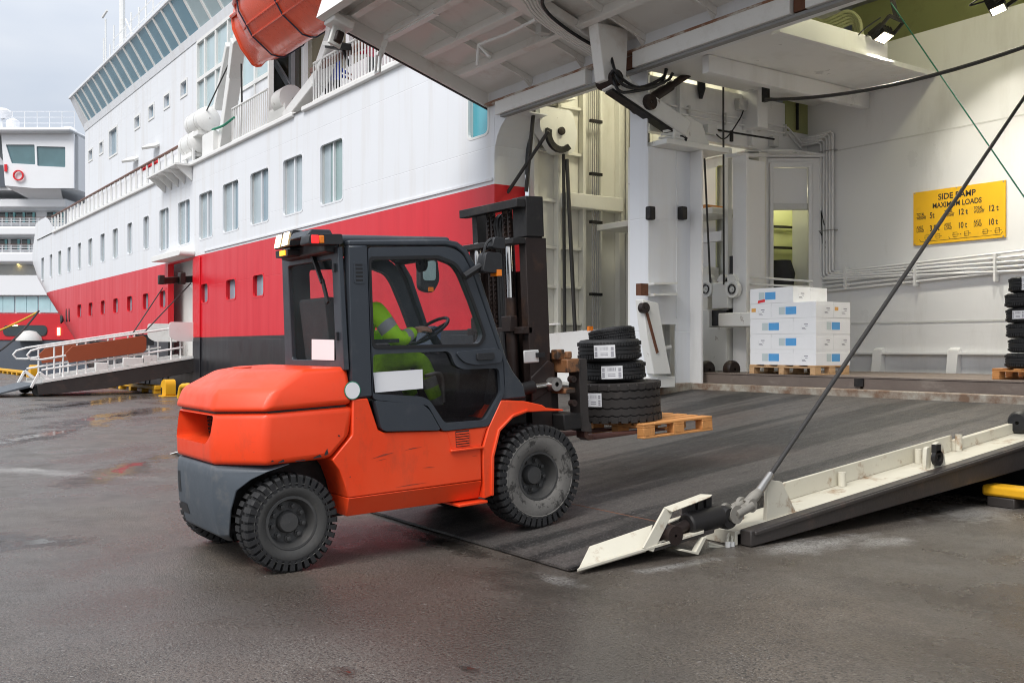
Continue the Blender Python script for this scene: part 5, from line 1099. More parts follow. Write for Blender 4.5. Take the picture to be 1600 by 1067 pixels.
mb.tube([s1, s1.lerp(s2, 0.6), s2], [0.042, 0.046, 0.036], 14); mb.build('cable_shackle', 'shackle_steel', ramp_t, smooth=True)
mb = MB().box(CI+0.02, CI+0.14, s2.y-0.05, s2.y+0.06, zr(s2.y)-0.1, zr(s2.y)+0.02); mb.build('socket_block', 'rust', ramp_t, 0.01)
# hydraulic pipes wrapping over the end plate
mb = MB()
for k in range(2):
    o = k*0.05; mb.tube(smoothpath([g(1190, 812-k*2, CO-0.16-o), g(1160, 826, CO-0.16-o), g(1145, 829+k*4, CO-0.14-o), g(1138+k*6, 836, CO-0.05), g(1137+k*6, 850, CO-0.02), g(1140+k*4, 856, CO-0.04), g(1106, 848+k*5, CO-0.05)], 4), 0.011, 8)
mb.build('hydraulic_pipes', 'cream_paint', ramp_t, smooth=True)
mb = MB()
for k in range(2): q = g(1137+k*7, 851, CO-0.01); mb.lathe([(-0.025, 0.008), (-0.025, 0.022), (0.025, 0.022), (0.025, 0.008)], q, 'z', 8)
mb.build('pipe_unions', 'shade', ramp_t)
# far-side guard (peeps out behind the truck)
p = onZ(262, 708, 0.05); poly3([(RXL-0.1, RF-0.05, 0.01), (RXL-0.1, RF+1.0, 0.25), (RXL-0.2, RF+1.1, 0.02), (RXL-0.3, RF+0.1, 0.005)], 0.02, 'far_foot_guard', 'shade')
# hoist cable
c_top = onY(1600, 153, 11.4); c_bot = s2
dirc = (c_top-c_bot); end = c_bot+dirc*1.35
hc = thing('hoist_cable', c_bot, 'thick dark hoist cable running from the ramp edge up to the ship', 'cable')
MB().tube([c_bot+dirc*0.03, end], 0.020, 10).build('wire_rope', 'cable', hc, smooth=True)
MB().tube([c_bot, c_bot+dirc*0.032], [0.036, 0.030], 14).build('socket_sleeve', 'steel', hc, smooth=True)
# black roller at the upper ramp corner
p = onX(1598, 660, -5.75); mb = MB().lathe([(-0.12, 0.02), (-0.12, 0.1), (-0.08, 0.13), (0.08, 0.13), (0.12, 0.1), (0.12, 0.02)], p, 'y', 18); tag(mb.build('ramp_roller', 'black', ramp_t, smooth=True))

# ================================================================== quay furniture
def kerb(x0, x1, y, label, mat='bollard_yellow', z0=0.13, z1=0.29, fmat=None):
    t_ = thing('kerb_rail', ((x0+x1)/2, y, 0), label, 'kerb', 'yellow kerb rails along the quay edge')
    MB().box(x0, x1, y-0.12, y+0.12, z0, z1).build('beam', mat, t_, 0.03)
    n_ = max(2, int((x1-x0)/1.6))
    for i in range(n_+1):
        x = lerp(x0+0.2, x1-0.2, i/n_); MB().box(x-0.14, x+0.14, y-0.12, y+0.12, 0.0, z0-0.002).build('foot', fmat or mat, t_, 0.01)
    return t_
KY = 9.75
kerb(onY(146, 600, KY).x, onY(247, 610, KY).x, KY, 'yellow kerb rail on short feet at the quay edge beyond the gangway')
kerb(onY(-6, 586, KY).x, onY(46, 592, KY).x, KY, 'worn yellow kerb rail at the far left below the dark ship hull')
kerb(onY(1543, 770, KY).x, -1.5, KY, 'yellow kerb rail in the shade under the raised edge of the ramp', 'bollard_yellow', 0.10, 0.21, 'ramp_black')  # feet coloured black here to paint in the shade that hides them
def bollard(c, s, label):
    t_ = thing('mooring_bollard', c, label, 'bollard', 'yellow mooring bollards')
    c = Vector(c)
    MB().prism(rpoly([(-0.42, 0), (0.42, 0), (0.42, 0.06), (-0.42, 0.06)], 0.02), [], -0.35, 0.35, lambda u, v, a: c+Vector((u, a, v))*s).build('base', 'bollard_yellow', t_, 0.01)
    MB().prism(rpoly([(0.40, 0.06), (0.42, 0.62), (0.34, 0.80), (0.05, 0.84), (-0.30, 0.74), (-0.46, 0.56), (-0.40, 0.44), (-0.18, 0.42), (-0.22, 0.06)], 0.1, 3), [], -0.24, 0.24, lambda u, v, a: c+Vector((u, a, v))*s).build('post', 'bollard_yellow', t_, 0.1, 4)
p = onY(263, 618, KY-0.3); bollard((p.x, p.y, 0), 0.68, 'rounded yellow mooring bollard beside the ferry gangway door')
p = onY(286, 620, KY-0.3); t_ = thing('quay_ladder_hoop', (p.x, p.y, 0), 'small yellow hoop at the quay edge just left of the forklift', 'hoop')
MB().tube(smoothpath([(p.x-0.35, p.y, 0), (p.x-0.15, p.y, 0.34), (p.x+0.25, p.y, 0.4), (p.x+0.7, p.y, 0.38), (p.x+0.8, p.y, 0)]), 0.09, 10).build('hoop', 'bollard_yellow', t_, smooth=True)
p = onY(52, 592, KY); bollard((p.x, KY, 0), 0.8, 'small distant yellow bollard at the left below the dark ship hull')

# ================================================================== gangway
GX0, GX1 = DOOR[0]+0.3, DOOR[1]-0.05
gtop, gbot = Vector((0, HULL_Y+0.3, 1.30)), Vector((0, onZ(40, 616, 0).y, 0.42))
gw = thing('gangway', ((GX0+GX1)/2, 8, 0), 'white railed gangway with black side beam and brown board, leading down from the ferry', 'gangway')
def gp(x, t_, h=0.0): q = gtop.lerp(gbot, t_); return Vector((x, q.y, q.z+h))
mb = MB().add([gp(GX0, 0), gp(GX1, 0), gp(GX1, 1), gp(GX0, 1), gp(GX0, 0, -0.1), gp(GX1, 0, -0.1), gp(GX1, 1, -0.1), gp(GX0, 1, -0.1)], [(0, 3, 2, 1), (4, 5, 6, 7), (0, 1, 5, 4), (1, 2, 6, 5), (2, 3, 7, 6), (3, 0, 4, 7)]); mb.build('walkway', 'deck_grey', gw)
for x in (GX1+0.01, GX0-0.13): MB().add([(x+dx, p.y, p.z) for dx in (0, 0.12) for p in (gp(0, -0.02, -0.05), gp(0, 1, -0.02), gp(0, 0.99, -0.38), gp(0, 0.6, -0.55), gp(0, -0.02, -0.5))], [(0, 1, 2, 3, 4), (9, 8, 7, 6, 5)]+[(i, (i+1) % 5, 5+(i+1) % 5, 5+i) for i in range(5)]).build('side_beam', 'ramp_black', gw, 0.01)
for x in (GX1+0.07, GX0-0.07): MB().add([(x+dx, p.y, p.z) for dx in (-0.06, 0.08) for p in (gp(0, 0, -0.03), gp(0, 0.97, 0.0), gp(0, 0.97, 0.09), gp(0, 0, 0.05))], [(0, 1, 2, 3), (7, 6, 5, 4)]+[(i, (i+1) % 4, 4+(i+1) % 4, 4+i) for i in range(4)]).build('kerb_strip', 'white_worn', gw)
for x in (GX1, GX0):
    mb = MB(); rr = 0.035
    for h in (0.42, 1.15): mb.tube([gp(x, 0.12, h), gp(x, 0.97, h)], rr, 8)
    mb.tube([gp(x, 0.97, 1.15), gp(x, 1.03, 1.10), gp(x, 1.05, 0.98), gp(x, 1.03, 0.82), gp(x, 0.97, 0.76), gp(x, 0.72, 0.78)], rr, 8)
    for t_ in (0.14, 0.2, 0.43, 0.47, 0.55, 0.72, 0.77, 0.85, 0.9): mb.tube([gp(x, t_, 0.02), gp(x, t_, 1.15)], rr*0.85, 6)
    mb.build('handrail', 'white', gw, smooth=True)
for x, t0, t1 in ((GX1+0.06, 0.36, 0.84), (GX0+0.02, 0.66, 0.90)):
    P_ = [gp(x, t0, 0.55), gp(x, t0, 0.95), gp(x, t0+0.02, 1.05), gp(x, t1-0.04, 1.05), gp(x, t1, 0.85), gp(x, t1-0.02, 0.52), gp(x, t0+0.02, 0.47)]
    k = len(P_); MB().add(P_+[p+Vector((0.05, 0, 0)) for p in P_], [tuple(range(k)), tuple(reversed(range(k, 2*k)))]+[(i, (i+1) % k, k+(i+1) % k, k+i) for i in range(k)]).build('side_board', 'board_brown', gw, 0.01)
ya, yb_ = gp(0, 0.22).y, gp(0, 0.02).y
for x in (GX1+0.10, GX0+0.2): MB().prism(rpoly([(ya, 1.98), (ya, 2.50), (yb_, 2.50), (yb_, 1.82), (ya+0.25, 1.82)], [0.1, 0.12, 0.02, 0.02, 0.2], 4), [], x, x+0.04, fYZ).build('end_screen', 'white', gw, 0.01)
for t_, w_ in ((0.34, 0.25), (0.44, 0.35), (0.63, 0.2)): q = gp(GX1+0.07, t_, 0.2); MB().box(q.x-0.05, q.x+0.06, q.y-w_, q.y+w_, q.z-0.14, q.z+0.14).build('hinge_box', 'white_worn', gw, 0.02)
for t_ in (0.53, 0.24): q = gp(GX0+0.1, t_, 0.75); MB().box(q.x, q.x+0.1, q.y-0.35, q.y+0.35, q.z-0.15, q.z+0.25).build('dark_panel', 'cloth_dark', gw, 0.02)
mb = MB()
for x in (GX0+0.1, GX1-0.1): c_ = gp(x, 0.985, 0); mb.lathe([(-0.12, 0.02), (-0.12, 0.18), (0.12, 0.18), (0.12, 0.02)], Vector((x, c_.y, 0.185)), 'x', 16)
mb.each('landing_roller', 'rubber', gw, smooth=True)
mb = MB().add([(GX0, gbot.y-0.02, 0.42), (GX1, gbot.y-0.02, 0.42), (GX1, gbot.y-1.5, 0.03), (GX0, gbot.y-1.5, 0.03), (GX0, gbot.y-0.02, 0.34), (GX1, gbot.y-0.02, 0.34), (GX1, gbot.y-1.5, 0.005), (GX0, gbot.y-1.5, 0.005)], [(0, 3, 2, 1), (4, 5, 6, 7), (0, 1, 5, 4), (1, 2, 6, 5), (2, 3, 7, 6), (3, 0, 4, 7)]); mb.build('landing_flap', 'bumper_grey', gw)
mb = MB()
for x in (GX0+0.1, GX1+0.05):
    mb.bar(gp(x, 0.93, 0.05), gp(x, 0.985, 0.35), 0.1, 0.1); mb.bar(gp(x, 0.985, 0.35), gp(x, 1.03, -0.1), 0.1, 0.08)
mb.each('flap_link', 'white', gw, bevel=0.01)
for a, b, nm in ((onY(247, 465, 11).x, (gp(GX1, 0.45, 1.1)), 'upper thin stay wire from the ferry side down to the gangway rail'), (onY(290, 440, 11).x, gp(GX1, 0.38, 1.1), 'lower thin stay wire from the gangway door down to the rail')):
    rope('stay_wire', [Vector((a+0.8, 10.95, 3.9)), b], 0.022, 'cable', nm)

# ================================================================== FORKLIFT   (local: x right side = 0, y forward from rear axle, z up)
fk = thing('forklift', (-6.62, 2.77, 0), 'orange and slate-grey forklift with closed cab driving up the ramp', 'forklift', None, (R(2.6), 0, 0))
bpy.context.view_layer.update()
FM = Matrix.Translation((-6.62, 2.77, 0)) @ Matrix.Rotation(R(2.6), 4, 'X')
FMI = FM.inverted()
W, WC = 1.56, 1.16
def mxr(s, x): return x if s > 0 else -W-x
def fl(mb, name, mat, parent=None, **k): return mb.build(name, mat, parent or fk, local=True, **k)
def fl_at(x, y, lx=0.0):
    """photo pixel -> local (y, z) on the truck's side plane"""
    p = onX(x, y, -6.62+lx); q = FMI @ p; return (q.y, q.z)
# counterweight rings: x, a plan with chamfered rear corners
def cw_ring(z, ins, ra, ch, fa, cd=0.26):
    r, l = -ins, -W+ins
    return [(r, fa, z), (r, ra+cd, z), (r-ch, ra, z), (l+ch, ra, z), (l, ra+cd, z), (l, fa, z)]
RA = -0.435
mb = MB().loft([cw_ring(0.772, -0.002, RA-0.01, 0.36, 0.30), cw_ring(0.925, 0.002, RA-0.012, 0.36, 0.462), cw_ring(1.138, 0.008, RA+0.015, 0.36, 0.51)]); cw = fl(mb, 'counterweight', 'orange', bevel=0.045, seg=6, angle=60)
mb = MB().loft([cw_ring(1.148, -0.004, RA-0.008, 0.36, 0.49), cw_ring(1.290, 0.010, RA+0.045, 0.37, 0.49, 0.30), cw_ring(1.425, 0.055, RA+0.29, 0.45, 0.49, 0.30)]); fl(mb, 'engine_hood', 'orange', bevel=0.042, seg=6, angle=60)
MB_ = MB().loft([cw_ring(1.12, 0.035, RA+0.04, 0.35, 0.45), cw_ring(1.17, 0.035, RA+0.04, 0.35, 0.45)]); fl(MB_, 'hood_seam', 'black')
# grey lower counterweight (ends at the wheel arch)
def bump_ring(z, ra, end, ins=0.0):
    r, l, ch, cd = -ins, -W+ins, 0.36, 0.26
    f = min(1.0, max(0.0, (end-ra)/cd)); xr_ = r-ch*(1-f); xl_ = l+ch*(1-f)
    return [(xr_, end, z), (r-ch, ra, z), (l+ch, ra, z), (xl_, end, z)]
mb = MB().loft([bump_ring(0.20, RA+0.12, -0.28, 0.12), bump_ring(0.26, RA+0.03, -0.35, 0.03), bump_ring(0.46, RA-0.01, -0.355), bump_ring(0.60, RA-0.012, -0.325), bump_ring(0.68, RA-0.01, -0.25), bump_ring(0.735, RA-0.005, -0.16), bump_ring(0.768, RA+0.01, 0.0)]); bmp = fl(mb, 'lower_counterweight', 'bumper_grey', bevel=0.015, seg=2, angle=50)
def bra(z): return lerp(RA+0.03, RA-0.01, (z-0.26)/0.20) if z < 0.46 else RA-0.0115
for x0, x1, z0, z1 in ((-1.17, -1.11, 0.50, 0.66), (-1.18, -1.0, 0.34, 0.42)):
    fl(MB().add([(x0, bra(z0)-0.003, z0), (x1, bra(z0)-0.003, z0), (x1-0.01, bra(z1)-0.003, z1), (x0, bra(z1)-0.003, z1)], [(0, 1, 2, 3)]), 'recess_shade_patch', 'dark_plastic', bmp)  # flat dark quads that paint the shade of recesses onto the bumper
# rear grille: framed opening into the counterweight
gx0, gx1 = -1.22, -0.36
cut = MB().prism(rpoly([(gx0+0.04, 0.915), (gx1-0.12, 0.915), (gx1-0.03, 0.975), (gx1-0.01, 1.120), (gx0, 1.120)], 0.035, 4), [], RA-0.2, RA+0.30, fXZ).build('cutter', 'orange', None, local=True)
cut.parent = fk; bm_ = cw.modifiers.new('cut', 'BOOLEAN'); bm_.object = cut; bm_.operation = 'DIFFERENCE'; bm_.solver = 'EXACT'
bpy.context.view_layer.update(); nm_ = bpy.data.meshes.new_from_object(cw.evaluated_get(bpy.context.evaluated_depsgraph_get())); cw.modifiers.clear(); cw.data = nm_; bpy.data.objects.remove(cut)
mb = MB()
for k in range(7): mb.box(gx0+0.02, gx1-0.04, RA+0.24, RA+0.255, 0.925+k*0.028, 0.940+k*0.028)
fl(mb, 'grille_bars', 'dark_plastic', cw); fl(MB().box(gx0, gx1-0.02, RA+0.27, RA+0.28, 0.90, 1.12), 'rear_grille', 'black', cw)
fl(MB().lathe([(0.0, 0.07), (0.006, 0.068), (0.008, 0.001)], (-0.95, 0.02, 1.428), 'z', 18), 'filler_cap', 'orange')
# chassis core
fl(MB().prism([(-0.30, 0.40), (0.5, 0.28), (1.75, 0.28), (1.80, 0.72), (2.30, 0.72), (2.30, 1.05), (0.5, 1.05), (-0.30, 0.78)], [], -W+0.36, -0.36, fYZ), 'chassis', 'black_metal')
fl(MB().box(-W+0.30, -0.30, -0.08, 0.08, 0.26, 0.42), 'rear_axle', 'black_metal'); fl(MB().box(-W+0.25, -0.25, 2.06, 2.26, 0.30, 0.54), 'front_axle', 'black_metal')
for s in (1, -1):
    X = lambda x: mxr(s, x)
    body = [(0.468, 0.915), (0.312, 0.762), (0.365, 0.685), (0.402, 0.575), (0.425, 0.472), (1.585, 0.462), (1.590, 0.72), (1.65, 0.865), (1.70, 0.88), (1.235, 0.878), (1.22, 0.888), (0.735, 0.92), (0.69, 0.945), (0.655, 1.06), (0.615, 1.185), (0.492, 1.185), (0.478, 0.93)]
    sp = fl(MB().prism(body, [], X(-0.34), X(0.0), fYZ), 'side_panel', 'orange', bevel=0.010, seg=2, angle=50)
    mb = MB().loft([[(X(0.0), 0.425, 0.470), (X(0.0), 1.585, 0.458), (X(-0.33), 1.585, 0.458), (X(-0.33), 0.425, 0.470)], [(X(-0.075), 0.440, 0.325), (X(-0.075), 1.60, 0.308), (X(-0.33), 1.60, 0.308), (X(-0.33), 0.440, 0.325)]]); fl(mb, 'sill_skirt', 'orange', bevel=0.006)
    fender = [(1.600, 0.315), (1.600, 0.715), (1.66, 0.87), (1.79, 1.078), (2.02, 1.058), (2.20, 1.012), (2.24, 0.985), (2.42, 0.958), (2.42, 0.946), (2.22, 0.958), (2.05, 0.965), (1.90, 0.93), (1.77, 0.835), (1.70, 0.64), (1.678, 0.33)]
    fl(MB().prism(fender, [], X(-0.36), X(0.015), fYZ), 'front_fender', 'orange', bevel=0.012, seg=2, angle=50)
    arch = [(1.655, 0.33), (1.672, 0.64), (1.745, 0.85), (1.89, 0.958), (2.05, 0.99), (2.05, 0.972), (1.90, 0.938), (1.765, 0.835), (1.698, 0.64), (1.680, 0.33)]
    fl(MB().prism(arch, [], X(0.0), X(0.028), fYZ), 'fender_lip', 'orange', bevel=0.006)
    fl(MB().box(X(-0.30), X(0.01), 1.36, 1.63, 0.275, 0.298), 'step_plate', 'orange', bevel=0.006)
    # louvre panel with slats
    fl(MB().prism([(1.285, 0.87), (1.32, 0.735), (1.585, 0.735), (1.60, 0.80), (1.63, 0.87)], [], X(0.001), X(0.004), fYZ), 'louvre_panel', 'orange')
    for k in range(6): fl(MB().box(X(0.003), X(0.014), 1.36, 1.475, 0.755+k*0.019, 0.765+k*0.019), 'louvre_slat', 'orange')
    fl(MB().box(X(0.0035), X(0.0055), 1.355, 1.48, 0.748, 0.872), 'louvre_back', 'dark_plastic')
    fl(MB().box(X(0.003), X(0.024), 1.30, 1.60, 0.715, 0.733), 'louvre_ledge', 'orange', bevel=0.005)
    # slate cover below the door
    fl(MB().prism(rpoly([(0.668, 1.165), (1.07, 1.105), (1.125, 1.06), (1.215, 0.905), (1.20, 0.895), (0.745, 0.93), (0.71, 0.95)], 0.02, 3), [], X(-0.05), X(0.014), fYZ), 'battery_cover', 'slate', bevel=0.012, seg=3)
    # cab frame (the cab is narrower than the body)
    XC = lambda x: x if s > 0 else -WC-x
    fl(MB().prism([(0.492, 1.19), (0.648, 1.19), (0.66, 2.31), (0.512, 2.31)], [], XC(-0.09), XC(0.0), fYZ), 'rear_pillar', 'slate', bevel=0.012, seg=2)
    vent = MB()
    for k in range(5): vent.box(XC(0.0), XC(0.007), 0.555, 0.612, 2.045+k*0.028, 2.060+k*0.028)
    fl(MB().prism(rrect(0.542, 0.625, 2.03, 2.19, 0.015), [], XC(0.0), XC(0.006), fYZ), 'pillar_vent', 'slate'); fl(vent, 'vent_slots', 'black')
    apil = [(0.512, 2.345), (1.34, 2.365), (1.45, 2.348), (1.53, 2.295), (1.63, 2.135), (1.87, 1.42), (1.935, 1.30), (2.03, 1.19), (2.055, 1.085), (1.80, 1.085), (1.845, 1.20), (1.84, 1.385), (1.575, 2.12), (1.50, 2.255), (1.43, 2.302), (1.34, 2.318), (0.512, 2.305)]
    fl(MB().prism(apil, [], XC(-0.09), XC(-0.002), fYZ), 'front_pillar', 'slate', bevel=0.012, seg=2)
    dout = rpoly([(0.666, 2.295), (1.335, 2.308), (1.425, 2.285), (1.487, 2.24), (1.562, 2.11), (1.825, 1.385), (1.83, 1.14), (1.665, 0.885), (1.235, 0.885), (1.115, 1.095), (0.655, 1.172)], 0.03, 2)
    gu = rpoly([(0.680, 2.20), (1.25, 2.215), (1.40, 2.165), (1.455, 2.09), (1.545, 1.88), (1.645, 1.61), (1.60, 1.545), (0.676, 1.568)], [0.03, 0.03, 0.08, 0.08, 0.03, 0.06, 0.05, 0.05], 4)
    glw = rpoly([(0.668, 1.505), (1.33, 1.50), (1.375, 1.38), (1.45, 1.35), (1.785, 1.34), (1.795, 1.14), (1.635, 0.935), (1.26, 0.945), (1.135, 1.13), (1.07, 1.165), (0.655, 1.215)], [0.03, 0.05, 0.05, 0.03, 0.04, 0.04, 0.04, 0.04, 0.04, 0.04, 0.02], 4)
    door = fl(MB().prism(dout, [gu, glw], XC(-0.055), XC(0.010), fYZ), 'cab_door', 'slate', bevel=0.008, seg=2)
    fl(MB().prism(rpoly([(0.664, 2.225), (1.26, 2.24), (1.42, 2.185), (1.48, 2.10), (1.57, 1.885), (1.672, 1.60), (1.615, 1.522), (0.660, 1.546)], [0.03, 0.03, 0.08, 0.08, 0.03, 0.06, 0.05, 0.05], 4), [gu], XC(0.006), XC(0.017), fYZ), 'window_seal', 'black', door)
    fl(MB().prism(gu, [], XC(-0.03), XC(-0.024), fYZ), 'upper_glass', 'cab_glass', door)
    fl(MB().prism(glw, [], XC(-0.03), XC(-0.024), fYZ), 'lower_glass', 'cab_glass_tint', door)
    fl(MB().prism(rpoly([(1.365, 1.49), (1.77, 1.505), (1.81, 1.45), (1.80, 1.385), (1.56, 1.375), (1.44, 1.405)], 0.045, 4), [], XC(-0.02), XC(0.032), fYZ), 'handle_plate', 'slate', door, bevel=0.012, seg=3)
    fl(MB().prism(rrect(1.555, 1.72, 1.415, 1.47, 0.015), [], XC(0.03), XC(0.052), fYZ), 'door_handle', 'dark_plastic', door, bevel=0.008)
for (a, z, w_, h_, sk_) in ((-0.10, 0.786, 0.05, 0.012, 0.01), (0.02, 0.782, 0.09, 0.008, 0.0), (0.16, 0.788, 0.07, 0.014, 0.012), (0.25, 0.80, 0.03, 0.03, 0.02), (-0.15, 0.80, 0.02, 0.012, 0.0), (0.36, 0.93, 0.02, 0.014, -0.01)):
    fl(MB().add([(0.0068, a, z), (0.0068, a+w_, z+sk_*0.5), (0.0068, a+w_*0.8, z+h_+sk_), (0.0068, a+w_*0.15, z+h_*0.7)], [(0, 1, 2, 3)]), 'paint_chip', 'dark_plastic', cw)
for (a, z, w_, h_, sk_) in ((0.62, 0.735, 0.20, 0.010, 0.03), (0.90, 0.77, 0.16, 0.006, 0.012), (0.66, 0.715, 0.1, 0.004, 0.01), (1.05, 0.62, 0.12, 0.008, -0.01), (0.44, 0.62, 0.012, 0.012, 0.0), (1.50, 0.66, 0.06, 0.005, 0.0), (0.8, 0.50, 0.3, 0.006, 0.004)):
    fl(MB().add([(0.0012, a, z), (0.0012, a+w_*0.6, z+sk_*0.5), (0.0012, a+w_, z+sk_), (0.0012, a+w_*0.5, z+h_+sk_*0.5)], [(0, 1, 2, 3)]), 'scuff_mark', 'scuff')
# papers and sticker on the near side
fl(MB().prism([fl_at(585, 582), fl_at(662, 577), fl_at(663, 607), fl_at(588, 613.5)], [], -0.022, -0.018, fYZ), 'paper_sheet', 'paper', fk)
st = fl_at(550.5, 610); fl(MB().prism([(st[0]+0.065*math.cos(k*math.pi/12), st[1]+0.068*math.sin(k*math.pi/12)) for k in range(24)], [], 0.0, 0.004, fYZ), 'round_sticker', 'rope_green'); fl(MB().prism([(st[0]+0.058*math.cos(k*math.pi/12), st[1]+0.061*math.sin(k*math.pi/12)) for k in range(24)], [], 0.004, 0.006, fYZ), 'sticker_face', 'paper')
def rear_at(x, y, a):
    p = FMI.to_3x3() @ Vector(_ray(x, y)); o = FMI @ Vector((0, 0, CAM_H)); t_ = (a-o.y)/p.y; q = o+p*t_; return (q.x, q.z)
# roof, rear frame and window, front screen
fl(MB().box(-WC+0.06, -0.06, 0.47, 1.42, 2.322, 2.392), 'roof', 'slate', bevel=0.03, seg=3)
fl(MB().prism([(-WC+0.02, 1.40), (-0.02, 1.40), (-0.05, 2.30), (-WC+0.05, 2.30)], [rrect(-WC+0.17, -0.16, 1.47, 2.22, 0.03)], 0.445, 0.488, fXZ), 'rear_frame', 'slate', bevel=0.008)
rw = fl(MB().box(-WC+0.16, -0.15, 0.466, 0.470, 1.46, 2.23), 'rear_window', 'cab_glass')
fl(MB().prism([rear_at(487, 562, 0.44), rear_at(522, 563, 0.44), rear_at(522, 531, 0.44), rear_at(487, 530, 0.44)], [], 0.440, 0.443, fXZ), 'paper_sheet', 'paper')
mb = MB().bar((-0.45, 0.43, 2.26), (-0.28, 0.42, 2.05), 0.03, 0.02); mb.bar((-0.28, 0.42, 2.07), (-0.2, 0.42, 1.9), 0.015, 0.04); fl(mb, 'wiper', 'black')
for z_ in (1.62, 2.12): fl(MB().box(-0.115, -0.085, 0.425, 0.446, z_, z_+0.06), 'window_hinge', 'dark_plastic')
fl(MB().box(-WC+0.08, -0.10, 1.35, 1.45, 1.40, 1.43), 'hood_ledge', 'slate') if False else None
fl(MB().loft([[(-WC+0.09, 1.545, 2.25), (-0.09, 1.545, 2.25), (-0.09, 1.55, 2.25), (-WC+0.09, 1.55, 2.25)], [(-WC+0.09, 1.86, 1.36), (-0.09, 1.86, 1.36), (-0.09, 1.866, 1.36), (-WC+0.09, 1.866, 1.36)]]), 'front_window', 'cab_glass')
fl(MB().box(-WC+0.09, -0.09, 1.46, 1.54, 2.24, 2.31), 'front_header', 'slate', bevel=0.01)
fl(MB().prism([(1.80, 1.0), (1.88, 1.36), (1.84, 1.38), (1.76, 1.05)], [], -WC+0.09, -0.09, fYZ), 'front_panel', 'slate')
fl(MB().box(-WC+0.34, -0.34, 1.80, 2.25, 0.95, 1.22), 'front_cowl', 'black_metal', bevel=0.03)
# rear roof visor with lamps
fl(MB().prism([(0.37, 2.265), (0.47, 2.25), (0.50, 2.345), (0.40, 2.365), (0.37, 2.345)], [], -WC+0.22, -0.10, fYZ), 'roof_visor', 'dark_plastic', bevel=0.015)
fl(MB().prism([(0.22, 2.375), (0.45, 2.375), (0.42, 2.43), (0.26, 2.43)], [], -0.42, -0.10, fYZ), 'antenna_box', 'slate', bevel=0.012)
def work_lamp(x, z, o=0.15):
    l = fl(MB().prism(rpoly([(0.10+o, z-0.055), (0.13+o, z+0.075), (0.26+o, z+0.06), (0.27+o, z-0.03)], 0.025, 3), [], x-0.075, x+0.075, fYZ), 'work_light', 'dark_plastic', bevel=0.012)
    fl(MB().add([(x-0.055, 0.092+o, z-0.042), (x+0.055, 0.092+o, z-0.042), (x+0.055, 0.117+o, z+0.058), (x-0.055, 0.117+o, z+0.058)], [(0, 1, 2, 3)]), 'lens', 'work_glow', l); fl(MB().bar((x, 0.24+o, z), (x, 0.3+o, z-0.06), 0.04, 0.03), 'stay', 'black', l)
work_lamp(-0.70, 2.385); work_lamp(-0.55, 2.39)
fl(MB().prism(rrect(-0.80, -0.56, 2.27, 2.325, 0.012), [], 0.27, 0.37, fXZ), 'rear_indicator', 'dark_plastic', bevel=0.008); fl(MB().box(-0.70, -0.60, 0.262, 0.27, 2.28, 2.318), 'amber_lens', 'amber_glow')
tl = fl(MB().prism(rpoly([(0.20, 2.312), (0.215, 2.385), (0.47, 2.39), (0.47, 2.315)], 0.02), [], -0.16, -0.01, fYZ), 'tail_lamp', 'dark_plastic', bevel=0.01)
fl(MB().box(-0.155, -0.004, 0.225, 0.285, 2.318, 2.378), 'red_lens', 'red_glow', tl, bevel=0.006); fl(MB().box(-0.155, -0.004, 0.287, 0.325, 2.319, 2.377), 'amber_lens', 'lens_amber', tl, bevel=0.006)
fl(MB().tube([(-0.3, 0.38, 2.37), (-0.6, 0.37, 2.36), (-0.8, 0.38, 2.37)], 0.012), 'lamp_lead', 'black')
# mirror and indicator on the front pillar
m0 = fl_at(764, 412, 0.08)
mr = fl(MB().prism(rpoly([(m0[0]-0.10, m0[1]-0.07), (m0[0]+0.08, m0[1]-0.08), (m0[0]+0.09, m0[1]+0.08), (m0[0]-0.06, m0[1]+0.09)], 0.03, 3), [], 0.03, 0.14, fYZ), 'mirror', 'dark_plastic', bevel=0.015)
fl(MB().prism(rpoly([(m0[0]+0.0, m0[1]+0.12), (m0[0]+0.13, m0[1]+0.11), (m0[0]+0.13, m0[1]+0.2), (m0[0]+0.03, m0[1]+0.21)], 0.03, 3), [], 0.04, 0.13, fYZ), 'work_lamp_housing', 'dark_plastic', mr, bevel=0.015)
fl(MB().box(0.05, 0.145, m0[0]+0.03, m0[0]+0.075, m0[1]-0.10, m0[1]-0.05), 'indicator_lens', 'lens_amber', mr)
mb = MB().tube([(0.06, m0[0]-0.22, m0[1]-0.1), (0.08, m0[0]-0.08, m0[1]-0.02)], 0.03, 8); mb.tube(smoothpath([(0.09, m0[0]-0.06, m0[1]+0.05), (0.09, m0[0]-0.02, m0[1]+0.16), (0.09, m0[0]+0.05, m0[1]+0.2)]), 0.012, 6); fl(mb, 'mirror_arm', 'black', mr, smooth=True)
ml_ = fl_at(668, 430, -WC-0.10); mq = fl(MB().prism(rpoly([(ml_[0]-0.09, ml_[1]-0.13), (ml_[0]+0.04, ml_[1]-0.17), (ml_[0]+0.12, ml_[1]-0.05), (ml_[0]+0.10, ml_[1]+0.16), (ml_[0]-0.08, ml_[1]+0.16)], 0.05, 3), [], -WC-0.16, -WC-0.08, fYZ), 'mirror', 'dark_plastic', bevel=0.012); fl(MB().prism(rpoly([(ml_[0]-0.06, ml_[1]-0.05), (ml_[0]+0.07, ml_[1]-0.05), (ml_[0]+0.08, ml_[1]+0.13), (ml_[0]-0.06, ml_[1]+0.13)], 0.03, 3), [], -WC-0.079, -WC-0.074, fYZ), 'mirror_glass', 'ship_glass_green', mq); fl(MB().box(-WC-0.10, -WC-0.07, ml_[0]-0.01, ml_[0]+0.04, ml_[1]-0.15, ml_[1]-0.11), 'indicator_lens', 'lens_amber', mq)
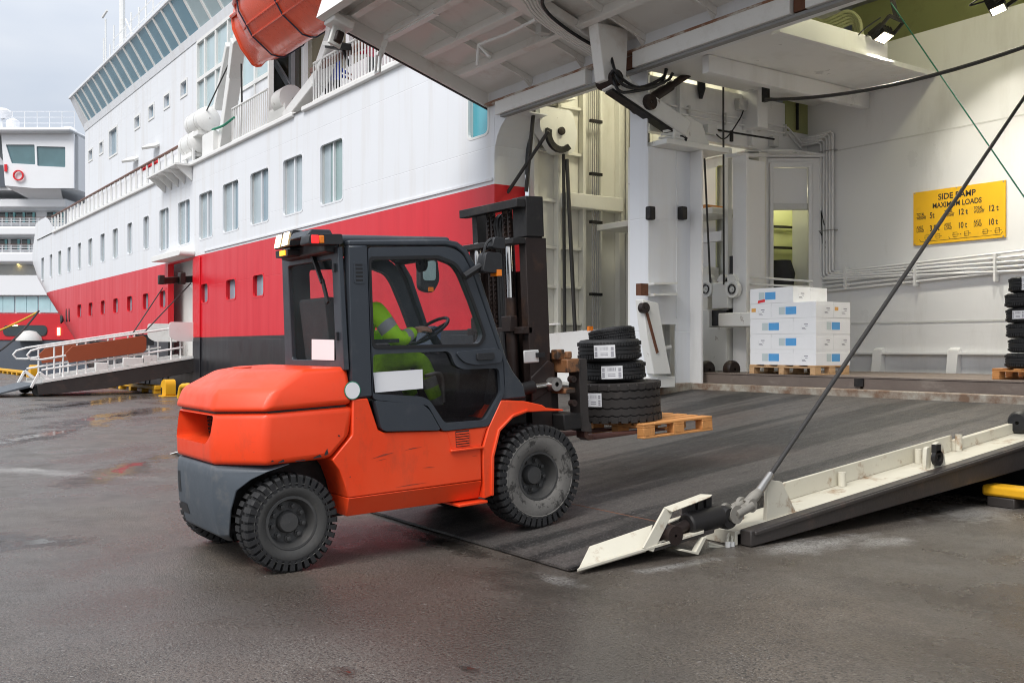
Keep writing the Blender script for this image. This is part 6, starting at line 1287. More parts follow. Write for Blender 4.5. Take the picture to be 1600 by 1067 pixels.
mb = MB().lathe([(-0.02, 0.01), (-0.02, 0.07), (0.02, 0.06), (0.02, 0.01)], (-0.35, 1.32, 2.20), 'y', 16); fl(mb, 'inside_mirror', 'black', smooth=True)
# cab interior
fl(MB().box(-WC+0.1, -0.1, 0.55, 1.85, 0.90, 0.94), 'cab_floor', 'dark_plastic')
fl(MB().box(-WC+0.2, -0.25, 0.56, 1.05, 0.94, 1.16), 'seat_box', 'dark_plastic', bevel=0.02)
fl(MB().prism(rpoly([(0.66, 1.17), (1.16, 1.20), (1.17, 1.30), (1.10, 1.33), (0.66, 1.27)], 0.04, 3), [], -0.95, -0.42, fYZ), 'seat_cushion', 'seat_cloth', bevel=0.03, seg=3)
fl(MB().prism(rpoly([(0.70, 1.25), (0.60, 1.95), (0.50, 1.95), (0.56, 1.2)], 0.04, 3), [], -0.93, -0.44, fYZ), 'seat_back', 'seat_cloth', bevel=0.03, seg=3)
fl(MB().prism([(1.50, 1.0), (1.86, 1.0), (1.86, 1.40), (1.62, 1.47), (1.52, 1.40)], [], -WC+0.2, -0.2, fYZ), 'dashboard', 'dark_plastic', bevel=0.03)
sw_c = Vector((-0.64, 1.53, 1.66)); sw_n = Vector((0, -0.55, 0.83)).normalized(); sw_a = Vector((1, 0, 0)); sw_b = sw_n.cross(sw_a)
ring = [sw_c+(sw_a*math.cos(k*math.pi/14)+sw_b*math.sin(k*math.pi/14))*0.185 for k in range(28)]
sw = fl(MB().tube(ring+[ring[0]], 0.014, 8), 'steering_wheel', 'black', smooth=True)
mb = MB().tube([sw_c, sw_c-sw_n*0.35], 0.035, 10); mb.tube([sw_c-sw_n*0.02, ring[3]], 0.012); mb.tube([sw_c-sw_n*0.02, ring[14]], 0.012); mb.tube([sw_c-sw_n*0.02, ring[22]], 0.012); fl(mb, 'steering_column', 'black', sw, smooth=True)
fl(MB().prism([(1.60, 1.50), (1.68, 1.50), (1.72, 1.68), (1.64, 1.70)], [], -1.02, -0.74, fYZ), 'clipboard', 'screen', bevel=0.006)
fl(MB().tube(smoothpath([(-0.30, 1.28, 1.30), (-0.30, 1.42, 1.31), (-0.30, 1.44, 1.2), (-0.30, 1.44, 1.08)]), 0.016, 8), 'grab_handle', 'steel', smooth=True)
fl(MB().bar((-0.18, 0.70, 1.60), (-0.18, 0.98, 1.595), 0.05, 0.03), 'armrest', 'dark_plastic')
# mast
ML, MR_ = -1.26, -0.36
for x in (MR_, ML+0.10):
    fl(MB().box(x-0.10, x, 2.36, 2.585, 0.22, 2.43), 'outer_upright', 'brown_metal', bevel=0.006)
    fl(MB().box(x-0.085 if x == MR_ else x-0.10, x-0.015, 2.40, 2.555, 0.30, 2.77), 'inner_upright', 'black_metal', bevel=0.005)
fl(MB().box(ML-0.03, MR_+0.005, 2.28, 2.37, 2.69, 2.765), 'top_crossbeam', 'black_metal', bevel=0.006)
fl(MB().box(-0.56, MR_+0.008, 2.375, 2.56, 2.44, 2.79), 'mast_head', 'black_metal', bevel=0.006)
fl(MB().box(ML-0.20, MR_+0.01, 2.22, 2.355, 2.375, 2.425), 'upper_crossbar', 'black_metal', bevel=0.006)
fl(MB().box(ML, MR_, 2.30, 2.40, 1.60, 1.66), 'middle_crossbar', 'brown_metal', bevel=0.006); fl(MB().box(ML, MR_, 2.36, 2.46, 0.40, 0.62), 'lower_crossbeam', 'brown_metal', bevel=0.006)
for x in (-0.56, -1.06):
    fl(MB().tube([(x, 2.32, 1.92), (x, 2.32, 2.44)], 0.028, 14), 'lift_rod', 'chrome', smooth=True); fl(MB().tube([(x, 2.32, 0.5), (x, 2.32, 1.92)], 0.052, 14), 'lift_cylinder', 'brown_metal', smooth=True)
    fl(MB().box(x-0.07, x+0.07, 2.26, 2.34, 1.62, 1.76), 'cylinder_clamp', 'brown_metal', bevel=0.008)
for x in (-0.66, -0.74, -0.93, -1.0):
    mb = MB(); z = 0.95
    while z < 2.70: mb.box(x-0.022, x+0.022, 2.40, 2.43, z, z+0.026); mb.box(x-0.010, x+0.010, 2.392, 2.438, z+0.014, z+0.042); z += 0.042
    fl(mb, 'lift_chain', 'brown_metal')
mb = MB()
for k, x in enumerate((-0.80, -0.84, -0.88)): mb.tube(smoothpath([(x, 2.42, 0.8), (x, 2.42, 2.3), (x+0.01, 2.40, 2.6), (x+0.02, 2.47, 2.67), (x+0.02, 2.52, 2.5), (x+0.02, 2.53, 1.2)]), 0.016, 8)
mb.tube(smoothpath([(-0.62, 2.26, 1.62), (-0.58, 2.24, 1.35), (-0.5, 2.22, 1.15), (-0.5, 2.22, 0.9)]), 0.025, 8); mb.tube(smoothpath([(-0.66, 2.27, 1.6), (-0.66, 2.22, 1.3), (-0.6, 2.2, 1.0)]), 0.02, 8); fl(mb, 'mast_hoses', 'black', smooth=True)
fl(MB().box(-0.80, -0.465, 2.545, 2.56, 0.6, 2.16), 'mast_back_plate', 'brown_metal'); fl(MB().box(-1.16, -0.98, 2.46, 2.475, 0.6, 2.2), 'mast_back_plate', 'brown_metal')
fl(MB().lathe([(-0.03, 0.02), (-0.03, 0.09), (-0.015, 0.075), (0.015, 0.075), (0.03, 0.09), (0.03, 0.02)], (-0.82, 2.46, 2.60), 'x', 18), 'hose_sheave', 'black_metal', smooth=True)
p = fl_at(826, 557, -0.36); fl(MB().box(MR_+0.002, MR_+0.02, p[0]-0.06, p[0]+0.1, p[1]-0.055, p[1]+0.055), 'lamp_block', 'shade', bevel=0.01); fl(MB().box(MR_+0.02, MR_+0.05, p[0]+0.06, p[0]+0.14, p[1]-0.01, p[1]+0.03), 'lamp_plug', 'black')
t0, t1, t2 = fl_at(806, 612, -0.30), fl_at(836, 604, -0.30), fl_at(866, 600, -0.30)
fl(MB().tube([(-0.33, 1.7, 1.0), (-0.33, t0[0], t0[1]), (-0.33, t1[0], t1[1])], 0.055, 14), 'tilt_cylinder', 'black_metal', smooth=True); fl(MB().tube([(-0.33, t1[0], t1[1]), (-0.33, t2[0], t2[1])], 0.026, 14), 'tilt_rod', 'chrome', smooth=True)
fl(MB().lathe([(-0.05, 0.02), (-0.05, 0.06), (0.05, 0.06), (0.05, 0.02)], (-0.31, t2[0], t2[1]), 'x', 18), 'tilt_pin', 'steel', smooth=True)
fl(MB().prism([(2.36, 1.0), (2.62, 1.12), (2.62, 1.33), (2.55, 1.36), (2.36, 1.22)], [], -0.42, MR_+0.01, fYZ), 'tilt_bracket', 'brown_metal', bevel=0.01)
# carriage, forks
CXL_, CXR_ = -1.42, -0.22
for (z0, z1, m_, a0) in ((1.245, 1.365, 'worn_orange_metal', 2.66), (0.745, 0.885, 'black_metal', 2.60)): fl(MB().box(CXL_, CXR_, a0, 2.80, z0, z1), 'fork_carriage_bar', m_, bevel=0.01)
fl(MB().box(CXL_+0.1, CXR_-0.02, 2.64, 2.76, 1.06, 1.11), 'side_shift_rod', 'worn_orange_metal', bevel=0.01)
for x in (-0.50, -1.20): fl(MB().box(x-0.06, x+0.06, 2.62, 2.72, 0.70, 1.42), 'carriage_plate', 'brown_metal', bevel=0.008)
fl(MB().box(-0.40, -0.30, 2.62, 2.70, 1.36, 1.45), 'carriage_stop', 'worn_orange_metal', bevel=0.01); fl(MB().box(-0.27, -0.22, 2.66, 2.72, 1.37, 1.43), 'carriage_bolt', 'worn_orange_metal', bevel=0.01)
for x in (-0.32, -1.24):
    pr = [(2.81, 0.72), (2.81, 1.36), (2.90, 1.36), (2.90, 0.80), (2.93, 0.77), (2.93, 0.70)]
    fl(MB().prism(rpoly(pr, 0.012, 2), [], x-0.075, x+0.075, fYZ), 'fork_shank', 'brown_metal' if x < -1 else 'ramp_black', bevel=0.008)
    xf = -0.60 if x > -0.8 else -1.02
    fl(MB().loft([[(lerp(x, xf, min(1, (a-2.86)/0.34))-0.06, a, z0), (lerp(x, xf, min(1, (a-2.86)/0.34))+0.06, a, z0), (lerp(x, xf, min(1, (a-2.86)/0.34))+0.06, a, z1), (lerp(x, xf, min(1, (a-2.86)/0.34))-0.06, a, z1)] for a, z0, z1 in ((2.86, 0.655, 0.74), (3.0, 0.610, 0.66), (3.2, 0.583, 0.628), (4.1, 0.590, 0.606))]), 'fork', 'fork_steel', bevel=0.004)
mb = MB()
for (a, z) in ((2.69, 0.98), (2.69, 1.19)): mb.lathe([(-0.03, 0.005), (-0.03, 0.03), (0.03, 0.03), (0.03, 0.005)], (-0.20, a, z), 'x', 10)
mb.each('carriage_bolt', 'brown_metal', fk, local=True)

# wheels
def tyre_mesh(Rr, w_, rr, nl, lug, name, side_mat, tread_mat='rubber', skew=0.0):
    """axis x, outer side +x. Returns tyre object with children sidewall, rim, hub, bolts"""
    h = w_/2; mb = MB()
    prof = [(-h*0.75, rr), (-h, rr+0.35*(Rr-rr)), (-h, Rr-0.075), (-h+0.03, Rr-0.028), (h-0.03, Rr-0.028), (h, Rr-0.075), (h-0.002, Rr-0.08)]
    mb.lathe(prof, (0, 0, 0), 'x', 64)
    for k in range(nl):
        for sd in (-1, 1):
            a = 2*math.pi*(k+(0.5 if sd < 0 else 0))/nl; da = 2*math.pi/nl*0.62
            x0, x1 = (h+0.006)*sd, 0.02*sd
            vs = []
            for (x, r0, r1, sk_) in ((x0, Rr-0.085, Rr-0.014, 0), (x0*0.88, Rr-0.04, Rr, 0), (x1, Rr-0.035, Rr, skew)):
                for (r_, aa) in ((r0, a-da/2+sk_), (r0, a+da/2+sk_), (r1, a+da/2+sk_), (r1, a-da/2+sk_)): vs.append((x, r_*math.cos(aa), r_*math.sin(aa)))
            mb.add(vs, [(0, 1, 2, 3), (8, 11, 10, 9)]+[(i*4+j, i*4+(j+1) % 4, i*4+4+(j+1) % 4, i*4+4+j) for i in range(2) for j in range(4)])
    ty = mb.build('wheel', tread_mat, None, smooth=True, angle=32)
    sd = MB().lathe([(h*0.80, rr-0.004), (h*0.98, rr+0.02), (h+0.004, rr+0.4*(Rr-rr)), (h+0.002, Rr-0.085), (h-0.012, Rr-0.055)], (0, 0, 0), 'x', 64); sd.build('sidewall', side_mat, ty, local=True, smooth=True)
    rm = MB().lathe([(h*0.80, rr), (h*0.84, rr-0.006), (h*0.84, rr-0.022), (h*0.50, rr-0.034), (h*0.10, rr*0.80), (-h*0.06, rr*0.74), (-h*0.04, rr*0.42), (h*0.25, rr*0.40), (h*0.40, rr*0.34), (h*0.43, 0.001)], (0, 0, 0), 'x', 48); rm.build('rim', 'rim', ty, local=True, smooth=True, angle=30)
    bt = MB()
    for k in range(9):
        a = 2*math.pi*(k+0.3)/9; r_ = rr*0.60; c_ = (-h*0.05, r_*math.cos(a), r_*math.sin(a)); bt.lathe([(0, 0.026), (0.012, 0.026), (0.012, 0.017), (0.032, 0.017), (0.034, 0.001)], c_, 'x', 6)
    bt.each('wheel_bolt', 'rim', ty, local=True)
    MB().lathe([(h+0.001, rr+0.55*(Rr-rr)), (h+0.007, rr+0.58*(Rr-rr)), (h+0.001, rr+0.61*(Rr-rr))], (0, 0, 0), 'x', 64).build('sidewall_ridge', side_mat, ty, local=True, smooth=True); return ty
rw_ = tyre_mesh(0.345, 0.21, 0.195, 36, 0, 'rear', 'sidewall_worn'); fw_ = tyre_mesh(0.425, 0.27, 0.205, 42, 0, 'front', 'sidewall_mud', 'rubber', 0.05)
def put(w0, first, x, a, z, flip):
    o = w0 if first else copy_tree(w0)
    o.parent = fk; o.location = (x, a, z); o.rotation_euler = (R(17), 0, R(180) if flip else 0); return o
put(rw_, True, -0.125, 0.0, 0.345, False); put(rw_, False, -W+0.125, 0.0, 0.345, True)
put(fw_, True, -0.13, 2.16, 0.425, False); put(fw_, False, -W+0.13, 2.16, 0.425, True)

# ================================================================== load: pallet and tyres on the forks
def Lp(x, a, z): return FM @ Vector((x, a, z))
ROT = (R(2.6), 0, 0)
def pallet(loc, L, D, label, rot=None, mat='wood', group='wooden pallets'):
    """L along local y, D along local x; origin at one lower corner (near right)"""
    t_ = thing('wooden_pallet', loc, label, 'pallet', group, rot); b = lambda mb, n: mb.build(n, mat, t_, local=True, bevel=0.004, seg=1)
    for k, w_ in enumerate((0.145, 0.10, 0.145, 0.10, 0.145)):
        c_ = lerp(0.0725, D-0.0725, k/4); j = random.uniform(-0.004, 0.004); b(MB().box(-c_-w_/2, -c_+w_/2, 0+j, L+j, 0.122, 0.144), 'top_board')
    for k in range(3):
        y = lerp(0.0725, L-0.0725, k/2); b(MB().box(-D, 0, y-0.0725, y+0.0725, 0.100, 0.1215), 'cross_board')
    for i in range(3):
        xc = lerp(0.05, D-0.05, i/2)
        for k in range(3): y = lerp(0.0725, L-0.0725, k/2); b(MB().box(-xc-0.05, -xc+0.05, y-0.0725, y+0.0725, 0.0225, 0.0995), 'block')
        b(MB().box(-xc-0.05, -xc+0.05, -0.003, L+0.003, 0.0, 0.022), 'bottom_board')
    return t_
PA0 = 3.73
pallet(Lp(-0.44, PA0, 0.545), 0.93, 0.85, 'orange-brown wooden pallet on the fork tips carrying the stack of tyres', ROT)
def tyre(loc, Rr, w_, label, style, rot=None, lab=None, mat='rubber_new', group=None, category='tyre'):
    """lying tyre, axis z, origin at its underside"""
    t_ = thing('tyre', loc, label, category, group, rot); mb = MB(); ri = Rr*0.56; n_ = 96; h = w_
    rows = []                                             # (z, r, wave, amplitude)
    tri = lambda k, m: abs(((k*m/n_) % 1.0)-0.5)*2-0.5
    if style == 'wavy':
        rows = [(0.03*h, ri, 0, 0), (0.0, ri+0.35*(Rr-ri), 0, 0), (0.02*h, Rr*0.93, 0, 0)]
        tz = [0.06, 0.17, 0.175, 0.20, 0.205, 0.36, 0.365, 0.395, 0.40, 0.60, 0.605, 0.635, 0.64, 0.795, 0.80, 0.825, 0.83, 0.94]
        for i, z in enumerate(tz): rows.append((z*h, Rr-(0.016 if (i % 4) in (2, 3) and 0 < i < 17 else 0.0), 1 if 0 < i < 17 else 0, 0.011*h*2))
        rows += [(0.98*h, Rr*0.93, 0, 0), (h, ri+0.35*(Rr-ri), 0, 0), (0.97*h, ri, 0, 0)]; m = 32
    else:
        rows = [(0.06*h, ri, 0, 0), (0.0, ri+0.4*(Rr-ri), 0, 0), (0.03*h, Rr*0.90, 0, 0), (0.12*h, Rr*0.965, 0, 0)]
        for z, dr in ((0.20, 0), (0.30, 0), (0.305, -0.012), (0.335, -0.012), (0.34, 0), (0.485, 0), (0.49, -0.012), (0.515, -0.012), (0.52, 0), (0.66, 0), (0.665, -0.012), (0.695, -0.012), (0.70, 0), (0.80, 0)): rows.append((z*h, Rr-0.004+dr, 0, 0))
        rows += [(0.88*h, Rr*0.965, 0, 0), (0.97*h, Rr*0.90, 0, 0), (h, ri+0.4*(Rr-ri), 0, 0), (0.94*h, ri, 0, 0)]; m = 12
    base = 0
    for (z, r_, wv, am) in rows:
        for k in range(n_):
            a = 2*math.pi*k/n_; mb.v.append(Vector((r_*math.cos(a), r_*math.sin(a), z+(am*tri(k, m)*2 if wv else 0))))
    for i in range(len(rows)-1):
        for k in range(n_): k2 = (k+1) % n_; mb.f.append((i*n_+k, i*n_+k2, (i+1)*n_+k2, (i+1)*n_+k))
    # inner lining
    for k in range(n_): k2 = (k+1) % n_; mb.f.append((k, k2, (len(rows)-1)*n_+k2, (len(rows)-1)*n_+k))
    if style == 'wavy':                                   # shoulder blocks
        for k in range(30):
            a = 2*math.pi*(k+0.5)/30; da = 0.072
            for (z0, z1) in ((0.84*h, 0.985*h), (0.015*h, 0.16*h)):
                vs = [((Rr+e)*math.cos(a+s_*da), (Rr+e)*math.sin(a+s_*da), z) for e in (-0.02, 0.010) for (s_, z) in ((-1, z0), (1, z0), (1, z1), (-1, z1))]
                mb.add(vs, [(0, 3, 2, 1), (4, 5, 6, 7), (0, 1, 5, 4), (1, 2, 6, 5), (2, 3, 7, 6), (3, 0, 4, 7)])
    else:                                                 # sipes on the shoulder
        for k in range(60):
            a = 2*math.pi*k/60; da = 0.032
            for (z0, z1, sk_) in ((0.13*h, 0.30*h, 0.02), (0.70*h, 0.87*h, -0.02)) + (((0.345*h, 0.48*h, 0.05), (0.525*h, 0.655*h, -0.05)) if style == 'winter' else ()):
                vs = [((Rr+e)*math.cos(a+s_*da+(sk_ if z == z1 else 0)), (Rr+e)*math.sin(a+s_*da+(sk_ if z == z1 else 0)), z) for e in (-0.02, 0.003 if style != 'winter' else 0.007) for (s_, z) in ((-1, z0), (1, z0), (1, z1), (-1, z1))]
                mb.add(vs, [(0, 3, 2, 1), (4, 5, 6, 7), (0, 1, 5, 4), (1, 2, 6, 5), (2, 3, 7, 6), (3, 0, 4, 7)])
    mb.build('casing', mat, t_, local=True, smooth=True, angle=28)
    if lab:
        ang0, wid, z0, z1 = lab; q = MB(); n2 = 8; rl = Rr+0.013
        q.loft([[(rl*math.cos(ang0+wid*(i/n2-0.5)), rl*math.sin(ang0+wid*(i/n2-0.5)), z) for z in (z0*h, z1*h)] for i in range(n2+1)], cap=False, closed=False)
        lo = q.build('label', 'paper', t_, local=True); mk = MB(); rl += 0.002
        def pat(u0, u1, v0, v1):
            mk.add([(rl*math.cos(ang0+wid*(u-0.5)), rl*math.sin(ang0+wid*(u-0.5)), lerp(z0, z1, v)*h) for u, v in ((u0, v0), (u1, v0), (u1, v1), (u0, v1))], [(0, 1, 2, 3)])
        for u in (0.04, 0.80):
            for v in (0.12, 0.26, 0.40, 0.60, 0.74): pat(u, u+0.13, v, v+0.09)
        for k in range(9): pat(0.30+k*0.045, 0.30+k*0.045+random.uniform(0.008, 0.025), 0.62, 0.86)
        for v in (0.2, 0.34): pat(0.32, 0.66, v, v+0.05)
        tag(mk.build('label_print', 'ink_grey', lo, local=True), None, None, None, 'stuff')
    return t_
# direction to the camera from the load, as an angle in the tyre's own plane
def cam_ang(p): return math.atan2(-p.y, -p.x)
lx = -0.97
bc = Lp(lx, 3.84, 0.692); ca = cam_ang(bc)
tyre(bc, 0.450, 0.385, 'largest tyre with wavy tread at the bottom of the forklift load', 'wavy', ROT, (ca-0.46, 0.36, 0.44, 0.78), 'rubber_brownish', 'tyres on the forklift pallet')
b2 = Lp(lx+0.02, 3.82, 1.090); tyre(b2, 0.315, 0.195, 'car tyre with a central label, second from the bottom of the forklift load', 'car', ROT, (ca-0.06, 0.64, 0.16, 0.80), 'rubber_new', 'tyres on the forklift pallet')
b3 = Lp(lx+0.03, 3.76, 1.288); tyre(b3, 0.315, 0.215, 'car tyre with a pale label, third from the bottom of the forklift load', 'car', ROT, (ca-0.14, 0.64, 0.18, 0.76), 'rubber_new', 'tyres on the forklift pallet')
b4 = Lp(lx+0.03, 3.81, 1.460); tyre(b4, 0.225, 0.15, 'small tilted tyre with zigzag tread on top of the forklift load', 'winter', (R(4), R(-7), 0), None, 'rubber_new', 'tyres on the forklift pallet')

# ================================================================== boxes on the lift platform
p0 = onY(1172, 585, 12.42); p1 = onY(1275, 585, 12.42)
BW = p1.x-p0.x; BD = BW*0.64
pallet((p1.x, 12.40, PZ+0.001), BD, BW, 'pale wooden pallet under the white foam boxes on the lift platform', None, 'wood_pale')
u = BW/3.0; dq = BD/2.0; bh = (onY(1172, 455, 12.42).z-onY(1172, 573, 12.42).z)/5.02; zb = PZ+0.146
rows_n = ['bottom', 'second', 'third', 'fourth', 'top']
def foam_box(x0, x1, y0, y1, r_, label, blue, code, side_blue=False, side_code=False, orange=False, red=False, so=False):
    z0 = zb+r_*bh+0.001; z1 = zb+(r_+1)*bh-0.0008; g_ = 0.0012
    t_ = thing('foam_box', ((x0+x1)/2, (y0+y1)/2, z0), label, 'box', 'white foam boxes on the lift platform')
    MB().box(x0+g_, x1-g_, y0+g_, y1-g_, z0, z1-0.0525).build('tub', 'foam', t_, 0.0018); MB().box(x0+g_+0.002, x1-g_-0.002, y0+g_+0.002, y1-g_-0.002, z1-0.052, z1).build('lid', 'foam', t_, 0.0018)
    yf = y0+g_-0.0015; xf = x1-g_+0.0015
    def fr(a, b, c, d, n, m): MB().add([(a, yf, c), (b, yf, c), (b, yf, d), (a, yf, d)], [(0, 1, 2, 3)]).build(n, m, t_)
    def sd(a, b, c, d, n, m): MB().add([(xf, a, c), (xf, b, c), (xf, b, d), (xf, a, d)], [(0, 1, 2, 3)]).build(n, m, t_)
    def marks(f, a, w_):
        for (du, dv, ww, hh) in ((0, 0.2, 0.008, 0.55), (0.35, 0.62, 0.5, 0.1), (0.5, 0.45, 0.3, 0.06), (0.1, 0.3, 0.4, 0.07), (0.12, 0.2, 0.5, 0.05)): f(a+du*w_, a+(du+ww)*w_, z0+bh*(0.12+dv*0.7), z0+bh*(0.12+(dv+hh*0.8)*0.7), 'print_mark', 'ink_grey')
    if blue: a = x0+(x1-x0)*blue; fr(a, a+0.21, z0+bh*0.24, z0+bh*0.72, 'blue_label', 'label_blue'); fr(a-0.13, a-0.012, z0+bh*0.24, z0+bh*0.72, 'pale_label', 'label_pale')
    if code: marks(fr, x0+(x1-x0)*code, 0.15)
    if side_blue: a = y0+(y1-y0)*side_blue; sd(a, a+0.2, z0+bh*0.24, z0+bh*0.72, 'blue_label', 'label_blue'); sd(a-0.12, a-0.012, z0+bh*0.24, z0+bh*0.72, 'pale_label', 'label_pale')
    if side_code: marks(sd, y0+(y1-y0)*side_code, 0.17)
    if so: sd(y0+0.03, y0+0.12, z0+bh*0.45, z0+bh*0.68, 'orange_label', 'label_orange')
    if orange: fr(x0+0.03, x0+0.12, z0+bh*0.46, z0+bh*0.70, 'orange_label', 'label_orange')
    if red: MB().add([(x0+0.16, yf-0.002, z0+bh*0.02), (x0+0.31, yf-0.002, z0+bh*0.10), (x0+0.31, yf-0.002, z0+bh*0.28), (x0+0.17, yf-0.002, z0+bh*0.20)], [(0, 1, 2, 3)]).build('red_tape', 'label_red', t_)
    return t_
bx0, by0 = p0.x, 12.42
for r_ in range(4):
    nm = rows_n[r_]
    if r_ % 2 == 0:
        foam_box(bx0, bx0+2*u, by0, by0+dq, r_, f'long white foam box with blue front label, {nm} layer of the stack, front left', 0.44, None)
        foam_box(bx0, bx0+2*u, by0+dq, by0+2*dq, r_, f'long white foam box hidden behind, {nm} layer of the stack, back left', None, None)
        foam_box(bx0+2*u, bx0+3*u, by0, by0+2*dq, r_, f'white foam box with blue label on its right side, {nm} layer of the stack, right', None, 0.36, 0.45)
    else:
        foam_box(bx0, bx0+u, by0, by0+2*dq, r_, f'white foam box with printed mark on its end, {nm} layer of the stack, left', None, 0.4, None, None, r_ == 3)
        foam_box(bx0+u, bx0+3*u, by0, by0+dq, r_, f'long white foam box with blue front label, {nm} layer of the stack, front right', 0.33, None, None, 0.45)
        foam_box(bx0+u, bx0+3*u, by0+dq, by0+2*dq, r_, f'white foam box showing its printed end, {nm} layer of the stack, back right', None, None, None, 0.45, False, False, r_ == 3)
foam_box(bx0, bx0+2*u, by0, by0+dq, 4, 'white foam box with blue label and red tape, top layer at the front', 0.36, None, None, 0.3, False, True)
foam_box(bx0, bx0+2*u, by0+dq, by0+2*dq, 4, 'plain white foam box on the top layer at the back', None, None)

# ================================================================== tyres at the right edge
q0 = onY(1550, 580, 12.75)
pallet((q0.x+1.2, 12.75, PZ+0.001), 0.8, 1.2, 'brown wooden pallet under the black tyres at the right edge', None, 'wood')
names = ['bottom', 'second', 'third', 'fourth', 'fifth', 'topmost']
ztop_ = PZ+0.146; hs = [0.205, 0.19, 0.20, 0.20, 0.20, 0.21]
xs_ = [1576, 1581, 1578, 1577.5, 1576, 1582]
rr_ = 0.33
for k in range(6):
    pe = onY(xs_[k], 520, 13.1); c_ = Vector((pe.x+rr_-0.02, 13.12, ztop_)); ca2 = math.atan2(-c_.y, -c_.x)
    lb = (ca2-0.55, 0.5, 0.25, 0.8) if k == 3 else ((ca2-0.45, 0.14, 0.1, 0.95) if k == 5 else None)
    tyre(c_, rr_, hs[k]-0.004, f'new black car tyre, {names[k]} of the stack at the right edge', 'car', None, lb, 'rubber_new', 'tyres stacked at the right edge'); ztop_ += hs[k]

# ================================================================== yellow load sign
sa, sb = onY(1427, 385, WALL_Y-0.03), onY(1571, 281, WALL_Y-0.03)
SW, SH = sb.x-sa.x, (onY(1427, 302, WALL_Y-0.03).z-sa.z+sb.z-onY(1571, 370, WALL_Y-0.03).z)/2
sz0 = (sa.z+onY(1571, 370, WALL_Y-0.03).z)/2
sg = thing('load_sign', (sa.x+SW/2, WALL_Y-0.03, sz0), 'yellow board reading SIDE RAMP MAXIMUM LOADS on the white inner wall', 'sign')
MB().box(sa.x, sa.x+SW, WALL_Y-0.030, WALL_Y-0.008, sz0, sz0+SH).build('board', 'sign_yellow', sg, 0.003)
for a, b in ((0.02, 0.02), (0.98, 0.02), (0.02, 0.98), (0.98, 0.98), (0.49, 0.985)): MB().lathe([(-0.006, 0.001), (-0.006, 0.012), (0.0, 0.012)], (sa.x+SW*a, WALL_Y-0.030, sz0+SH*b), 'y', 8).build('screw', 'steel', sg)
def st_(s, u_, v_, size, al='LEFT', sx=1.0): text_part('lettering', s, size*SH, (sa.x+u_*SW, WALL_Y-0.0325, sz0+v_*SH), (1, 0, 0), (0, 0, 1), 'ink', sg, align=al, sx=sx)
st_('SIDE RAMP', 0.49, 0.805, 0.155, 'CENTER', 0.98); st_('MAXIMUM LOADS', 0.49, 0.66, 0.135, 'CENTER', 0.87)
for i, (u_, tw, ax) in enumerate(((0.04, '5t', '3,5 t'), (0.355, '12 t', '10 t'), (0.675, '12 t', '10 t'))):
    st_('TOTAL', u_, 0.545, 0.078, 'LEFT', 0.66); st_('WEIGHT', u_, 0.48, 0.078, 'LEFT', 0.66); st_(tw, u_+0.15, 0.485, 0.15, 'LEFT', 0.78)
    st_('AXLE', u_, 0.305, 0.078, 'LEFT', 0.7); st_('LOAD', u_, 0.24, 0.078, 'LEFT', 0.7); st_(ax, u_+0.15, 0.245, 0.15, 'LEFT', 0.72)
    mk = MB(); X0 = sa.x+(u_+0.095)*SW; yb = WALL_Y-0.0325; zc = sz0+0.135*SH; e = 0.006; bw, bh_ = 0.048*SW, 0.085*SH
    for dx in (0.0, 0.125*SW):
        for (x0, x1, z0, z1) in ((0, bw, -bh_/2, -bh_/2+e), (0, bw, bh_/2-e, bh_/2), (0, e, -bh_/2, bh_/2), (bw-e, bw, -bh_/2, bh_/2), (-0.006*SW, bw+0.02*SW, -e/2, e/2)): mk.add([(X0+dx+x0, yb, zc+z0), (X0+dx+x1, yb, zc+z0), (X0+dx+x1, yb, zc+z1), (X0+dx+x0, yb, zc+z1)], [(0, 1, 2, 3)])
    c_ = X0+0.085*SW; mk.add([(c_+0.008*math.cos(k*math.pi/4), yb, zc+0.010*math.sin(k*math.pi/4)) for k in range(8)], [tuple(range(8))]); mk.build('axle_symbol', 'ink', sg)
mk = MB(); zl = sz0+0.055*SH
mk.add([(sa.x+0.09*SW, yb, zl), (sa.x+0.95*SW, yb, zl), (sa.x+0.95*SW, yb, zl+0.006), (sa.x+0.09*SW, yb, zl+0.006)], [(0, 1, 2, 3)])
for a, s_ in ((0.09, -1), (0.42, -1), (0.95, 1)): mk.add([(sa.x+a*SW, yb, zl), (sa.x+a*SW+0.008, yb, zl), (sa.x+(a+0.02*s_)*SW+0.008, yb, zl+0.05*SH), (sa.x+(a+0.02*s_)*SW, yb, zl+0.05*SH)], [(0, 1, 2, 3)])
mk.build('bracket_line', 'ink', sg)

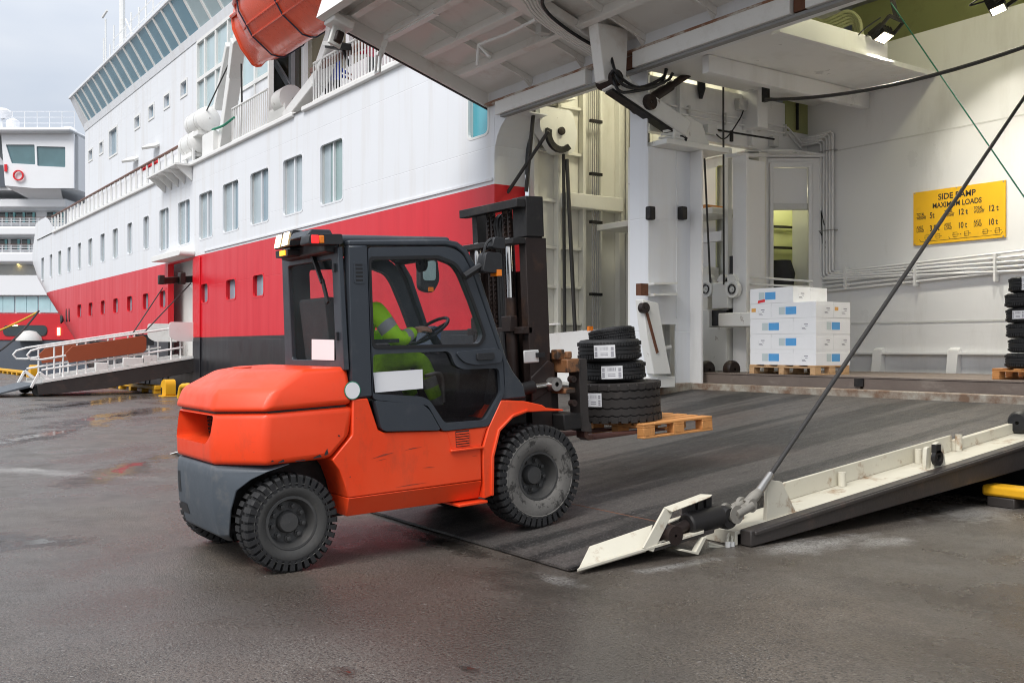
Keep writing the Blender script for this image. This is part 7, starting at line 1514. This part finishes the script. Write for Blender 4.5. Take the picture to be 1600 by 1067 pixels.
# ================================================================== PEOPLE
def skin_mesh(name, joints, bones, mats, pick, root=0, sub=2):
    """continuous body: joints {key: (pos, rx, ry)}; bones list of (a, b); faces take the material picked from the nearest bone"""
    keys = list(joints); ix = {k: i for i, k in enumerate(keys)}
    me = bpy.data.meshes.new(name); me.from_pydata([tuple(joints[k][0]) for k in keys], [(ix[a], ix[b]) for a, b in bones], [])
    o = bpy.data.objects.new(name, me); C.objects.link(o)
    md = o.modifiers.new('skin', 'SKIN'); md.branch_smoothing = 0.6; md.use_smooth_shade = True
    for i, k in enumerate(keys):
        sv = me.skin_vertices[0].data[i]; sv.radius = (joints[k][1], joints[k][2] if len(joints[k]) > 2 else joints[k][1]); sv.use_root = (i == root)
    ms = o.modifiers.new('sub', 'SUBSURF'); ms.levels = sub; ms.render_levels = sub
    dg = bpy.context.evaluated_depsgraph_get(); nm = bpy.data.meshes.new_from_object(o.evaluated_get(dg)); bpy.data.objects.remove(o)
    for m in mats: nm.materials.append(MATS[m])
    seg = [(a, b, Vector(joints[a][0]), Vector(joints[b][0])) for a, b in bones]
    for p in nm.polygons:
        c = p.center; best = None
        for a, b, pa, pb in seg:
            d = pb-pa; t_ = max(0, min(1, (c-pa).dot(d)/d.length_squared)); q = (c-(pa+d*t_)).length
            if best is None or q < best[0]: best = (q, a, b, t_)
        p.material_index = pick(best[1], best[2], best[3]); p.use_smooth = True
    nm.name = name; ob = bpy.data.objects.new(name, nm); C.objects.link(ob); return ob
def head(parent, c, fwd, s=1.0, hairmat='hair', cap=None):
    """head with brow, nose, ears, jaw; c centre, fwd facing direction, in the parent's local frame"""
    f = Vector(fwd).normalized(); up = Vector((0, 0, 1)); r = f.cross(up).normalized(); up = r.cross(f); c = Vector(c)
    bm = bmesh.new(); bmesh.ops.create_uvsphere(bm, u_segments=28, v_segments=20, radius=1.0)
    for v in bm.verts:
        x, y, z = v.co; sx = 0.078*(1-0.22*max(0, -z)**1.3); sy = 0.098; sz = 0.118
        yy = y*sy; 
        if y > 0 and z < 0: yy = y*(sy*(1-0.10*(-z)))
        if y > 0.8 and -0.35 < z < 0.12 and abs(x) < 0.22: yy += 0.022*(1-abs(x)/0.22)*(1-abs(z+0.2)/0.36 if z < -0.2 else 1-(z+0.2)/0.34)
        if y > 0.55 and 0.02 < z < 0.22 and 0.2 < abs(x) < 0.6: yy -= 0.008
        v.co = (x*sx, yy, z*sz)
    me = bpy.data.meshes.new('head'); bm.to_mesh(me); bm.free()
    M = Matrix((( r.x, f.x, up.x, c.x), (r.y, f.y, up.y, c.y), (r.z, f.z, up.z, c.z), (0, 0, 0, 1))); M = M @ Matrix.Scale(s, 4)
    me.transform(M); me.materials.append(MATS['skin'])
    for p in me.polygons: p.use_smooth = True
    o = bpy.data.objects.new('head', me); C.objects.link(o); o.parent = parent
    def lump(name, mat, pts):
        mb = MB()
        for (p, rad) in pts: mb.lathe([(math.sin(a)*rad[2], max(0.0005, math.cos(a)*rad[0])) for a in [R(-90+22.5*k) for k in range(9)]], M @ Vector(p), 'z', 12)
        return mb.build(name, mat, o, local=True, smooth=True)
    lump('ear', 'skin', [((0.079, 0.0, -0.005), (0.014, 0, 0.03)), ((-0.079, 0.0, -0.005), (0.014, 0, 0.03))])
    lump('eye', 'ink', [((0.031, 0.083, 0.012), (0.010, 0, 0.008)), ((-0.031, 0.083, 0.012), (0.010, 0, 0.008))])
    lump('mouth', 'cloth_red', [((0.0, 0.086, -0.062), (0.016, 0, 0.006))])
    hb = bmesh.new(); bmesh.ops.create_uvsphere(hb, u_segments=24, v_segments=16, radius=1.0)
    for v in hb.verts: v.co = (v.co.x*0.086, v.co.y*0.106-0.006, v.co.z*0.126)
    kill = [v for v in hb.verts if (v.co.y > 0.02 and v.co.z < 0.055) or v.co.z < -0.06]; bmesh.ops.delete(hb, geom=kill, context='VERTS')
    hm = bpy.data.meshes.new('hair'); hb.to_mesh(hm); hb.free(); hm.transform(M); hm.materials.append(MATS[cap or hairmat])
    for p in hm.polygons: p.use_smooth = True
    ho = bpy.data.objects.new('hair' if not cap else 'cap', hm); C.objects.link(ho); ho.parent = o
    return o
def hand(parent, wrist, d, n, curl, s=1.0, left=False):
    """palm + four fingers + thumb; d pointing direction, n back-of-hand normal"""
    d = Vector(d).normalized(); n = Vector(n); n = (n-d*n.dot(d)).normalized(); e = d.cross(n)*(1 if not left else -1); w0 = Vector(wrist)
    mb = MB(); pal = [[w0+d*a*s+e*b*s+n*c*s for b, c in ((-h_, -t_), (h_, -t_), (h_, t_), (-h_, t_))] for a, h_, t_ in ((-0.01, 0.026, 0.018), (0.03, 0.038, 0.017), (0.075, 0.042, 0.014), (0.092, 0.040, 0.011))]
    mb.loft(pal)
    for k, (off, L) in enumerate(((-0.031, 0.062), (-0.010, 0.076), (0.011, 0.080), (0.031, 0.072))):
        p = w0+(d*0.085+e*off)*s; pts = [p]; dr = d.copy()
        for j in range(3):
            a = curl*(0.55+0.25*j); dr = (dr*math.cos(a)-n*math.sin(a)).normalized() if j == 0 else (dr*math.cos(a)+(-n*math.cos(0)*math.sin(a))).normalized(); p = p+dr*(L*(0.45, 0.32, 0.23)[j])*s; pts.append(p)
        mb.tube(pts, [0.0095*s, 0.009*s, 0.0082*s, 0.006*s], 8)
    p = w0+(d*0.02+e*0.034)*s; mb.tube([p, p+(d*0.03+e*0.026-n*0.008)*s, p+(d*0.058+e*0.026-n*0.022)*s, p+(d*0.078+e*0.014-n*0.03)*s], [0.013*s, 0.0115*s, 0.0105*s, 0.007*s], 8)
    return mb.build('hand', 'skin', parent, local=True, smooth=True, angle=60)

# driver: lime hi-vis suit, hands on the wheel, in the truck's frame
drv = thing('person', Lp(-0.68, 0.82, 1.32), 'seated driver in lime hi-vis suit with grey bands, hands on the steering wheel', 'person', None, ROT)
def dj(x, a, z): return Vector((x+0.78, a-0.86, z-1.32))
J = {'pelvis': (dj(-0.78, 0.86, 1.40), 0.16, 0.13), 'belly': (dj(-0.76, 0.88, 1.58), 0.16, 0.125), 'chest': (dj(-0.74, 0.92, 1.78), 0.175, 0.125), 'neckb': (dj(-0.74, 0.90, 1.93), 0.09, 0.08), 'neck': (dj(-0.74, 0.89, 2.0), 0.055, 0.055),
     'shr': (dj(-0.53, 0.97, 1.86), 0.092), 'elr': (dj(-0.42, 1.06, 1.62), 0.082), 'elr2': (dj(-0.44, 1.13, 1.595), 0.076), 'wrr': (dj(-0.54, 1.32, 1.665), 0.050),
     'shl': (dj(-0.95, 0.95, 1.87), 0.085), 'ell': (dj(-1.10, 1.02, 1.62), 0.072), 'ell2': (dj(-1.08, 1.10, 1.59), 0.064), 'wrl': (dj(-0.96, 1.28, 1.66), 0.046),
     'hipr': (dj(-0.67, 0.92, 1.40), 0.105), 'knr': (dj(-0.58, 1.36, 1.44), 0.085), 'kn2r': (dj(-0.57, 1.41, 1.37), 0.078), 'shinr': (dj(-0.56, 1.48, 1.15), 0.066), 'anr': (dj(-0.56, 1.55, 1.02), 0.055), 'toer': (dj(-0.56, 1.72, 0.985), 0.042),
     'hipl': (dj(-0.89, 0.92, 1.40), 0.105), 'knl': (dj(-0.96, 1.36, 1.43), 0.085), 'kn2l': (dj(-0.96, 1.41, 1.36), 0.078), 'shinl': (dj(-0.96, 1.48, 1.15), 0.066), 'anl': (dj(-0.96, 1.55, 1.02), 0.055), 'toel': (dj(-0.96, 1.72, 0.985), 0.042)}
Bn = [('pelvis', 'belly'), ('belly', 'chest'), ('chest', 'neckb'), ('neckb', 'neck'), ('chest', 'shr'), ('shr', 'elr'), ('elr', 'elr2'), ('elr2', 'wrr'), ('chest', 'shl'), ('shl', 'ell'), ('ell', 'ell2'), ('ell2', 'wrl'),
      ('pelvis', 'hipr'), ('hipr', 'knr'), ('knr', 'kn2r'), ('kn2r', 'shinr'), ('shinr', 'anr'), ('anr', 'toer'), ('pelvis', 'hipl'), ('hipl', 'knl'), ('knl', 'kn2l'), ('kn2l', 'shinl'), ('shinl', 'anl'), ('anl', 'toel')]
def dpick(a, b, t_):
    if b == 'neck': return 2
    if a.startswith('sh') and b.startswith('el') and 0.50 < t_ < 0.78: return 1
    if a.startswith('el') and b.startswith('wr') and 0.22 < t_ < 0.50: return 1
    if (a, b) == ('belly', 'chest') and 0.05 < t_ < 0.35: return 1
    if a.startswith('kn2') and 0.35 < t_ < 0.75: return 1
    if a.startswith('shin') and 0.3 < t_ < 0.8: return 1
    if a.startswith('an'): return 3
    return 0
bd_ = skin_mesh('body', J, Bn, ['hivis', 'reflective', 'skin', 'cloth_dark'], dpick, 0, 2); bd_.parent = drv
head(drv, dj(-0.74, 0.885, 2.10), (0.0, 1.0, -0.10), 1.0, 'hair')
hand(drv, J['wrr'][0]+Vector((0.0, 0.02, 0.005)), (-0.25, 0.9, 0.18), (0.15, -0.2, 0.95), 0.75); hand(drv, J['wrl'][0]+Vector((0, 0.02, 0.005)), (0.3, 0.9, 0.12), (-0.1, -0.2, 0.95), 0.75, 1.0, True)
def stander(c, face, top, legs, label, lean=0.0, scale=1.0, arms='rail'):
    """standing person; c feet position, face direction"""
    f = Vector((face[0], face[1], 0)).normalized(); r = Vector((f.y, -f.x, 0)); t_ = thing('person', c, label, 'person', 'people on the ferry deck')
    P_ = lambda a, b, z: (r*a+f*b+Vector((0, 0, z)))*scale
    J = {'pelvis': (P_(0, 0, 0.95), 0.15, 0.12), 'belly': (P_(0, 0.01, 1.12), 0.15, 0.12), 'chest': (P_(0, 0.02+lean, 1.33), 0.18, 0.13), 'neckb': (P_(0, 0.02+lean, 1.47), 0.09, 0.08), 'neck': (P_(0, 0.03+lean, 1.55), 0.055, 0.055)}
    Bn = [('pelvis', 'belly'), ('belly', 'chest'), ('chest', 'neckb'), ('neckb', 'neck')]
    for s, q in ((1, 'r'), (-1, 'l')):
        J.update({'sh'+q: (P_(0.21*s, 0.02+lean, 1.42), 0.08), 'el'+q: (P_(0.29*s, 0.06+lean, 1.14), 0.065), 'wr'+q: (P_(0.20*s, 0.30+lean, 1.06), 0.045), 'hip'+q: (P_(0.10*s, 0, 0.88), 0.11), 'kn'+q: (P_(0.11*s, 0.03, 0.50), 0.078), 'an'+q: (P_(0.11*s, 0, 0.09), 0.055), 'toe'+q: (P_(0.12*s, 0.17, 0.045), 0.042)})
        Bn += [('chest', 'sh'+q), ('sh'+q, 'el'+q), ('el'+q, 'wr'+q), ('pelvis', 'hip'+q), ('hip'+q, 'kn'+q), ('kn'+q, 'an'+q), ('an'+q, 'toe'+q)]
    def pk(a, b, u):
        if b == 'neck': return 2
        if a.startswith(('hip', 'kn', 'an')): return 1
        return 0
    b = skin_mesh('body', J, Bn, [top, legs, 'skin'], pk, 0, 2); b.parent = t_
    head(t_, P_(0, 0.05+lean, 1.665), f, scale, 'hair')
    hand(t_, J['wrr'][0], f+Vector((0, 0, -0.2)), (0, 0, 1), 0.5); hand(t_, J['wrl'][0], f+Vector((0, 0, -0.2)), (0, 0, 1), 0.5, 1.0, True)
    return t_
p = onY(514, 120, 11.75); stander(Vector((p.x, 11.75, 8.14)), (-0.5, -0.8), 'cloth_blue', 'cloth_dark', 'deckhand in blue jacket leaning at the rail under the lifeboat', 0.05)
p = onY(526, 110, 11.9); stander(Vector((p.x, 11.9, 8.14)), (0.3, 0.9), 'cloth_blue', 'cloth_dark', 'second blue-clad deckhand with back turned, right of the first', 0.0)
p = onY(580, 90, 11.7); stander(Vector((p.x, 11.7, 8.14)), (-0.4, -0.9), 'cloth_red', 'cloth_dark', 'person in red top behind the rail beside the hatch edge')

# deck floodlight by the lifeboat (off)
p = onY(517, 72, 10.9); t_ = thing('deck_floodlight', p, 'unlit floodlight on the deck rail under the lifeboat', 'floodlight')
MB().bar(p, p+Vector((0.85, 0.0, -0.22)), 0.35, 0.16).build('housing', 'black_metal', t_, 0.02); MB().bar(p+Vector((0.02, -0.1, 0.02)), p+Vector((0.5, -0.1, -0.12)), 0.3, 0.1).build('glass', 'shade', t_, 0.01)
MB().bar(p+Vector((0.5, 0.05, -0.1)), p+Vector((0.5, 0.3, -0.6)), 0.06, 0.06).build('bracket', 'black_metal', t_)

# recess tube lamp above the floodlight
rl = thing('tube_lamp', (-8.6, 13.3, 7.55), 'glowing tube lamp in the olive recess above the floodlight', 'lamp')
MB().box(-9.3, -7.9, 13.22, 13.38, 7.50, 7.56).build('casing', 'shade', rl); MB().tube([(-9.25, 13.3, 7.47), (-7.95, 13.3, 7.47)], 0.025, 10).build('tube', 'flood_glow', rl, smooth=True)
l = bpy.data.lights.new('tube_light', 'POINT'); l.shadow_soft_size = 0.25; l.energy = 45; l.color = (1.0, 0.95, 0.62); o = bpy.data.objects.new('tube_light', l); C.objects.link(o); o.parent = rl; o.location = (0, 0, -0.15)
tl2 = thing('trunk_lamp', (-14.4, 13.2, 7.3), 'ceiling tube lamp inside the left cargo trunk', 'lamp')
MB().box(-14.9, -13.9, 13.1, 13.3, 7.92, 8.0).build('casing', 'shade', tl2); MB().tube([(-14.85, 13.2, 7.9), (-13.95, 13.2, 7.9)], 0.025, 10).build('tube', 'flood_glow', tl2, smooth=True)
l = bpy.data.lights.new('trunk_light', 'AREA'); l.shape = 'RECTANGLE'; l.size = 1.0; l.size_y = 0.08; l.energy = 42; l.color = (1.0, 0.94, 0.68); o = bpy.data.objects.new('trunk_light', l); C.objects.link(o); o.parent = tl2; o.location = (0, 0, 0.55)

# ================================================================== FAR SHIP (local x = to the right, y = away, z up)
FD = 96.0
fs = thing('far_ship', (FX*FD, FY*FD, 0), 'second white ship with balconies and red band, moored beyond the ferry bow', 'ship', None, (0, 0, math.atan2(FY, FX)-R(90)))
def fx(a): return (a-HX)/FPX*FD
def fz(b): return CAM_H+(HY-b)/FPX*FD
def fb(a0, a1, b0, b1, y0, y1, name, mat, parent=None, bv=0.0): return MB().box(fx(a0), fx(a1), y0, y1, fz(b1), fz(b0)).build(name, mat, parent or fs, bv, local=True)
fb(-260, 175, 490, 531, 0, 14, 'red_band', 'far_red'); fb(-260, 185, 531.2, 640, 0.1, 14, 'dark_hull', 'far_hull')
fb(-260, 165, 430, 461, 0, 14, 'white_plating', 'far_white'); fb(-260, 165, 461.2, 489.8, 0.5, 14, 'band_recess', 'far_white')
for k in range(-6, 8):
    a = 2+k*18.5+(1 if k % 2 else 0); fb(a, a+16.8, 463, 488, 0.35, 0.48, 'saloon_window', 'far_glass')
for (b0, b1, a1) in ((312, 326, 108), (355, 369, 118), (395, 411, 128)): fb(-260, a1, b0, b1, -0.6, 12, 'deck_slab', 'far_white', None, 0.15)
for (b0, b1) in ((326.2, 354.8), (369.2, 394.8), (411.2, 429.8)): fb(-260, 140, b0, b1, 1.9, 12, 'deck_house', 'far_white' if b0 < 400 else 'shade')
for b0, b1, ls in ((328, 345, ((-40, -22), (-18, -2), (0, 10), (11, 25.5), (27, 41), (60, 74), (76, 88))), (371, 388, ((-40, -22), (-18, -3), (2, 17), (20, 33)))):
    for a0, a1 in ls:
        w_ = fb(a0, a1, b0, b1, 1.78, 1.9, 'cabin_window', 'dark_glass'); fb(a1-4, a1-0.3, b0+0.3, b1-0.3, 1.74, 1.78, 'curtain', 'curtain_teal', w_)
for b, a1 in ((341, 104), (383, 116)):
    mb = MB()
    for k in range(5): mb.box(fx(-120), fx(a1), -0.4, -0.36, fz(b+k*2.6)-0.03, fz(b+k*2.6)+0.02)
    a = -120
    while a < a1: mb.box(fx(a), fx(a)+0.06, -0.4, -0.34, fz(b+13), fz(b)); a += 14
    rl_ = mb.build('balcony_rail', 'far_white', fs, local=True); fb(-120, a1, b-0.8, b, -0.42, -0.34, 'handrail', 'handrail_wood', rl_)
# bridge with wing
fb(-120, 131, 209, 217, -3.0, 12, 'bridge_roof', 'far_white', None, 0.25)
prof = [(fx(20), fz(217)), (fx(131), fz(217)), (fx(131), fz(300)), (fx(70), fz(300)), (fx(26), fz(296))]
wn = [rpoly([(fx(27), fz(233.5)), (fx(71), fz(233.5)), (fx(72), fz(264)), (fx(36), fz(262))], 0.1), rpoly([(fx(74), fz(236)), (fx(118), fz(237)), (fx(118), fz(268)), (fx(75), fz(266))], 0.1)]
MB().prism(prof, wn, -2.2, -1.9, fXZ).build('bridge_front', 'far_white', fs, local=True)
for q in wn: MB().prism(q, [], -2.05, -2.0, fXZ).build('bridge_window', 'far_bridge_glass', fs, local=True)
fb(-120, 131, 217.2, 300, -1.2, 10, 'bridge_body', 'far_white')
MB().add([(fx(2), -1.0, fz(240)), (fx(20), -2.2, fz(217.3)), (fx(26), -2.2, fz(262)), (fx(18), -1.0, fz(262))], [(0, 1, 2, 3)]).build('wing_window', 'dark_glass', fs, local=True)
MB().lathe([(-0.08, 0.38), (-0.08, 0.50), (0.08, 0.50), (0.08, 0.38)], (fx(48), -2.4, fz(281)), 'y', 20, True).build('life_ring', 'bright_red', fs, local=True)
MB().add([(fx(26), -2.2, fz(297)), (fx(110), -2.2, fz(297)), (fx(100), 0.0, fz(318)), (fx(55), 0, fz(316))], [(0, 1, 2, 3)]).build('wing_underside', 'far_white', fs, local=True)
fb(0, 20, 262, 296, -1.4, -1.3, 'wing_door', 'far_hull'); fb(26, 30, 264, 275, -2.35, -2.25, 'red_lantern', 'bright_red')
mb = MB()
for b in (182, 191, 200): mb.box(fx(-60), fx(131), -2.0, -1.94, fz(b)-0.02, fz(b)+0.02)
a = -60
while a < 131: mb.box(fx(a), fx(a)+0.05, -2.0, -1.95, fz(209), fz(182)); a += 19
mb.build('roof_rail', 'far_white', fs, local=True)
MB().lathe([(0, 0.9), (0.3, 0.75), (0.55, 0.4), (0.62, 0.01)], (fx(107), 0, fz(208)), 'z', 16).build('radome', 'far_white', fs, local=True, smooth=True)
mb = MB().lathe([(-0.5, 0.2), (-0.2, 0.8), (0.2, 0.85), (0.5, 0.3)], (fx(5), 0, fz(178)), 'z', 14); mb.lathe([(-0.6, 0.2), (-0.2, 0.6), (0.4, 0.6), (0.7, 0.1)], (fx(20), 0, fz(196)), 'z', 12); mb.tube([(fx(3), 0, fz(208)), (fx(3), 0, fz(168))], 0.12); mb.build('radar_gear', 'far_white', fs, local=True, smooth=True)
MB().prism(rrect(fx(5), fx(74), fz(525), fz(508), 0.5), [], -0.06, 0.05, fXZ).build('mooring_port', 'dark_glass', fs, local=True)
fb(17, 28, 507.5, 509.5, -0.2, -0.08, 'mooring_lamp', 'far_lamp'); fb(90, 94, 512, 524, -0.1, 0.0, 'side_lamp', 'far_lamp'); fb(13, 17, 409, 411, 1.5, 1.8, 'deck_lamp', 'far_lamp')
MB().lathe([(-0.4, 1.2), (0.0, 1.1), (0.5, 0.6), (0.6, 0.01)], (fx(48), -0.3, fz(526)), 'z', 14).build('winch_cover', 'shade', fs, local=True, smooth=True)
def fw(a, b, y): return fs_M @ Vector((fx(a), y, fz(b)))
fs_M = Matrix.Translation((FX*FD, FY*FD, 0)) @ Matrix.Rotation(math.atan2(FY, FX)-R(90), 4, 'Z')
rope('mooring_line', sag(fw(74, 489, -2), fw(-30, 552, -10), 0.5), 0.09, 'rope_yellow', 'yellow mooring line slanting down across the dark hull', 'rope')
rope('dark_mooring_line', sag(fw(76, 487, -2), fw(66, 548, -8), 0.3), 0.09, 'cable', 'dark mooring line hanging steeply by the ferry bow', 'rope')
rope('blue_line', sag(fw(80, 545, -12), fw(-20, 570, -14), 0.2), 0.05, 'rope_blue', 'thin blue line low across the dark hull at far left', 'rope')
